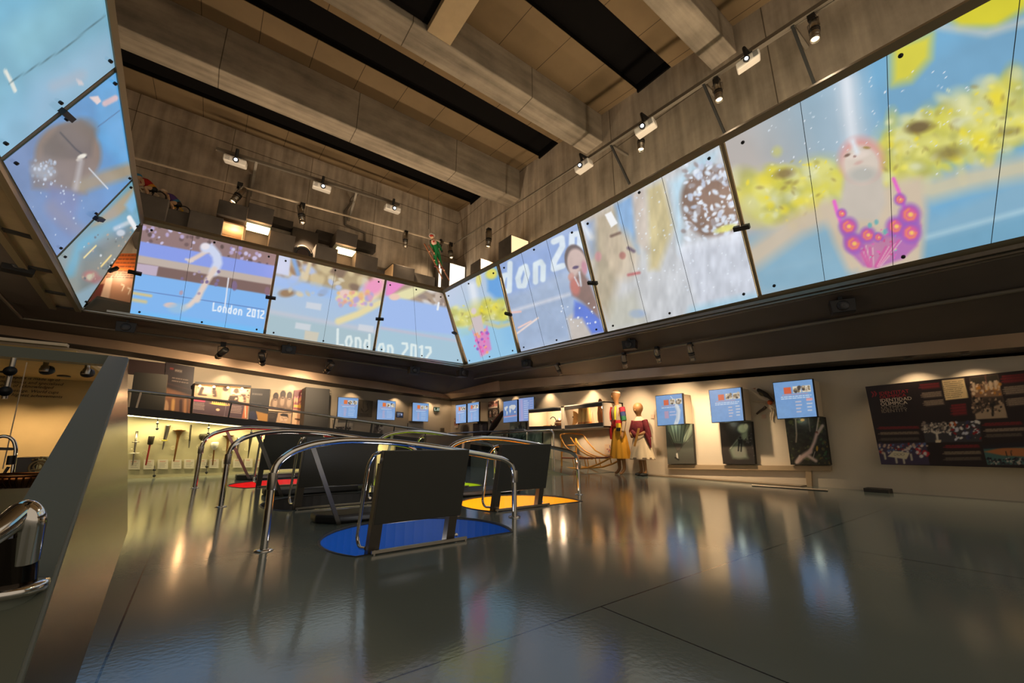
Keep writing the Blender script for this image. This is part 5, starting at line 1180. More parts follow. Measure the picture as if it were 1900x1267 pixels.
# ================================================================ EXHIBITS ON THE BACK WALL
def panel(name, label, cat, q, back, painter=None, nu=40, nv=40, m=M_PRINT, mode='uv', board=None, group=None, pname='printed_face', kids=None):
    """flat board: q TL TR BR BL, back = vector to its rear face"""
    b2 = np.array(back, float); t = thing(name, label, cat, q[3], group)
    MB().hexa([np.array(p) for p in q], [np.array(p)+b2 for p in q]).build('board', board or M_BLACK, t)
    if painter: picture(pname, q, nu, nv, painter, m, t, mode, -b2/np.linalg.norm(b2)*.004)
    return t
def rectB(x0, y0, x1, y1, y, sl=.11):
    """upright rectangle on plane y from the photo positions of two opposite corners"""
    a = at(x0, y0, 'y', y); b2 = at(x1, y1, 'y', y); zb = b2[2]; 
    return [np.array([a[0], y, a[2]]), np.array([b2[0], y, a[2]-.075*(b2[0]-a[0])]), np.array([b2[0], y, zb]), np.array([a[0], y, zb+.075*(b2[0]-a[0])])]
def quadB(y, *p): return [at(px, py, 'y', y) for px, py in p]
YW = YB-.06; BK = (0, .05, 0)
def p_handle(A):
    A.fill((40, 24, 26)); A.poly([(0, .52), (1, .62), (1, 1), (0, 1)], (128, 88, 62), .03); A.poly([(.0, .55), (.55, .62), (.4, .75), (0, .78)], (150, 104, 74), .05)
    A.ell(.1, .95, .1, .16, (200, 160, 120), .3); A.line([(.35, .8), (.35, .95)], .12, (220, 170, 100), .05); A.line([(.62, .78), (.64, 1)], .1, (60, 30, 26), .04); A.line([(.78, .75), (.8, 1)], .1, (200, 140, 90), .05); A.line([(.92, .7), (.95, 1)], .06, (160, 100, 60), .03)
    A.words(.15, .10, .3, 1, .1, .035, (190, 50, 30)); A.words(.33, .12, .62, 1, .1, .04, (200, 186, 160)); A.words(.25, .30, .95, 2, .06, .02, (170, 150, 130)); A.poly([(.0, .42), (1, .5), (1, .52), (0, .45)], (70, 40, 34), .02)
panel('info_poster', 'dark red-brown panel with wooden chess figures, left of the chess photographs', 'panel', quadB(YW, (308, 672), (361, 681), (353, 767), (302, 760)), BK, p_handle, 40, 50)
panel('dark_wall_panel', 'plain dark panel at the far left above the grey board', 'panel', quadB(YW+.03, (240, 666), (308, 674), (304, 700), (238, 694)), (0, .02, 0), None, board=mat('maroon_board', (58, 38, 34), .6))
panel('grey_board', 'blank grey board leaning on the ramp at the far left', 'board', quadB(14.6, (249, 690), (311, 695), (303, 762), (240, 757)), (0, .3, .0), None, board=mat('grey_board', (84, 80, 70), .6))
def p_chess(A):
    A.fill((226, 196, 160)); A.noise(.2, .1, 3)
    A.poly([(0, .0), (1, 0), (1, .5), (0, .5)], (206, 172, 136), .02); A.poly([(.05, .08), (.18, .04), (.3, .1), (.3, .3), (.05, .3)], (240, 222, 196), .04)
    A.line([(.12, .18), (.10, .34)], .06, (60, 44, 36), .03); A.ell(.13, .14, .03, .05, (50, 36, 30), .3); A.line([(.09, .36), (.2, .36)], .05, (50, 36, 30), .02); A.line([(.34, .2), (.36, .36)], .07, (70, 50, 40), .03); A.ell(.335, .13, .03, .05, (54, 40, 32), .3); A.line([(.2, .32), (.34, .32)], .02, (236, 216, 190), .01)
    A.poly([(.48, .2), (.56, .1), (.62, .3), (.64, .5), (.48, .5)], (232, 206, 176), .04); A.ell(.54, .1, .05, .08, (80, 60, 50), .3); A.poly([(.62, .3), (.78, .26), (.8, .5), (.62, .5)], (50, 38, 34), .03); A.poly([(.64, .05), (.96, .05), (.96, .25), (.64, .3)], (240, 226, 206), .05); A.ell(.74, .14, .05, .08, (70, 54, 44), .3); A.poly([(.82, .2), (.98, .15), (.96, .5), (.8, .46)], (226, 200, 170), .04); A.line([(.9, .25), (.92, .45)], .05, (90, 66, 54), .03)
    A.speck(None, 30, (.6, .1, 1, .5), (.01, .03), [(70, 50, 42), (236, 216, 190), (180, 140, 110)], 5)
    A.poly([(0, .52), (1, .5), (1, 1), (0, 1)], (84, 66, 76), .015); A.poly([(.0, .53), (.2, .53), (.2, .6), (0, .6)], (186, 70, 110), .01); A.words(.0, .64, .2, 5, .05, .022, (206, 186, 176), ragged=.1); A.words(.66, .62, .88, 5, .05, .022, (200, 176, 160), ragged=.1)
    A.ell(.46, .62, .17, .03, (250, 220, 110), .4, 2); 
    for i in range(8): A.line([(.33+i*.035, .54+.002*i), (.335+i*.035, .61)], .018, (252, 226, 120), .012)
    A.ell(.44, .80, .035, .04, (255, 214, 170), .6); A.line([(.62, .57), (.64, .62)], .015, (240, 200, 100), .01); A.poly([(.93, .5), (1, .5), (1, .98), (.9, .98)], (196, 110, 70), .02); A.line([(.94, .6), (.97, .95)], .02, (240, 210, 180), .01); A.line([(.58, .5), (.57, 1)], .008, (130, 120, 130), .004)
ck = panel('chess_display', 'lit case of chess photographs and golden pieces on the back wall', 'display case', quadB(15.75, (362, 712), (465, 719), (458, 778), (357, 766)), (0, .3, 0), p_chess, 110, 70)
MB().hexa(quadB(15.6, (362, 708), (466, 715), (466, 719), (362, 712)), quadB(15.95, (362, 708), (466, 715), (466, 719), (362, 712))).build('lamp_shelf', M_DARK, ck)
for px in (371, 397, 423, 449): MB().ball(at(px, 716+(px-371)*.06, 'y', 15.62), .035, 8, 6).build('lamp_bulb', M_LENS, ck); 
for px in (385, 436): light('POINT', 'lamp', at(px, 722, 'y', 15.35), 9, WARMER, size=.06, parent=ck)
def p_black1(A):
    A.fill((32, 32, 36)); A.words(.08, .16, .62, 1, .1, .05, (150, 140, 130), ragged=.0); A.words(.08, .46, .7, 3, .05, .02, (70, 70, 74)); A.poly([(.0, .76), (.25, .72), (.42, .82), (.4, 1), (0, 1)], (38, 44, 74), .04); A.poly([(.35, .72), (1, .76), (1, 1), (.5, 1)], (176, 128, 62), .03); A.ell(.36, .9, .08, .1, (40, 40, 70), .3); A.line([(.44, .98), (.5, 1)], .04, (200, 190, 180), .02)
panel('info_poster', 'black panel with one pale title, right of the chess photographs', 'panel', quadB(YW, (466, 720), (501, 722), (496, 783), (461, 777)), BK, p_black1, 36, 50)
def p_trio(A):
    A.fill((206, 176, 142)); A.noise(.3, .08, 2)
    for cx, cy_, s in ((.24, .3, 1), (.55, .2, 1.05), (.85, .24, 1)):
        A.ell(cx, cy_+.36*s, .2*s, .34*s, (120, 96, 78), .2); A.ell(cx, cy_+.34, .1, .2, (176, 150, 126), .5); A.ell(cx, cy_, .12*s, .17*s, (24, 18, 16), .25); A.ell(cx, cy_+.06, .085*s, .14*s, (60, 40, 32), .25); A.line([(cx-.04, cy_+.14), (cx+.04, cy_+.14)], .03, (190, 160, 140), .02)
    A.poly([(0, .9), (1, .9), (1, 1), (0, 1)], (216, 186, 152), .02)
panel('athlete_photo', 'large brown photograph of three athletes side by side', 'photograph', quadB(YW, (503, 723), (544, 724), (541, 765), (498, 762)), BK, p_trio, 50, 40)
def p_port(A):
    A.fill((190, 156, 122)); A.poly([(0, 0), (.42, 0), (.36, 1), (0, 1)], (46, 36, 34), .02); A.words(.06, .2, .3, 4, .1, .03, (90, 76, 70)); A.ell(.68, .48, .17, .34, (206, 176, 146), .2); A.poly([(.5, .16), (.62, .04), (.84, .08), (.88, .4), (.82, .3), (.56, .28)], (34, 26, 24), .04); A.line([(.58, .42), (.66, .44)], .03, (50, 36, 30), .02); A.line([(.73, .43), (.81, .41)], .03, (50, 36, 30), .02); A.line([(.69, .45), (.67, .6), (.71, .62)], .02, (140, 104, 84), .02); A.line([(.6, .74), (.76, .74)], .03, (120, 70, 60), .02); A.poly([(.44, .9), (.6, .84), (.8, .86), (1, .96), (1, 1), (.4, 1)], (120, 96, 80), .04)
panel('portrait_photo', 'brown portrait of a dark-haired man below the trio', 'photograph', quadB(YW, (498, 764), (541, 767), (538, 790), (496, 784)), BK, p_port, 44, 32)
def p_pink(A):
    A.fill((150, 80, 84)); A.poly([(0, 0), (1, .08), (1, .25), (0, .2)], (110, 50, 60), .05); A.speck(None, 30, (0, .15, 1, .5), (.02, .08), [(200, 110, 150), (230, 170, 120), (120, 60, 70), (180, 90, 130)], 4); A.line([(.6, .12), (.9, .08)], .05, (255, 230, 190), .03); A.poly([(.05, .42), (.9, .44), (.88, .52), (.05, .5)], (240, 190, 90), .02); A.poly([(.0, .56), (1, .58), (1, 1), (0, 1)], (236, 186, 146), .02); A.line([(.25, .83), (.65, .83)], .04, (70, 50, 44), .02); A.line([(.5, .83), (.52, .88)], .03, (70, 50, 44), .02)
panel('action_photo', 'pink and peach picture strip beside the dark upright board', 'photograph', quadB(YW, (546, 724), (568, 722), (563, 792), (541, 787)), BK, p_pink, 26, 60)
panel('dark_upright_board', 'tall dark grey board standing right of the pink picture strip', 'board', quadB(15.3, (568, 718), (612, 722), (608, 798), (563, 792)), (0, .7, 0), None, board=mat('upright_board', (58, 57, 54), .6))
def tv_art(seed, clr=(112, 158, 218), grid=True):
    def f(A):
        A.grad((0, 1), (1, 0), (140, 178, 232), clr)
        A.poly([(.28, .12), (.46, .12), (.46, .32), (.28, .32)], (240, 110, 40), .02)
        for i, x in enumerate((.5, .75)):
            A.poly([(x, .13), (x+.21, .13), (x+.21, .32), (x, .32)], (236, 222, 196), .02); A.speck(None, 9, (x+.02, .15, x+.18, .3), (.015, .04), [(120, 96, 70), (60, 46, 40), (206, 180, 140)], seed+i)
        A.words(.14, .37, .92, 1, .1, .022, (240, 150, 150), seed=seed, ragged=.05); A.words(.22, .43, .85, 1, .1, .03, (240, 246, 255), seed=seed+1, ragged=.1)
        for r in range(5): 
            A.words(.3, .54+r*.08, .44, 1, .1, .035, (240, 170, 180), seed=seed+r, ragged=.2, a=.7); A.words(.54, .54+r*.08, .88, 1, .1, .022, (214, 228, 250), seed=seed+9+r, ragged=.2, a=.8)
        A.noise(.25, .03, seed)
    return f
def monitor(label, q, back, painter, group, housing=None, nu=60, nv=60, hz=None):
    b2 = np.array(back, float); nrm = -b2/np.linalg.norm(b2); t = thing('wall_monitor', label, 'monitor', q[3], group)
    c = sum(q)/4; fr = [p+(p-c)*.035 for p in q]
    MB().hexa(fr, [p-nrm*.05 for p in fr]).build('frame', M_BLACK, t)
    def soft(A): painter(A); A.c = A.c*.86+np.array((164, 166, 168))*.14
    picture('screen', q, nu, nv, soft, M_TV, t, 'uv', nrm*.005)
    if housing:
        s = [c+(p-c)*.97-nrm*.05 for p in q]; MB().hexa(s, [p-nrm*(np.linalg.norm(b2)-.05) for p in s]).build('housing', M_CREAM, t)
    return t
MON = 'blue information monitors'
for k, (q4, lb, hs) in enumerate(((((628, 737), (665, 739), (662, 776), (626, 774)), 'blue monitor leftmost on the back wall, beside the dark upright board', False),
    (((701, 742), (734, 745), (732, 779), (699, 778)), 'blue monitor in the middle of the back wall, beside the little black screen', False),
    (((766, 747), (795.5, 749), (794, 782), (765, 781)), 'blue monitor on the back wall closest to the exit sign', True))):
    monitor(lb, quadB(15.75, *q4), (0, .4, 0), tv_art(k*7+1), MON, hs)
def p_grey(kind):
    def f(A):
        A.fill((196, 186, 168)); A.noise(.3, .12, kind)
        if kind == 1:
            A.line([(.25, .0), (.24, .55)], .02, (50, 44, 40), .01); A.line([(.78, .1), (.78, .6)], .02, (50, 44, 40), .01); A.ell(.38, .75, .18, .14, (60, 54, 50), .4); A.ell(.75, .78, .16, .13, (70, 62, 56), .4); A.line([(0, .6), (1, .62)], .02, (110, 100, 90), .02); A.speck(None, 20, (.1, .6, .9, .95), (.02, .05), [(40, 36, 34), (150, 140, 130)], 3)
        elif kind == 2:
            A.poly([(.1, .2), (.5, .1), (.6, 1), (.05, 1)], (110, 100, 90), .1); A.ell(.38, .42, .2, .3, (70, 62, 58), .5); A.ell(.42, .58, .09, .22, (214, 206, 190), .3); A.ell(.42, .58, .05, .15, (120, 110, 100), .3); A.speck(None, 12, (.1, .1, .9, .9), (.03, .1), [(150, 140, 128), (220, 210, 194), (90, 82, 76)], 8)
        elif kind == 3:
            A.fill((206, 192, 166)); A.noise(.4, .1, 5); A.ell(.25, .55, .06, .04, (120, 104, 88), .5)
        elif kind == 4:
            A.ell(.45, .4, .3, .5, (120, 108, 96), .4); A.ell(.5, .42, .2, .36, (54, 46, 42), .3); A.line([(.2, .9), (.9, .85)], .04, (90, 80, 72), .03)
        elif kind == 5:
            A.fill((62, 50, 44)); A.noise(.3, .2, 4); A.line([(.5, .05), (.52, .6)], .05, (206, 196, 184), .03); A.line([(.62, .25), (.64, .6)], .09, (190, 178, 164), .05); A.ell(.62, .2, .05, .05, (206, 190, 170), .4)
        elif kind == 6:
            A.fill((150, 164, 150)); A.noise(.3, .2, 9); A.line([(.7, .0), (.68, .5)], .05, (40, 44, 42), .03); A.speck(None, 24, (.05, .2, .95, .9), (.03, .12), [(190, 200, 184), (90, 104, 96), (60, 70, 66)], 12)
        elif kind == 7:
            A.fill((136, 152, 136)); A.noise(.2, .3, 6); A.ell(.55, .5, .25, .4, (170, 184, 168), .6); A.line([(.5, .2), (.4, .8)], .04, (90, 100, 90), .04); A.line([(.6, .3), (.7, .9)], .04, (206, 214, 196), .04)
        elif kind == 8:
            A.fill((170, 128, 110)); A.speck(None, 26, (0, .1, 1, .8), (.04, .12), [(226, 196, 176), (90, 50, 44), (200, 120, 110), (60, 36, 32)], 3); A.poly([(0, .78), (1, .7), (1, 1), (0, 1)], (226, 206, 186), .05)
        elif kind == 9:
            A.fill((60, 46, 42)); A.ell(.5, .35, .2, .25, (220, 200, 184), .4); A.poly([(.3, .6), (.7, .55), (.8, 1), (.2, 1)], (200, 150, 130), .06)
        elif kind == 10:
            A.fill((180, 156, 130)); A.ell(.4, .5, .3, .35, (120, 90, 76), .4); A.speck(None, 12, (0, 0, 1, 1), (.05, .12), [(226, 206, 186), (90, 64, 56)], 6)
    return f
PG = 'photo prints below the monitors'
panel('photo_print', 'grey print with lamp posts and bicycles, under the leftmost back monitor', 'photograph', quadB(16.05, (618, 779), (656, 781), (654, 799), (618, 800)), BK, p_grey(1), 36, 24, group=PG)
panel('photo_print', 'grey print with a pale oval, under the middle back monitor', 'photograph', quadB(16.05, (692, 781), (724, 783), (723, 806), (690, 804)), BK, p_grey(2), 36, 30, group=PG)
panel('photo_print', 'pale empty-looking print under the back monitor closest to the exit sign', 'photograph', quadB(16.05, (757, 785), (787, 787), (786, 806), (756, 804)), BK, p_grey(3), 30, 24, group=PG)
def p_sil(A):
    A.fill((112, 100, 78)); A.line([(.3, .1), (.35, .5)], .04, (60, 52, 40), .02); A.line([(.6, .2), (.7, .55), (.5, .7)], .05, (66, 58, 46), .03); A.line([(.2, .55), (.4, .75)], .05, (60, 52, 40), .03); A.words(.15, .82, .85, 2, .08, .03, (60, 60, 40)); A.words(.2, .76, .5, 1, .1, .02, (200, 190, 160))
panel('info_poster', 'olive grey panel with faint dark figures, right of the leftmost monitor', 'panel', quadB(YW, (666, 741), (692, 744), (690, 774), (664, 772)), (0, .02, 0), p_sil, 26, 34)
def p_small(A):
    A.fill((16, 20, 34)); A.words(.1, .2, .6, 1, .1, .1, (220, 230, 250), ragged=0); A.words(.1, .45, .5, 1, .1, .1, (230, 236, 250), ragged=0); A.words(.1, .75, .45, 1, .1, .06, (120, 140, 200)); A.poly([(.62, .2), (.85, .22), (.85, .62), (.62, .6)], (150, 160, 200), .05)
monitor('little black screen with white writing right of the middle monitor', quadB(15.8, (736, 764), (748.5, 765), (748, 775), (735.5, 774.5)), (0, .2, 0), p_small, None, nu=26, nv=22)
def p_exit(A):
    A.fill((18, 52, 26)); A.poly([(.1, .2), (.18, .2), (.18, .8), (.1, .8)], (235, 245, 230), .03); A.poly([(.1, .72), (.36, .72), (.36, .8), (.1, .8)], (235, 245, 230), .03); A.poly([(.42, .66), (.52, .66), (.52, .8), (.42, .8)], (235, 245, 230), .03); A.ell(.70, .25, .05, .09, (235, 245, 230), .3); A.line([(.68, .38), (.66, .58), (.76, .72), (.72, .82)], .07, (235, 245, 230), .03); A.line([(.60, .46), (.68, .40), (.78, .50)], .05, (235, 245, 230), .03); A.line([(.66, .58), (.58, .70)], .06, (235, 245, 230), .03); A.poly([(.86, .2), (.93, .2), (.93, .8), (.86, .8)], (235, 245, 230), .03)
panel('exit_sign', 'green exit sign with white running figure on the back wall', 'sign', quadB(YW, (805, 755), (815.5, 755.5), (815, 763.5), (805, 763)), (0, .03, 0), p_exit, 40, 28, m=attr_mat('sign_lit', .9, .4))
panel('wall_box', 'small grey box low on the back wall near the corner', 'box', quadB(YW-.05, (818.5, 794), (824.5, 794), (824.5, 801), (818, 801)), (0, .1, 0), None, board=mat('box_grey', (112, 100, 82), .6))

# ================================================================ EXHIBITS ON THE RIGHT WALL
def quadR(x, *p): return [at(px, py, 'x', x) for px, py in p]
BR_ = (.05, 0, 0); XW = XR-.055
for q4, lb, hs, sd, hd in ((((846, 752), (865, 749.7), (865, 783.8), (846.2, 785.7)), 'blue monitor deepest along the right wall, next to the corner', False, 31, .4),
    (((868, 748.8), (888.6, 745.6), (888.6, 781.5), (868, 783.5)), 'second blue monitor from the corner, with pale housing side', True, 37, .42)):
    monitor(lb, quadR(8.3, *q4), (hd, 0, 0), tv_art(sd), MON, hs, 44, 56)
def tv_map(A):
    A.fill((96, 130, 190)); c = (214, 216, 214)
    A.poly([(.06, .28), (.30, .22), (.34, .30), (.24, .36), (.22, .46), (.12, .42)], c, .03); A.poly([(.22, .46), (.32, .5), (.30, .62), (.24, .68)], c, .03); A.poly([(.42, .26), (.6, .2), (.84, .22), (.92, .3), (.82, .42), (.7, .46), (.6, .38), (.44, .38)], c, .03); A.poly([(.44, .38), (.56, .4), (.56, .5), (.50, .6), (.44, .5)], c, .03); A.ell(.84, .55, .06, .04, c, .4)
    A.line([(.05, .73), (.95, .71)], .03, (226, 130, 120), .015); A.line([(.05, .77), (.95, .75)], .012, (220, 226, 240), .01)
monitor('monitor showing a pale world map on the right wall', quadR(8.3, (934.3, 745.3), (959.8, 741.7), (959.8, 781.9), (934.3, 784.2)), (.4, 0, 0), tv_map, MON, None, 60, 80)
def tv_list(A):
    A.grad((0, 0), (1, 0), (140, 160, 220), (110, 140, 200)); A.poly([(.1, .05), (.26, .05), (.3, .98), (.12, .98)], (166, 160, 210), .05); A.words(.35, .12, .7, 9, .09, .035, (206, 216, 240), seed=4); A.words(.75, .14, .95, 8, .1, .025, (190, 180, 214), seed=8)
monitor('monitor with a pale list, right next to the world map', quadR(8.3, (962.7, 739.6), (990.5, 736.4), (991, 780), (963.4, 781.6)), (.4, 0, 0), tv_list, MON, None, 50, 70)
PH = 'small photographs on the right wall'
panel('wall_photo', 'reddish group photograph, topmost of three beside the leaning exhibit', 'photograph', quadR(XW, (906.2, 745.5), (923.4, 743), (923.4, 756.6), (906.2, 758.6)), BR_, p_grey(8), 40, 30, group=PH)
panel('wall_photo', 'dark photograph of a pale figure, lower left of the three', 'photograph', quadR(XW, (905.9, 761.5), (914.0, 760.6), (914.0, 773.6), (905.9, 775)), BR_, p_grey(9), 26, 34, group=PH)
panel('wall_photo', 'light brown photograph, lower right of the three', 'photograph', quadR(XW, (914.6, 760), (923.6, 758.8), (923.6, 771.8), (914.6, 773.2)), BR_, p_grey(10), 26, 34, group=PH)
panel('photo_print', 'grey print with a dark round shape under the deepest right monitor', 'photograph', quadR(XW, (851, 788), (878, 786), (878, 812), (851, 811)), BR_, p_grey(4), 36, 30, group=PG)
panel('photo_print', 'dark brown print with two pale bottles under the second right monitor', 'photograph', quadR(XW, (878.8, 785.5), (903.5, 783.5), (903.5, 812), (878.8, 812)), BR_, p_grey(5), 36, 40, group=PG)
panel('photo_print', 'greenish print with dark figure under the world map monitor', 'photograph', quadR(XW, (946, 784.5), (975.5, 783), (975.5, 820), (946, 819)), BR_, p_grey(6), 44, 50, group=PG)
panel('photo_print', 'green glassy print below the first display case', 'photograph', quadR(XW, (981, 802.5), (1005.7, 801.5), (1005.7, 825), (981, 824)), BR_, p_grey(7), 40, 40, group=PG)
panel('photo_print', 'dim brown print between the leaning exhibit and the map monitor', 'photograph', quadR(XW, (930, 798), (943, 797), (943, 815), (930, 815)), BR_, p_grey(10), 30, 30, group=PG)
panel('photo_print', 'narrow dark red print at the very corner of the right wall', 'photograph', quadR(XW, (843.2, 776), (850.5, 775.5), (850.5, 794), (843.2, 794)), BR_, p_grey(8), 20, 30, group=PG)
we = thing('wooden_exhibit', 'long dark forked wooden exhibit leaning left of the map monitor', 'exhibit', at(908, 805, 'x', 8.3))
M_DW = mat('dark_wood', (52, 34, 26), .45, noise=.2, nscale=6)
e0, e1, e2 = at(934, 764, 'x', 8.45), at(918, 786, 'x', 8.35), at(906, 806, 'x', 8.25)
MB().tube([e0, (e0+e1)/2, e1, (e1*.55+e2*.45), e2], [.06, .10, .125, .09, .035], 10).build('hull', M_DW, we)
MB().tube([e1, at(912, 783, 'x', 8.3), at(910, 779, 'x', 8.28)], [.07, .06, .03], 8).build('fork', M_DW, we)
MB().tube([e0+np.array([-.07, 0, .02]), e1+np.array([-.11, 0, .04])], .02, 6).build('edge_strip', mat('exhibit_strip', (150, 84, 60), .5), we)

# display cases with their contents
XC = 7.95
def case(label, q, back_y):
    """front on plane x = XC, open lit front with dark bands above and below"""
    ya = (q[0][1]+q[3][1])/2; yb2 = (q[1][1]+q[2][1])/2; zt = [q[0][2], q[1][2]]; zb = [q[3][2], q[2][2]]; t = thing('display_case', label, 'display case', q[3], 'lit display cases on the right wall')
    M_CW = mat('case_white', (226, 212, 190), .55)
    def hx(y0, y1, z00, z01, z10, z11, x0, x1): return [(x0, y0, z00), (x0, y1, z10), (x1, y1, z10), (x1, y0, z00)], [(x0, y0, z01), (x0, y1, z11), (x1, y1, z11), (x1, y0, z01)]
    H = (zt[0]-zb[0]); b0 = H*.18
    o = MB(); o.hexa(*hx(ya, yb2, zt[0]-.03, zt[0], zt[1]-.03, zt[1], XC, XR-.01)); o.hexa(*hx(ya, yb2, zb[0], zb[0]+.03, zb[1], zb[1]+.03, XC, XR-.01)); o.hexa(*hx(ya, yb2, zb[0], zt[0], zb[1], zt[1], XR-.06, XR-.01)); o.build('carcass', M_CW, t)
    s1 = 1 if yb2 > ya else -1
    for yy, za, zc in ((ya, zb[0], zt[0]), (yb2-.03*s1, zb[1], zt[1])): MB().hexa(*hx(yy, yy+.03*s1, za, zc, za, zc, XC, XR-.01)).build('side_panel', M_CW, t)
    for nm, z0, z1, z2, z3 in (('top_band', zt[0]-b0, zt[0]-.025, zt[1]-b0, zt[1]-.025), ('bottom_band', zb[0]+.025, zb[0]+b0, zb[1]+.025, zb[1]+b0)):
        MB().hexa(*hx(ya+.03*s1, yb2-.03*s1, z0, z1, z2, z3, XC-.004, XC+.02)).build(nm, M_BAND, t)
    MB().hexa(*hx(ya+.03*s1, yb2-.03*s1, zb[0]+b0-.02, zb[0]+b0-.005, zb[1]+b0-.02, zb[1]+b0-.005, XC+.03, XR-.06)).build('shelf', M_CW, t)
    for f in (.3, .75):
        light('POINT', 'lamp', (8.25, ya+(yb2-ya)*f, zt[0]*(1-f)+zt[1]*f-.16), 10, WARM, size=.05, parent=t)
    MB().ball((XC+.06, yb2-.07*s1, zt[1]-b0-.03), .03, 8, 6).build('lamp_bulb', M_LENS, t)
    return ya, yb2, zb[0]+b0-.005, zb[1]+b0-.005
q1 = quadR(XC, (980.4, 759.6), (1042.5, 754), (1042.5, 797.3), (980.4, 798.3)); q2 = quadR(XC, (1046, 753), (1119.6, 744), (1120, 792.3), (1046.5, 797.6))
c1 = case('lit display case farther left, holding the small pot', q1, 0); c2 = case('lit display case behind the sled, holding pale clubs', q2, 0)
def shelf_z(c, y): return c[2]+(c[3]-c[2])*(y-c[0])/(c[1]-c[0])
M_IV = mat('pale_wood', (214, 176, 108), .5, noise=.08); M_TAN = mat('tan_wood', (168, 104, 50), .5, noise=.1)
def yx(px, py, x): return at(px, py, 'x', x)[1]
for px, hh, mm, lb in ((1077.6, .46, M_IV, 'pale wooden club, first of three in the right case'), (1083.9, .48, M_IV, 'pale wooden club, middle of three in the right case'), (1091.8, .48, M_IV, 'pale wooden club, last of three in the right case')):
    y = yx(px, 780, 8.2); z = shelf_z(c2, y); t = thing('wooden_club', lb, 'club', (8.2, y, z), 'pale wooden clubs')
    MB().lathe([(.075, 0), (.085, .02), (.07, hh*.6), (.055, hh*.9), (.06, hh), (.03, hh)], (8.2, y, z), (0, 0, 1), 16).build('body', mm, t); MB().lathe([(.0855, .03), (.086, .05), (.084, .07)], (8.2, y, z), (0, 0, 1), 16).build('foot_ring', M_TAN, t)
y = yx(1115, 775, 8.15); z = shelf_z(c2, y); t = thing('tall_skittle', 'tall reddish brown skittle at the right end of the case', 'skittle', (8.15, y, z))
MB().lathe([(.06, 0), (.085, .08), (.09, .25), (.06, .45), (.04, .52), (.05, .58), (.02, .62)], (8.15, y, z), (0, 0, 1), 16).build('body', M_TAN, t)
y = yx(1099, 780, 8.45); z = shelf_z(c2, y); MB().lathe([(.05, 0), (.06, .03), (.03, .2), (.012, .34), (.002, .36)], (8.45, y, z), (0, 0, 1), 12).build('pale_cone', M_CREAM); tag(bpy.data.objects['pale_cone'], 'slim pale cone standing behind the clubs in the right case', 'cone')
y = yx(1065, 785, 8.3); z = shelf_z(c2, y); t = thing('round_plate', 'round straw plate propped up in the right case', 'plate', (8.3, y, z))
MB().lathe([(.001, 0), (.10, .015), (.19, .05), (.2, .06), (.18, .04), (.001, .02)], (8.3, y, z+.2), (-1, -.25, .15), 24).build('dish', mat('straw', (196, 152, 90), .6, noise=.15, nscale=14), t); MB().ball((8.24, y-.03, z+.24), .018, 8, 6).build('knob', M_DARK, t); MB().box((8.3, y-.08, z), (8.42, y+.08, z+.02)).build('stand', M_DARK, t)
y = yx(1037, 788, 8.2); z = shelf_z(c1, y); t = thing('small_pot', 'small dark banded pot in the left case', 'pot', (8.2, y, z))
MB().lathe([(.06, 0), (.12, .04), (.13, .1), (.08, .15), (.08, .17)], (8.2, y, z), (0, 0, 1), 16).build('body', mat('pot_dark', (96, 62, 40), .35, metal=.3), t); MB().lathe([(.131, .085), (.134, .1), (.128, .115)], (8.2, y, z), (0, 0, 1), 16).build('band', M_CREAM, t); MB().lathe([(.08, .17), (.05, .2), (.015, .21), (.02, .24), (.002, .25)], (8.2, y, z), (0, 0, 1), 12).build('lid', M_STEEL, t)
y = yx(1026, 787, 8.2); z = shelf_z(c1, y); tag(MB().tube(arc((8.2, y, z+.14), (0, .13, 0), (0, 0, .13), .6, 5.5, 18), .014, 6).build('wire_ring', M_DARK), 'dark open ring standing left of the small pot', 'ring')
tag(MB().box((8.1, yx(1018, 790, 8.2)-.12, shelf_z(c1, yx(1018, 790, 8.2))), (8.3, yx(1018, 790, 8.2)+.12, shelf_z(c1, yx(1018, 790, 8.2))+.03)).build('low_tray', M_IV), 'low pale tray in the left case', 'tray')

for px, lb in ((915, 'downlight over the three small photographs on the right wall'), (947, 'downlight over the world map monitor'), (870, 'downlight over the two deepest right monitors'), (1010, 'downlight over the left display case'), (1090, 'downlight over the right display case')):
    yy = at(px, 738, 'x', 8.5)[1]; p = np.array([8.5, yy, interp(R_B, yy)-.01]); downlight(p, lb, 26*K_SPOT, aim=p+np.array([.12, 0, -1]))
for px, lb in ((738, 'downlight over the little black screen on the back wall'), (655, 'downlight over the leftmost back monitor'), (800, 'downlight over the green exit sign'), (540, 'downlight over the athlete trio photograph'), (410, 'downlight over the chess case')):
    xx = at(px, 735, 'y', 15.9)[0]; p = np.array([xx, 15.9, interp(B_B, xx)-.01]); downlight(p, lb, 26*K_SPOT, aim=p+np.array([0, .12, -1]))
for i, (px, q_) in enumerate(((1068, .5), (1090, .5), (1112, .5))):
    yy = at(px, 800, 'x', 8.4)[1]; p = np.array([8.35, yy, shelf_z(c2, yy)-.09]); downlight(p, ('under-case lamp over the sled back', 'under-case lamp over the middle of the sled', 'under-case lamp over the sled nose')[i], 30, aim=p+np.array([.25, 0, -1]))
yy = at(1010, 800, 'x', 8.4)[1]; p = np.array([8.35, yy, shelf_z(c1, yy)-.09]); downlight(p, 'under-case lamp over the green glassy print', 20, aim=p+np.array([.2, 0, -1]))
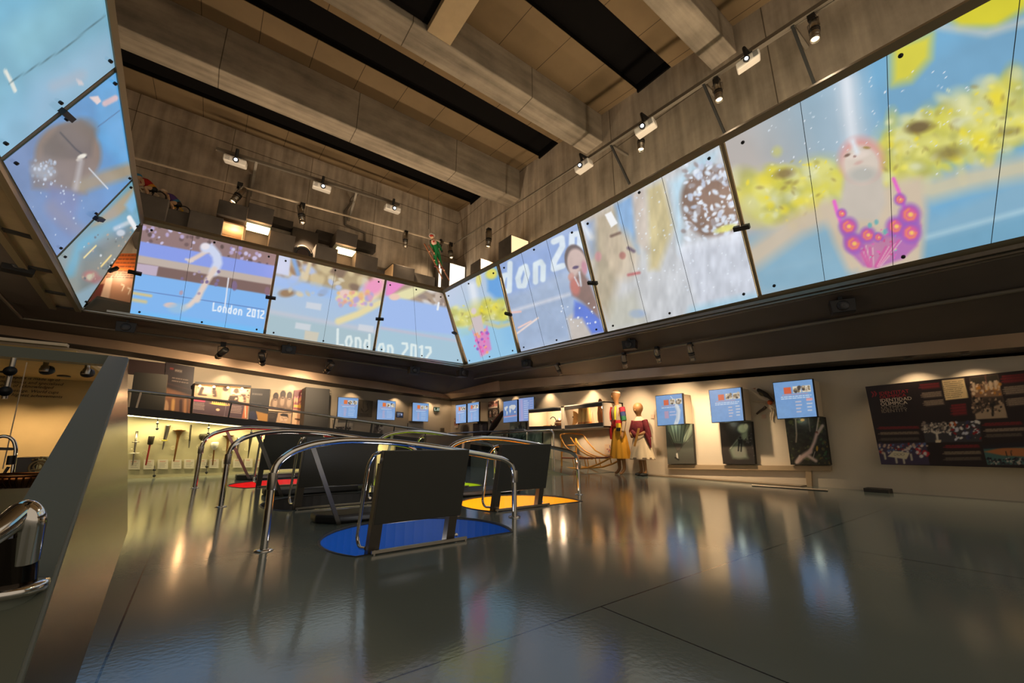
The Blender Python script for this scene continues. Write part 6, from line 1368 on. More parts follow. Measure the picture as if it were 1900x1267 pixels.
# dog sled
sl = thing('wooden_sled', 'yellow wooden dog sled with tall looped back by the right wall', 'sled', at(1095, 868, 'x', 8.1))
M_SL = mat('varnished_wood', (196, 136, 44), .35, noise=.12, nscale=8)
def sp(px, py, x): p = at(px, py, 'x', x); p[2] = max(p[2], .015); return p
rp = [(1036, 863), (1060, 867), (1085, 868.5), (1104, 867), (1122, 861), (1136, 854), (1147, 848)]
for x in (7.95, 8.5):
    MB().tube([sp(a, b2, 8.2)+np.array([x-8.2, 0, 0]) for a, b2 in rp], .022, 8).build('runner', M_SL, sl)
    MB().tube(smooth_path([sp(a, b2, 8.2)+np.array([x-8.2, 0, 0]) for a, b2 in ((1053, 813), (1060, 826), (1072, 838), (1088, 846), (1112, 851))], .2), .018, 6).build('brace', M_SL, sl)
    MB().tube([sp(a, b2, 8.2)+np.array([x-8.2, 0, 0]) for a, b2 in ((1054.5, 813), (1054.5, 866))], .024, 8).build('post', M_SL, sl)
    MB().tube([sp(a, b2, 8.2)+np.array([x-8.2, 0, 0]) for a, b2 in ((1055, 849), (1100, 850), (1147, 847.5))], .02, 8).build('side_rail', mat('red_wood', (130, 66, 34), .4), sl)
    for px in (1075, 1097, 1117): MB().tube([sp(px, 849.5, 8.2)+np.array([x-8.2, 0, 0]), sp(px+3, 867-(px > 1110)*4, 8.2)+np.array([x-8.2, 0, 0])], .014, 6).build('stanchion', M_SL, sl)
    MB().tube([sp(a, b2, 8.2)+np.array([x-8.2, 0, 0]) for a, b2 in ((1071, 812), (1077, 821), (1090, 836), (1104, 844), (1118, 849))], .02, 8).build('handlebar', M_SL, sl)
hp = [sp(1052.5, 814, 8.2)+np.array([-.25, 0, 0]), sp(1052, 806, 8.2)+np.array([-.25, 0, .0]), sp(1060, 803.5, 8.2), sp(1068, 806, 8.2)+np.array([.28, 0, 0]), sp(1072, 813, 8.2)+np.array([.3, 0, 0])]
MB().tube(smooth_path(hp, .3, 6), .022, 8).build('back_loop', M_SL, sl)
for i in range(9):
    f = i/8; px = 1058+f*84; py = 849.5-.02*(px-1058)
    c = sp(px, py, 8.2); MB().bar(c+np.array([-.27, 0, 0]), c+np.array([.3, 0, 0]), .06, .015).build('deck_slat', mat('red_wood', (130, 66, 34), .4), sl)
for py in (826, 838): c = sp(1055, py, 8.2); MB().tube([c+np.array([-.25, 0, 0]), c+np.array([.3, 0, 0])], .014, 6).build('crossbar', M_SL, sl)
def p_fig(A):
    A.fill((206, 178, 144)); A.line([(.55, .15), (.6, .4)], .06, (60, 50, 110), .04); A.ell(.3, .5, .07, .06, (150, 60, 60), .4); A.ell(.58, .62, .14, .1, (190, 110, 100), .5); A.line([(.4, .7), (.5, .8)], .05, (60, 70, 140), .03); A.line([(.5, .5), (.45, .65)], .04, (150, 60, 60), .03); A.ell(.85, .9, .08, .06, (70, 50, 60), .4); A.words(.1, .1, .4, 2, .08, .02, (160, 130, 104))
panel('illustration_sheet', 'small pale sheet with coloured figures on the wall above the sled', 'sheet', quadR(XW+.03, (1122, 824), (1139, 823), (1139.5, 843), (1122, 843)), (.02, 0, 0), p_fig, 44, 50, board=M_CREAM)

# mannequins
M_MAN = mat('mannequin_skin', (158, 112, 66), .5, noise=.06)
def mannequin(p, rot, label, hgt):
    t = thing('mannequin', label, 'mannequin', (0, 0, 0), 'costumed mannequins'); return t
def skirt(z0, z1, r0, r1, folds, amp, cx=0., cy=0., hem=0.):
    n = 84; m = 12; vs = []
    for i in range(m+1):
        f = i/m; z = z0+(z1-z0)*f
        for k in range(n):
            a = 2*PI*k/n; r = r0+(r1-r0)*(f**.75); r *= 1+amp*f*math.sin(folds*a+1.3*math.sin(2*a))+.02*f*math.sin(3*a)
            vs.append((cx+r*math.cos(a)*.98, cy+r*math.sin(a)*.82, z+(hem*math.sin(folds*a) if i == m else 0)))
    o = MB(); o.add(vs, [(i*n+k, i*n+(k+1) % n, (i+1)*n+(k+1) % n, (i+1)*n+k) for i in range(m) for k in range(n)], True); return o
# tall one, facing -y in its own axes
mt = thing('mannequin', 'tall mannequin in yellow skirt, red sash and colourful jacket', 'mannequin', (0, 0, 0), 'costumed mannequins')
J = [(0, 0, 1.00, .13), (0, 0, 1.22, .12), (0, 0, 1.46, .14), (0, -.01, 1.57, .065), (-.01, -.02, 1.68, .052), (-.02, -.04, 1.76, .10), (-.02, -.03, 1.84, .135), (-.02, -.015, 1.92, .115), (-.02, -.005, 1.975, .055)]; E_ = [(0, 1), (1, 2), (2, 3), (3, 4), (4, 5), (5, 6), (6, 7), (7, 8)]
for s_ in (-1, 1):
    b0 = len(J); J += [(s_*.10, 0, .92, .10), (s_*.11, 0, .52, .065), (s_*.11, .02, .12, .042), (s_*.11, -.06, .035, .035), (s_*.12, -.13, .022, .022)]; E_ += [(0, b0)]+[(b0+i, b0+i+1) for i in range(4)]
    b0 = len(J); J += [(s_*.19, 0, 1.50, .06), (s_*.25, .02, 1.20, .045), (s_*.24, -.04, .96, .034), (s_*.24, -.07, .88, .036)]; E_ += [(2, b0)]+[(b0+i, b0+i+1) for i in range(3)]
    for fi, (dx, dy) in enumerate(((-.025, -.01), (-.008, -.02), (.010, -.018), (.026, -.008))):
        J += [(s_*.24+dx, -.08+dy, .80+.006*abs(fi-1.5), .009)]; E_ += [(b0+3, len(J)-1)]
    J += [(s_*.20, -.10, .86, .010)]; E_ += [(b0+3, len(J)-1)]
skin_body('body', J, E_, M_MAN, mt, 2)
MB().ball((-.025, -.14, 1.81), (.016, .022, .028)).build('nose', M_MAN, mt)
MB().lathe([(.108, 0), (.114, .02), (.108, .045)], (-.02, -.02, 1.875), (0, .1, 1), 18).build('headband', mat('cloth_white', (226, 214, 190), .8), mt)
skirt(1.10, .36, .14, .30, 11, .07).build('skirt', mat('yellow_cloth', (196, 140, 26), .8, bump=.1, bscale=60), mt)
MB().lathe([(.145, 1.06), (.165, 1.10), (.165, 1.20), (.150, 1.24)], (0, 0, 0), (0, 0, 1), 20).build('sash', mat('red_cloth', (160, 16, 22), .8), mt)
MB().tube([(-.12, -.10, 1.12), (-.15, -.13, 1.0), (-.17, -.14, .80)], [.05, .06, .03], 8).build('sash_tail', mat('red_cloth', (160, 16, 22), .8), mt)
o = MB(); o.tube([(0, 0, 1.22), (0, 0, 1.34), (0, 0, 1.48), (0, 0, 1.55), (0, 0, 1.60)], [.145, .155, .17, .13, .07], 18); o.build('blouse', mat('blouse_grey', (166, 146, 124), .8), mt)
for s_, cl in ((-1, ((170, 30, 40), (60, 120, 60), (226, 200, 60))), (1, ((150, 30, 50), (50, 60, 110), (40, 110, 70)))):
    for i, c in enumerate(cl):
        z0 = 1.50-i*.10; o = MB(); o.tube([(s_*(.18+.02*i), .01, z0+.03), (s_*(.205+.02*i), .012, z0-.08)], [.078-.006*i, .074-.006*i], 12); o.build('sleeve_band', mat('cloth_%d%d' % (s_+1, i), c, .8), mt)
    o = MB(); o.tube([(s_*.11, -.12, 1.56), (s_*.115, -.155, 1.42), (s_*.11, -.16, 1.25)], .026, 8); o.build('ribbon', mat('ribbon_%d' % (s_+1), (206, 196, 40) if s_ > 0 else (180, 30, 30), .7), mt)
    MB().tube([(s_*.255, .01, 1.20), (s_*.245, -.04, .98)], [.05, .045], 10).build('cuff', mat('cloth_red2', (150, 24, 34), .8) if s_ < 0 else mat('cloth_cream', (176, 156, 130), .8), mt)
    o = MB(); o.lathe([(.055, .0), (.066, .02), (.066, .06), (.058, .09)], (s_*.11, 0, .36), (0, 0, 1), 14); o.build('bell_garter', M_DARK, mt)
o = MB(); o.box((.15, -.17, 1.06), (.27, -.10, 1.16)); o.build('pouch', mat('pouch_yellow', (226, 190, 40), .7), mt); o = MB(); o.box((.16, -.175, .98), (.26, -.11, 1.06)); o.build('pouch_fringe', M_BLACK, mt)
pm = at(1155, 872, 'z', 0); mt.location = (8.30, pm[1]*8.30/pm[0]+.03, 0); mt.rotation_euler = (0, 0, -PI/2-.35); mt.scale = (.97, .97, 1.03)
# short one with shawl
ms = thing('mannequin', 'shorter mannequin in cream skirt and dark red shawl holding sticks', 'mannequin', (0, 0, 0), 'costumed mannequins')
J = [(0, 0, .78, .12), (0, 0, 1.00, .11), (0, 0, 1.20, .12), (0, 0, 1.29, .065), (0, -.01, 1.38, .052), (0, -.03, 1.45, .10), (0, -.02, 1.53, .135), (0, -.0, 1.61, .115), (0, .01, 1.665, .055)]; E_ = [(0, 1), (1, 2), (2, 3), (3, 4), (4, 5), (5, 6), (6, 7), (7, 8)]
for s_ in (-1, 1):
    b0 = len(J); J += [(s_*.07, 0, .7, .08), (s_*.06, 0, .4, .05), (s_*.06, .02, .09, .036), (s_*.07, -.06, .04, .04), (s_*.08, -.14, .03, .03)]; E_ += [(0, b0)]+[(b0+i, b0+i+1) for i in range(4)]
    b0 = len(J); J += [(s_*.16, 0, 1.22, .055), (s_*.24, -.02, 1.00, .042), (s_*.15, -.17, .92, .034), (s_*.11, -.20, .90, .034)]; E_ += [(2, b0)]+[(b0+i, b0+i+1) for i in range(3)]
    for fi in range(4): J += [(s_*.05, -.225+.004*fi, .935-.022*fi, .009)]; E_ += [(b0+3, len(J)-1)]
    J += [(s_*.09, -.20, .95, .010)]; E_ += [(b0+3, len(J)-1)]
skin_body('body', J, E_, M_MAN, ms, 2)
MB().ball((0, -.125, 1.48), (.014, .02, .024)).build('nose', M_MAN, ms)
M_CRM = mat('cream_cloth', (214, 194, 158), .85, bump=.1, bscale=60); M_SH = mat('maroon_cloth', (104, 20, 28), .8, noise=.3, nscale=16)
skirt(.94, .38, .15, .31, 9, .06).build('skirt', M_CRM, ms); skirt(.41, .36, .300, .315, 9, .06).build('skirt_hem', mat('hem_dark', (120, 104, 84), .8), ms)
MB().tube([(0, 0, 1.22), (0, 0, 1.28), (0, 0, 1.34)], [.14, .11, .065], 16).build('collar', M_CRM, ms)
o = MB(); o.tube([(0, 0, .90), (0, -.01, 1.02), (0, 0, 1.14), (0, 0, 1.24)], [.15, .17, .18, .14], 18); o.build('shawl', M_SH, ms)
for s_ in (-1, 1): MB().tube([(s_*.16, 0, 1.24), (s_*.25, -.02, 1.0), (s_*.26, .02, .86)], [.075, .07, .05], 10).build('shawl_sleeve', M_SH, ms)
MB().tube([(.20, -.05, 1.0), (.27, -.02, .80), (.29, .0, .62)], [.06, .05, .012], 8).build('shawl_tip', M_SH, ms); MB().tube([(-.1, -.16, 1.0), (.02, -.18, .9), (.0, -.15, .82)], [.05, .06, .02], 8).build('shawl_knot', M_SH, ms)
for dx in (0, .035): MB().tube([(.02+dx, -.27, .66), (.17+dx, -.24, 1.06)], .014, 8).build('stick', mat('stick_wood', (206, 150, 70), .5), ms)
for s_ in (-1, 1): MB().ball((s_*.075, -.06, .035), (.055, .13, .035)).build('shoe', M_DARK, ms)
pm = at(1192, 877, 'z', 0); ms.location = (8.32, pm[1]*8.32/pm[0]-.02, 0); ms.rotation_euler = (0, 0, -PI/2-.1); ms.scale = (.97, .97, 1.0)

# three big monitors with prints below
def tv_r(k):
    def f(A):
        A.grad((0, 1), (1, 0), (104, 150, 206), (112, 158, 214)); A.poly([(0, .7), (.3, .7), (.3, 1), (0, 1)], (120, 166, 214), .3, .4)
        x0 = (.30, .28, .26)[k]
        A.poly([(x0, .16), (x0+.19, .16), (x0+.19, .34), (x0, .34)], (214, 84, 44), .015); A.noise(.08, .03, k)
        for i in range(2):
            x = x0+.235*(i+1); A.poly([(x, .15), (x+.21, .15), (x+.21, .33), (x, .33)], (226, 214, 190), .015); A.speck(None, 14, (x+.02, .17, x+.19, .31), (.015, .045), [(130, 110, 80), (60, 50, 44), (196, 176, 150)], k*5+i)
        A.words(.2, .36, .92, 1, .1, .018, (226, 150, 140), seed=k); A.words(.16 if k else .2, .41, .95, 2 if k else 1, .05, .022, (236, 242, 250), seed=k+1, ragged=.15)
        if k == 0:
            A.poly([(.3, .54), (.46, .54), (.46, .78), (.3, .78)], (206, 140, 160), .03, .7); A.words(.5, .56, .8, 2, .1, .04, (206, 196, 220), seed=4)
            A.line([(.58, .05), (.72, .22), (.76, .35)], .02, (240, 236, 226), .015, .9); A.line([(.78, .40), (.84, .55), (.80, .8), (.7, 1)], .14, (230, 230, 226), .04, .85); A.line([(.74, .42), (.79, .6), (.74, .9)], .05, (166, 180, 200), .03, .6)  # white curved reflection painted over the monitor picture
        else:
            for r in range(4): A.words(.62-.05*k, .56+r*.09, .74-.03*k, 1, .1, .03, (240, 206, 196), seed=r+k, ragged=.3); A.words(.80, .54+r*.09, .95, 1, .1, .03, (240, 226, 220), seed=r+7, ragged=.3)
            if k == 2: A.poly([(.8, .5), (.95, .5), (.95, .56), (.8, .56)], (226, 150, 150), .02)
    return f
TVQ = (((1216.7, 735.2), (1265.2, 730.2), (1269.3, 786), (1220.7, 789.7)), ((1315.7, 724.5), (1374.2, 719), (1380.0, 780), (1321.4, 783.7)), ((1434.6, 710.6), (1506.6, 703.6), (1515.8, 772.4), (1443.3, 776.8)))
for k in range(3):
    monitor(('large blue monitor right of the mannequins, crossed by a white curve', 'large blue monitor above the cave print', 'large blue monitor above the waterfall print')[k], quadR(8.36, *TVQ[k]), (.35, 0, 0), tv_r(k), MON, True, 90, 90)
def pr_para(A):
    A.grad((1240, 785), (1260, 860), (104, 116, 104), (78, 76, 68)); A.poly([(1238, 790), (1240, 800), (1249, 822), (1262, 824), (1276, 818), (1285, 796), (1284, 786), (1238, 787)], (150, 166, 142), 4)
    for x0, x1 in ((1243, 1252), (1250, 1255), (1257, 1258), (1265, 1262), (1272, 1266), (1280, 1270)): A.line([(x0, 788), (x1, 820)], 1.3, (96, 108, 94), 1.2)
    for x0, x1 in ((1246, 1253), (1254, 1257), (1262, 1260), (1276, 1268)): A.line([(x0, 788), (x1, 818)], 1.5, (196, 210, 184), 1.5)
    A.line([(1241, 802), (1257, 838), (1285, 806)], 1, (66, 62, 56), 1); A.line([(1249, 820), (1258, 838)], .8, (70, 66, 60), 1); A.line([(1270, 820), (1260, 838)], .8, (70, 66, 60), 1); A.poly([(1250, 822), (1264, 823), (1262, 834), (1256, 836)], (96, 88, 80), 2)
    A.line([(1256, 842), (1257, 850)], 3, (206, 200, 186), 1.5); A.line([(1253, 849), (1259, 853)], 2.5, (36, 34, 32), 1.5)
def pr_cave(A):
    A.fill((52, 46, 42)); A.grad((1340, 790), (1395, 860), (56, 48, 42), (44, 40, 38)); A.poly([(1376, 788), (1384, 785), (1391, 790), (1386, 806), (1380, 812), (1374, 815), (1380, 830), (1388, 850), (1360, 850), (1354, 835), (1368, 816), (1376, 806), (1368, 798)], (110, 124, 106), 7)
    A.ell(1378, 795, 9, 8, (206, 220, 186), .5); A.ell(1384, 791, 4, 5, (226, 234, 206), .5); A.poly([(1376, 806), (1386, 800), (1388, 816), (1378, 816)], (150, 166, 140), 4); A.line([(1368, 816), (1355, 832)], 2, (150, 160, 140), 2); A.ell(1372, 838, 12, 12, (120, 122, 110), .7)
    A.ell(1373.5, 812, 2, 2.4, (20, 20, 20), .4); A.poly([(1369, 815), (1378, 815), (1377, 823), (1370, 823)], (26, 26, 26), 1.2); A.line([(1371, 822), (1370, 836)], 2.6, (26, 26, 26), 1.2); A.line([(1376, 822), (1375, 837)], 2.6, (26, 26, 26), 1.2); A.speck(None, 26, (1384, 800, 1400, 850), (.6, 1.6), [(90, 90, 84), (28, 26, 26)], 4)
def pr_fall(A):
    A.fill((40, 40, 32)); A.noise(5, .35, 4); A.speck(None, 80, (1456, 776, 1540, 860), (1, 4), [(30, 30, 26), (58, 66, 40), (36, 40, 30), (80, 84, 50)], 7)
    A.line([(1476, 778), (1478, 806), (1477, 820)], 2.4, (150, 140, 128), 2); A.line([(1500, 775), (1503, 800)], 1.8, (120, 112, 104), 2); A.line([(1519, 774), (1515, 800)], 2.6, (200, 186, 170), 2)
    A.line([(1526, 790), (1517, 804)], 6, (196, 176, 166), 3); A.ell(1515, 803, 3, 3, (110, 60, 50), .5); A.line([(1515, 806), (1511, 820), (1503, 838)], 6, (206, 178, 172), 4); A.line([(1503, 838), (1488, 848), (1480, 856)], 9, (200, 172, 164), 5); A.line([(1500, 846), (1514, 855)], 6, (190, 170, 160), 4); A.line([(1484, 846), (1478, 858)], 4, (206, 186, 176), 3)
    A.ell(1516, 832, 2, 5, (190, 150, 50), .5); A.ell(1489, 779, 4, 2.5, (206, 150, 60), .5); A.line([(1512, 838), (1508, 852)], 1.2, (180, 170, 160), 1); A.speck(None, 22, (1522, 815, 1540, 860), (1, 2.4), [(40, 84, 50), (60, 90, 56), (96, 80, 40)], 9)
for q4, pf, lb in ((((1235, 787.3), (1284.2, 786.3), (1289, 860.2), (1239.2, 860.7)), pr_para, 'tall grey print of a parachute seen from below'), (((1335, 784.4), (1394.3, 782), (1401.4, 861.4), (1341.7, 860.7)), pr_cave, 'tall dark print of a person standing in a cave'), (((1455.9, 776.9), (1529.3, 773.8), (1541, 862.6), (1467.2, 862)), pr_fall, 'tall dark print of a pale waterfall in forest')):
    panel('tall_print', lb, 'photograph', quadR(XR-.10, *q4), (.08, 0, 0), pf, 80, 110, mode='px', group='tall prints under the big monitors')
q = quadR(XR-.06, (1239, 862), (1542, 864.5), (1542, 873.5), (1239, 870)); tag(MB().hexa(q, [p+np.array([.055, 0, 0]) for p in q]).build('wall_ledge', mat('ledge_tan', (164, 142, 110), .6)), 'long tan ledge under the three tall prints', 'ledge')
q = quadR(XR-.05, (1494, 873), (1505, 873), (1506.5, 903), (1497, 902)); tag(MB().hexa(q, [p+np.array([.045, 0, 0]) for p in q]).build('cable_channel', mat('ledge_tan', (164, 142, 110), .6)), 'upright tan cable channel from the ledge to the floor', 'channel')
q = quadR(XR-.3, (1601, 907), (1648, 910), (1649, 918), (1601.5, 914.5))
lb_ = thing('low_box', 'low black box standing at the foot of the right wall', 'box', q[3]); 
ya, yb2 = sorted((q[0][1], q[1][1])); MB().box((8.45, ya, 0), (8.68, yb2, .055)).build('body', M_BAND, lb_, bevel=.004); MB().box((8.445, ya+.005, .0), (8.45, yb2-.005, .012)).build('foot', M_DARK, lb_)
for k in range(3):
    c = (at(*TVQ[k][2], 'x', 8.5)+at(*TVQ[k][3], 'x', 8.5))/2; light('POINT', 'monitor_underlight', (8.5, c[1], c[2]-.04), 0.4, (.86, 1., .82), size=.06).data.specular_factor = 0
# finds on the wall between the second and third big monitor
bd = thing('mounted_bird', 'small dark bird mounted on the wall between big monitors', 'bird', at(1417, 732, 'x', XR-.08)); c = at(1416, 731, 'x', XR-.08)
J = [(0, -.03, .0, .05), (0, .05, .06, .045), (0, .10, .11, .032), (0, -.10, -.07, .03), (0, -.17, -.16, .018)]
skb = skin_body('body', J, [(0, 1), (1, 2), (0, 3), (3, 4)], mat('bird_dark', (54, 44, 34), .7, noise=.3, nscale=14), None, 2); skb.parent = bd; skb.location = V(c)-bd.location
MB().lathe([(.012, 0), (.001, .05)], c+np.array([0, .13, .12]), (0, 1, .2), 8).build('beak', M_TAN, bd); MB().ball(c+np.array([-.04, .02, .0]), (.010, .055, .028), M=Matrix.Rotation(.8, 3, 'X')).build('wing', mat('bird_wing', (96, 82, 50), .7), bd)
ob = thing('orange_ball', 'small orange ball fixed on the wall beneath the bird', 'ball', at(1428.6, 746.6, 'x', XR-.05)); MB().ball(at(1428.6, 746.6, 'x', XR-.05), .046).build('ball', mat('orange_ball', (206, 96, 44), .5), ob)
tag(MB().tube([at(1404, 768, 'x', XR-.05), at(1410, 763, 'x', XR-.05), at(1416, 759, 'x', XR-.05), at(1421, 755, 'x', XR-.05)], [.018, .022, .024, .032], 8).build('curved_bone', mat('bone_dark', (66, 52, 40), .6)), 'dark curved bone on the wall left of the third big monitor', 'bone')
tag(MB().tube([at(1431, 756, 'x', XR-.04), at(1433, 763, 'x', XR-.04), at(1430, 771, 'x', XR-.04), at(1430.5, 779, 'x', XR-.04)], .013, 6).build('thin_cord', M_CREAM), 'thin pale wavy cord hanging below the orange ball', 'cord')
tag(MB().tube([at(1397, 743, 'x', XR-.04), at(1408, 744.5, 'x', XR-.04), at(1419, 746, 'x', XR-.04), at(1419.5, 749, 'x', XR-.04), at(1410, 747.5, 'x', XR-.04)], .012, 6).build('pale_peg', M_CREAM), 'pale looped peg on the wall left of the orange ball', 'peg')
for px, py, lb in ((1416.8, 772.6, 'tiny pinkish label beneath the dark curved bone'), (1210.8, 772.6, 'tiny pinkish label right of the short mannequin')):
    q = quadR(XR-.012, (px-3.5, py-3.6), (px+3.5, py-4), (px+3.6, py+3.6), (px-3.4, py+4)); tag(MB().hexa(q, [p+np.array([.01, 0, 0]) for p in q]).build('wall_label', mat('label_pink', (206, 170, 146), .6)), lb, 'label', 'tiny wall labels')
# floor strip along the right wall
tag(MB().hexa([at(1395, 899, 'z', .0), at(1536, 908.5, 'z', .0), at(1536, 910.5, 'z', .0), at(1395, 901, 'z', .0)], [at(1395, 898.6, 'z', .012), at(1536, 908, 'z', .012), at(1536, 910, 'z', .012), at(1395, 900.4, 'z', .012)]).build('floor_batten', M_CREAM), 'pale batten lying on the floor along the right wall', 'batten')
tag(MB().box((8.42, 3.0, 0), (8.70, 6.3, .02)).build('floor_plinth', mat('plinth_gloss', (120, 102, 80), .2)), 'low glossy plinth strip at the foot of the wall under the prints', 'plinth')

# big dark board at the right
bq = quadR(XR-.24, (1605.6, 717.4), (1632, 861.5)); TLb, BLb = bq[0], bq[1]; yR = -1.2
ang = (1.68-1.64)/(1.93-.25)
TRb = np.array([XR-.24, yR, TLb[2]+(TLb[1]-yR)*.026]); BRb = np.array([XR-.24, yR, BLb[2]+.03]); BLb[1] = TLb[1]
def art_board(A):
    A.fill((44, 32, 30)); red = (140, 38, 40); tx = (166, 144, 120)
    A.line([(1617, 727), (1621, 731), (1619, 736)], 1.6, (190, 40, 56), 1); A.line([(1622, 726), (1626, 730), (1624, 735)], 1.6, (190, 40, 56), 1)
    def blockx(x0, y0, x1, y1, col, n, sl=-.09, sd=1, a=.9):
        g = (y1-y0)/n; A.poly([(x0+(x1-x0)*.05, y0), (x1, y0+sl*(x1-x0)), (x1+3, y1+sl*(x1-x0)), (x0+6, y1)], col, 2.5, a*.62); A.words(x0, y0, x1, n, g, g*.55, col, sl, .12, sd, .8, left=True)
    blockx(1704, 713, 1742, 723, red, 2); blockx(1708, 729, 1746, 739, tx, 3); blockx(1712, 744, 1750, 754, tx, 3)
    A.poly([(1747, 705.5), (1788.5, 701.5), (1796.5, 738), (1754.5, 742.5)], (236, 206, 150), 1.5); A.words(1751, 709, 1787, 9, 3.6, 1.1, (110, 90, 66), -.09, .1, 3, .8)
    blockx(1763, 751, 1792, 772, red, 4); 
    # photographs on the board
    A.poly([(1799, 700), (1851, 694), (1860, 735), (1803, 738)], (150, 112, 82), 1.5); A.poly([(1799, 700), (1851, 694), (1854, 708), (1801, 714)], (60, 52, 40), 3); A.speck(None, 40, (1802, 708, 1856, 734), (1.5, 4), [(226, 190, 146), (236, 206, 170), (110, 80, 60), (206, 140, 60)], 5)
    for x in (1806, 1829, 1837, 1846): A.line([(x, 712-(x-1806)*.1), (x+2, 724-(x-1806)*.1)], 5, (226, 200, 164), 2)
    A.line([(1828, 696), (1830, 712)], 2.5, (120, 80, 66), 1.5)
    A.poly([(1803, 739), (1860, 736), (1869, 775), (1811, 778)], (176, 150, 122), 1.5); A.poly([(1803, 739), (1860, 736), (1862, 748), (1830, 758), (1809, 768)], (70, 56, 46), 3); A.speck(None, 60, (1804, 738, 1860, 765), (1, 3), [(190, 160, 130), (40, 34, 30), (120, 96, 76)], 8); A.line([(1842, 752), (1842, 770)], 4.5, (40, 36, 30), 2); A.line([(1838, 754), (1846, 750)], 3, (40, 36, 30), 2)
    blockx(1856, 697, 1900, 712, red, 3); blockx(1860, 718, 1905, 733, tx, 4); blockx(1866, 740, 1905, 754, tx, 4); blockx(1822, 785, 1895, 791, red, 2, -.04); blockx(1824, 796, 1900, 802, tx, 2, -.04); blockx(1826, 806, 1895, 812, (110, 96, 82), 2, -.04)
    blockx(1626, 792, 1704, 797, red, 2, -.02); blockx(1629, 802, 1704, 807, (150, 130, 104), 2, -.02); blockx(1630, 813, 1704, 818, (100, 88, 76), 2, -.02); blockx(1750, 826, 1816, 832, red, 2, -.02); blockx(1748, 838, 1819, 844, (150, 130, 104), 2, -.02); blockx(1750, 849, 1819, 855, (110, 96, 82), 2, -.02)
    A.poly([(1711, 786), (1817, 780), (1822, 819), (1717, 821)], (64, 60, 62), 1.5); A.speck(None, 90, (1711, 784, 1764, 802), (1, 3), [(206, 190, 170), (40, 38, 38), (140, 124, 112)], 4); A.ell(1768, 787, 7, 5, (190, 90, 30), .4); A.speck(None, 60, (1764, 782, 1820, 815), (1.5, 4.5), [(206, 206, 214), (150, 40, 40), (60, 60, 90), (226, 220, 210), (50, 48, 60)], 6, .5, .6)
    A.line([(1729, 800), (1738, 804), (1740, 818)], 4, (214, 200, 180), 2); A.line([(1738, 804), (1746, 802)], 3, (214, 200, 180), 2); A.poly([(1736, 816), (1746, 816), (1746, 821), (1736, 821)], (226, 206, 170), 1)
    A.poly([(1626, 823), (1718, 821), (1725, 862), (1633, 862)], (70, 58, 80), 1.5); A.speck(None, 100, (1627, 823, 1722, 842), (1.2, 3), [(206, 190, 180), (60, 50, 70), (150, 40, 40), (90, 110, 150), (190, 160, 140)], 9); A.speck(None, 14, (1700, 832, 1722, 848), (2, 4), [(190, 40, 50), (220, 210, 200)], 2)
    A.poly([(1658, 836), (1688, 840), (1682, 852), (1647, 847)], (214, 200, 166), 1.5); 
    for cx in (1661, 1668, 1675): A.ell(cx, 843, 3.2, 2.3, (150, 140, 120), .25); A.ell(cx, 843, 2.2, 1.5, (214, 200, 166), .3)
    for cx, cy_ in ((1641, 846), (1690, 848), (1662, 853), (1676, 854)): A.line([(cx, cy_-5), (cx+2, cy_+5)], 3.5, (206, 196, 170), 2)
    A.poly([(1824, 832), (1920, 826), (1920, 862), (1832, 862)], (76, 110, 104), 1.5); A.poly([(1826, 838), (1860, 830), (1920, 832), (1920, 848), (1860, 845)], (190, 116, 66), 3); A.poly([(1822, 826), (1920, 818), (1920, 828), (1826, 833)], (40, 34, 40), 3); A.speck(None, 70, (1832, 850, 1905, 862), (1, 2.6), [(30, 30, 40), (60, 56, 60), (190, 176, 160)], 3); A.line([(1866, 838), (1868, 846)], 2, (50, 44, 40), 1); A.line([(1876, 836), (1877, 844)], 2, (50, 44, 40), 1)
bo = thing('info_board', 'huge dark brown board of texts and photographs on the right wall', 'board', BLb)
qb = [TLb, TRb, BRb, BLb]
MB().hexa(qb, [p+np.array([.03, 0, 0]) for p in qb]).build('board', M_BLACK, bo)
for yy in (1.4, -.4): MB().bar((XR-.21, yy, 1.0), (XR-.001, yy, 1.0), .06, .06).build('wall_bracket', M_DARK, bo)
picture('printed_face', qb, 300, 150, art_board, M_PRINT, bo, 'px', (-.004, 0, 0))
xd = (TRb-TLb); xd = xd/np.linalg.norm(xd)
for i, (s_, c_) in enumerate((('IDENTITAT', 'red'), ('OLÍMPICA', 'red'), ('IDENTIDAD', 'w'), ('OLÍMPICA', 'w'), ('OLYMPIC', 'g'), ('IDENTITY', 'g'))):
    text(s_, at(1631.5+i*.9, 733+i*6.6, 'x', XR-.246), xd, (0, 0, 1), .070, {'red': mat('letters_red', (176, 40, 52), .6), 'w': mat('letters_white', (226, 206, 180), .6), 'g': mat('letters_grey', (150, 134, 116), .6)}[c_], 'title_lettering', bo, extrude=.001)

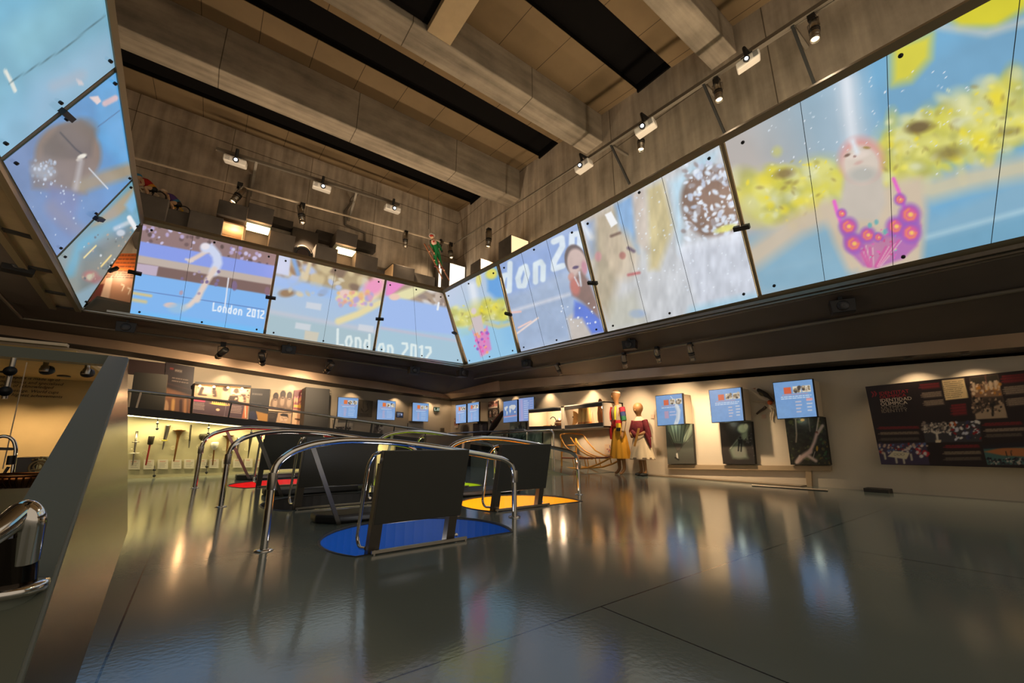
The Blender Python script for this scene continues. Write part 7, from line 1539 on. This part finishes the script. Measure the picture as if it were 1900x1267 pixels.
# glass balustrade rails at the foot of the right-hand ramp
M_GL = mat('balustrade_glass', (214, 232, 222), .02, trans=1.0, spec=.5); M_GL.node_tree.nodes['Principled BSDF'].inputs['IOR'].default_value = 1.05
for (pts, foot, lb) in ((((832, 804), (975, 797.5), (977.5, 803)), (978, 872), 'long chrome tube rail ending in a bend before the map monitor'), (((914, 805), (1022, 797.3), (1027, 803)), (1028.5, 878), 'chrome tube rail with glass infill ending near the sled')):
    f = at(*foot, 'z', 0.0); xx = f[0]; f[2] = max(f[2], 0.); P = [at(a, b2, 'x', xx) for a, b2 in pts]
    t = thing('glass_balustrade', lb, 'railing', f, 'chrome and glass ramp rails')
    MB().tube(smooth_path([P[0], P[1], P[2], f], .12, 5), .026, 10).build('tube', M_CHROME, t); MB().lathe([(.06, 0), (.06, .012), (.03, .016)], f, (0, 0, 1), 14).build('base_plate', M_CHROME, t)
    g0, g1 = P[0]*.5+P[1]*.5, P[1]; MB().hexa([(xx-.006, g0[1], g0[2]-.08), (xx+.006, g0[1], g0[2]-.08), (xx+.006, g1[1], g1[2]-.08), (xx-.006, g1[1], g1[2]-.08)], [(xx-.006, g0[1], .30), (xx+.006, g0[1], .30), (xx+.006, g1[1], .06), (xx-.006, g1[1], .06)]).build('glass', M_GL, t)

# ================================================================ LEFT: SLOPING FIN, ALCOVE, NEAR HANDRAIL
Pa, Pb = np.array([-.375, 5.09, 0]), np.array([-.203, 2.07, 0]); Ptop = np.array([-.623, 5.09, 1.499])
db = (Pb-Pa)/np.linalg.norm(Pb-Pa); Pb2 = Pb+db*2.05
rdir = pl(30, 1267, Pa, np.cross(Pb-Pa, Ptop-Pa))-Ptop
Plow = Ptop+rdir*1.2
fn = thing('sloping_fin_wall', 'tall sloping metal fin wall with a narrow green-grey top edge', 'fin wall', Pa)
rr = [Ptop+np.array([.035*math.cos(t)-.035, -.0, .035*math.sin(t)-.015]) for t in (PI/2, PI/4, 0)]
O_ = np.array([-.13, 0, 0])
o = MB(); front = [Pa, Pb2, Plow, Ptop]; back = [p+O_ for p in front]
o.add(front+back, [(0, 1, 2, 3), (7, 6, 5, 4), (0, 3, 7, 4), (1, 5, 6, 2), (0, 4, 5, 1)]); o.build('metal_face', mat('fin_metal', (86, 76, 64), .22, metal=.85, noise=.1, nscale=2, bump=.03, bscale=3), fn)
M_FE = mat('fin_edge_paint', (98, 104, 92), .55)
e0, e1 = Ptop+np.array([0, -.0, .004]), Plow+np.array([0, 0, .004]); MB().hexa([e0, e1, e1+O_, e0+O_], [e0+np.array([0, -.004, .006]), e1+np.array([0, -.004, .006]), e1+O_+np.array([0, -.004, .006]), e0+O_+np.array([0, -.004, .006])]).build('top_edge', M_FE, fn)
MB().tube([Ptop+np.array([-.005, 0, -.01]), Plow+np.array([-.005, 0, -.01])], .014, 8).build('rolled_edge', M_FE, fn)
# alcove behind the fin
M_ALC = mat('alcove_paint', (200, 170, 112), .7, noise=.04)
o = MB(); o.box((-8, 7.6, 0), (-1.0, 7.75, 1.56)); struct(o.build('wall_alcove', M_ALC), 'ochre alcove wall with the printed text')
o = MB(); o.box((-8, 5.3, 1.525), (-1.0, 7.6, 1.56)); struct(o.build('ceiling_alcove', M_ALC), 'ceiling of the alcove')
bm_a, bm_b = at(0, 640, 'y', 5.25), at(195, 681, 'y', 5.25); lo_a, lo_b = at(0, 660, 'y', 5.25), at(188, 673+14, 'y', 5.25)
o = MB(); xx0 = -8; s0 = (bm_b[2]-bm_a[2])/(bm_b[0]-bm_a[0])
o.hexa([(xx0, 5.15, 1.44), (-.74, 5.15, 1.435), (-.74, 5.3, 1.435), (xx0, 5.3, 1.44)], [(xx0, 5.15, 1.56), (-.74, 5.15, 1.52), (-.74, 5.3, 1.52), (xx0, 5.3, 1.56)]); struct(o.build('trim_12', M_FE), 'grey green beam over the alcove opening')
o = MB(); o.box((-8, 5.2, 1.575), (-1.05, 5.28, 1.60)); struct(o.build('trim_13', M_CREAM), 'thin pale line above the alcove beam')
at_ = thing('wall_text', 'dark slanted lettering on the ochre alcove wall', 'lettering', at(75, 715, 'y', 7.59)); M_LT = mat('letters_dark', (46, 36, 24), .7)
for s_, px, py, sz in (('CHAMPIONSHIPS', 30, 696, .060), ('The world of sport is made up of', 110, 707.5, .050), ('major competitions and specialised', 116, 715.5, .050), ('tournaments of acknowledged', 98, 721.5, .050), ('international prestige. World cups', 108, 730.5, .050), ('are the highest achievements', 115, 738.5, .050)):
    A_ = at(px, py, 'y', 7.585); text(s_, (A_[0], 7.585, A_[2]), (1, 0, 0), (0, 0, 1), sz, M_LT, 'text_line', at_, .25, .001, align='RIGHT')
for px, py, lb in ((17, 671, 'round downlight in the alcove ceiling at the picture edge'), (123, 681, 'round downlight between two black-rimmed spots in the alcove')):
    p = at(px, py, 'y', 7.1); p[2] = 1.522; downlight(p, lb, 46, aim=p+np.array([0, .12, -1]), k=1.2)
for px, py, lb in ((86, 672, 'black-rimmed alcove spot left of the round downlight'), (162, 680, 'black-rimmed alcove spot right of the round downlight')):
    p = at(px, py, 'y', 5.9); p[2] = 1.522; t = thing('alcove_spot', lb, 'spotlight', p, 'black-rimmed alcove spots'); MB().lathe([(.02, 0), (.02, -.04), (.03, -.05), (.03, -.10)], p, (0, 0, 1), 12).build('stem', M_STEEL, t); MB().lathe([(.03, -.08), (.052, -.10), (.056, -.13), (.045, -.135), (.001, -.128)], p, (0, -.9, .8), 16).build('rim', M_BLACK, t); MB().lathe([(.001, -.137), (.04, -.137), (.03, -.139)], p, (0, -.9, .8), 14).build('face', mat('spot_face', (110, 116, 124), .4), t)
p = at(26, 664, 'y', 5.0); t = thing('twin_spot', 'hanging steel rod with two black-rimmed spots at the left edge', 'spotlight', p); b2 = at(8, 740, 'y', 5.0); MB().tube([p, b2], .017, 8).build('rod', M_STEEL, t)
for py in (688, 725): c = at(26-(py-664)*.24, py, 'y', 4.97); MB().lathe([(.001, 0), (.036, .005), (.038, .03), (.001, .04)], c, (.1, -1, -.2), 16).build('spot_head', M_BLACK, t)
tag(MB().tube([at(50, 672, 'y', 5.1), at(5, 870, 'y', 5.1)], .004, 5).build('thin_cord', M_CREAM), 'thin pale cord hanging in front of the alcove', 'cord')
# plinth with the crest box, coil and loop
tag(MB().box((-6, 4.2, 0), (-1.06, 6.0, .43)).build('dark_plinth', mat('plinth_purple', (66, 56, 54), .5), bevel=.01), 'dark plinth behind the near handrail at left', 'plinth')
q = quadB(5.6, (28, 849), (112, 847), (92, 915), (24, 915)); q = [np.array([q[0][0], 5.6, q[0][2]]), np.array([-1.12, 5.6, q[0][2]]), np.array([-1.12, 5.6, .435]), np.array([q[0][0], 5.6, .435])]
cb = thing('crest_box', 'dark glossy box with a pale round crest in the alcove', 'box', q[3]); MB().hexa(q, [p+np.array([0, .3, 0]) for p in q]).build('body', mat('box_brown', (50, 38, 26), .3), cb)
cc = at(71, 867, 'y', 5.59); cr = MB(); cr.torus(cc, .055, .010, (0, 1, 0), 24, 6); cr.torus(cc+np.array([0, 0, .005]), .03, .008, (0, 1, 0), 16, 5); cr.bar(cc+np.array([-.04, -.003, -.02]), cc+np.array([.04, -.003, -.02]), .01, .008); cr.bar(cc+np.array([0, -.003, -.04]), cc+np.array([0, -.003, .045]), .01, .008)
for k in range(5): a = PI*(.15+.7*k/4); cr.ball(cc+np.array([.05*math.cos(a), 0, .052+.03*math.sin(a)]), .012, 8, 6)
cr.build('crest', mat('crest_pale', (150, 128, 86), .5, metal=.4), cb)
MB().hexa([cc+np.array([-.06, -.002, -.10]), cc+np.array([.06, -.002, -.10]), cc+np.array([.06, .004, -.10]), cc+np.array([-.06, .004, -.10])], [cc+np.array([-.06, -.002, -.085]), cc+np.array([.06, -.002, -.085]), cc+np.array([.06, .004, -.085]), cc+np.array([-.06, .004, -.085])]).build('plate', mat('crest_pale', (150, 128, 86), .5), cb)
c0, c1_ = at(8, 912, 'y', 4.6), at(75, 906, 'y', 4.6); co = thing('ribbed_bowl', 'ribbed copper-coloured metal bowl behind the near handrail', 'bowl', c0)
cm = (c0+c1_)/2; cm[2] = .435; R_ = .21
MB().lathe([(.10, 0), (.17, .02), (.205, .06), (.21, .085), (.195, .085), (.10, .03)], cm, (0, 0, 1), 30).build('bowl', mat('copper', (176, 116, 66), .25, metal=1), co)
for k in range(40):
    a = 2*PI*k/40; d_ = np.array([math.cos(a), math.sin(a), 0]); MB().tube([cm+d_*.155+np.array([0, 0, .012]), cm+d_*.2+np.array([0, 0, .05]), cm+d_*.215+np.array([0, 0, .09])], .006, 5).build('rib', mat('copper', (176, 116, 66), .25, metal=1), co)
MB().torus(cm+np.array([0, 0, .09]), .213, .007, (0, 0, 1), 36, 6).build('rim', mat('copper', (176, 116, 66), .25, metal=1), co)
lt_ = thing('tubular_frame', 'bent steel tube frame with dark post at the left edge', 'frame', at(5, 905, 'y', 5.0)); a0 = [at(px, py, 'y', 5.0) for px, py in ((-30, 832), (-12, 815), (2, 809), (16, 810), (26, 818), (30, 834), (24, 870), (18, 905))]; a0[-1][2] = .435
MB().tube(smooth_path(a0, .05), .012, 8).build('loop', M_CHROME, lt_); MB().bar(at(-30, 832, 'y', 5.0), at(30, 833, 'y', 5.0), .02, .02).build('crossbar', M_DARK, lt_); MB().tube([at(23, 845, 'y', 4.98), at(20, 862, 'y', 4.98)], .026, 8).build('grip', M_BLACK, lt_); MB().tube([at(16, 866, 'y', 5.0), at(-10, 905, 'y', 5.0)], .01, 6).build('brace', M_DARK, lt_)
# near handrail
def atw(px, py, w): return CAM+ray(px, py)/F*w
D_ = .95
h = [atw(-130, 1065, .80), atw(0, 985, .90), atw(46, 944, D_), atw(60, 962, D_), atw(46, 1040, D_)]
nh = thing('near_handrail', 'thick chrome handrail end with dark polished post at the bottom left', 'handrail', atw(20, 1100, D_))
MB().tube(smooth_path(h, .035, 6), .025, 14).build('rail', M_CHROME, nh)
pc = atw(14, 1098, D_); pt = atw(24, 985, D_)
MB().tube([pc, pt], .046, 20).build('post', mat('dark_chrome', (60, 54, 48), .12, metal=1.), nh)
MB().lathe([(.046, -.004), (.064, -.004), (.066, .006), (.064, .016), (.046, .016)], pc, (0, 0, 1), 30).build('base_ring', M_CHROME, nh); MB().tube([pc, (pc[0]-.02, pc[1], 0)], .05, 16).build('lower_post', M_FE, nh)
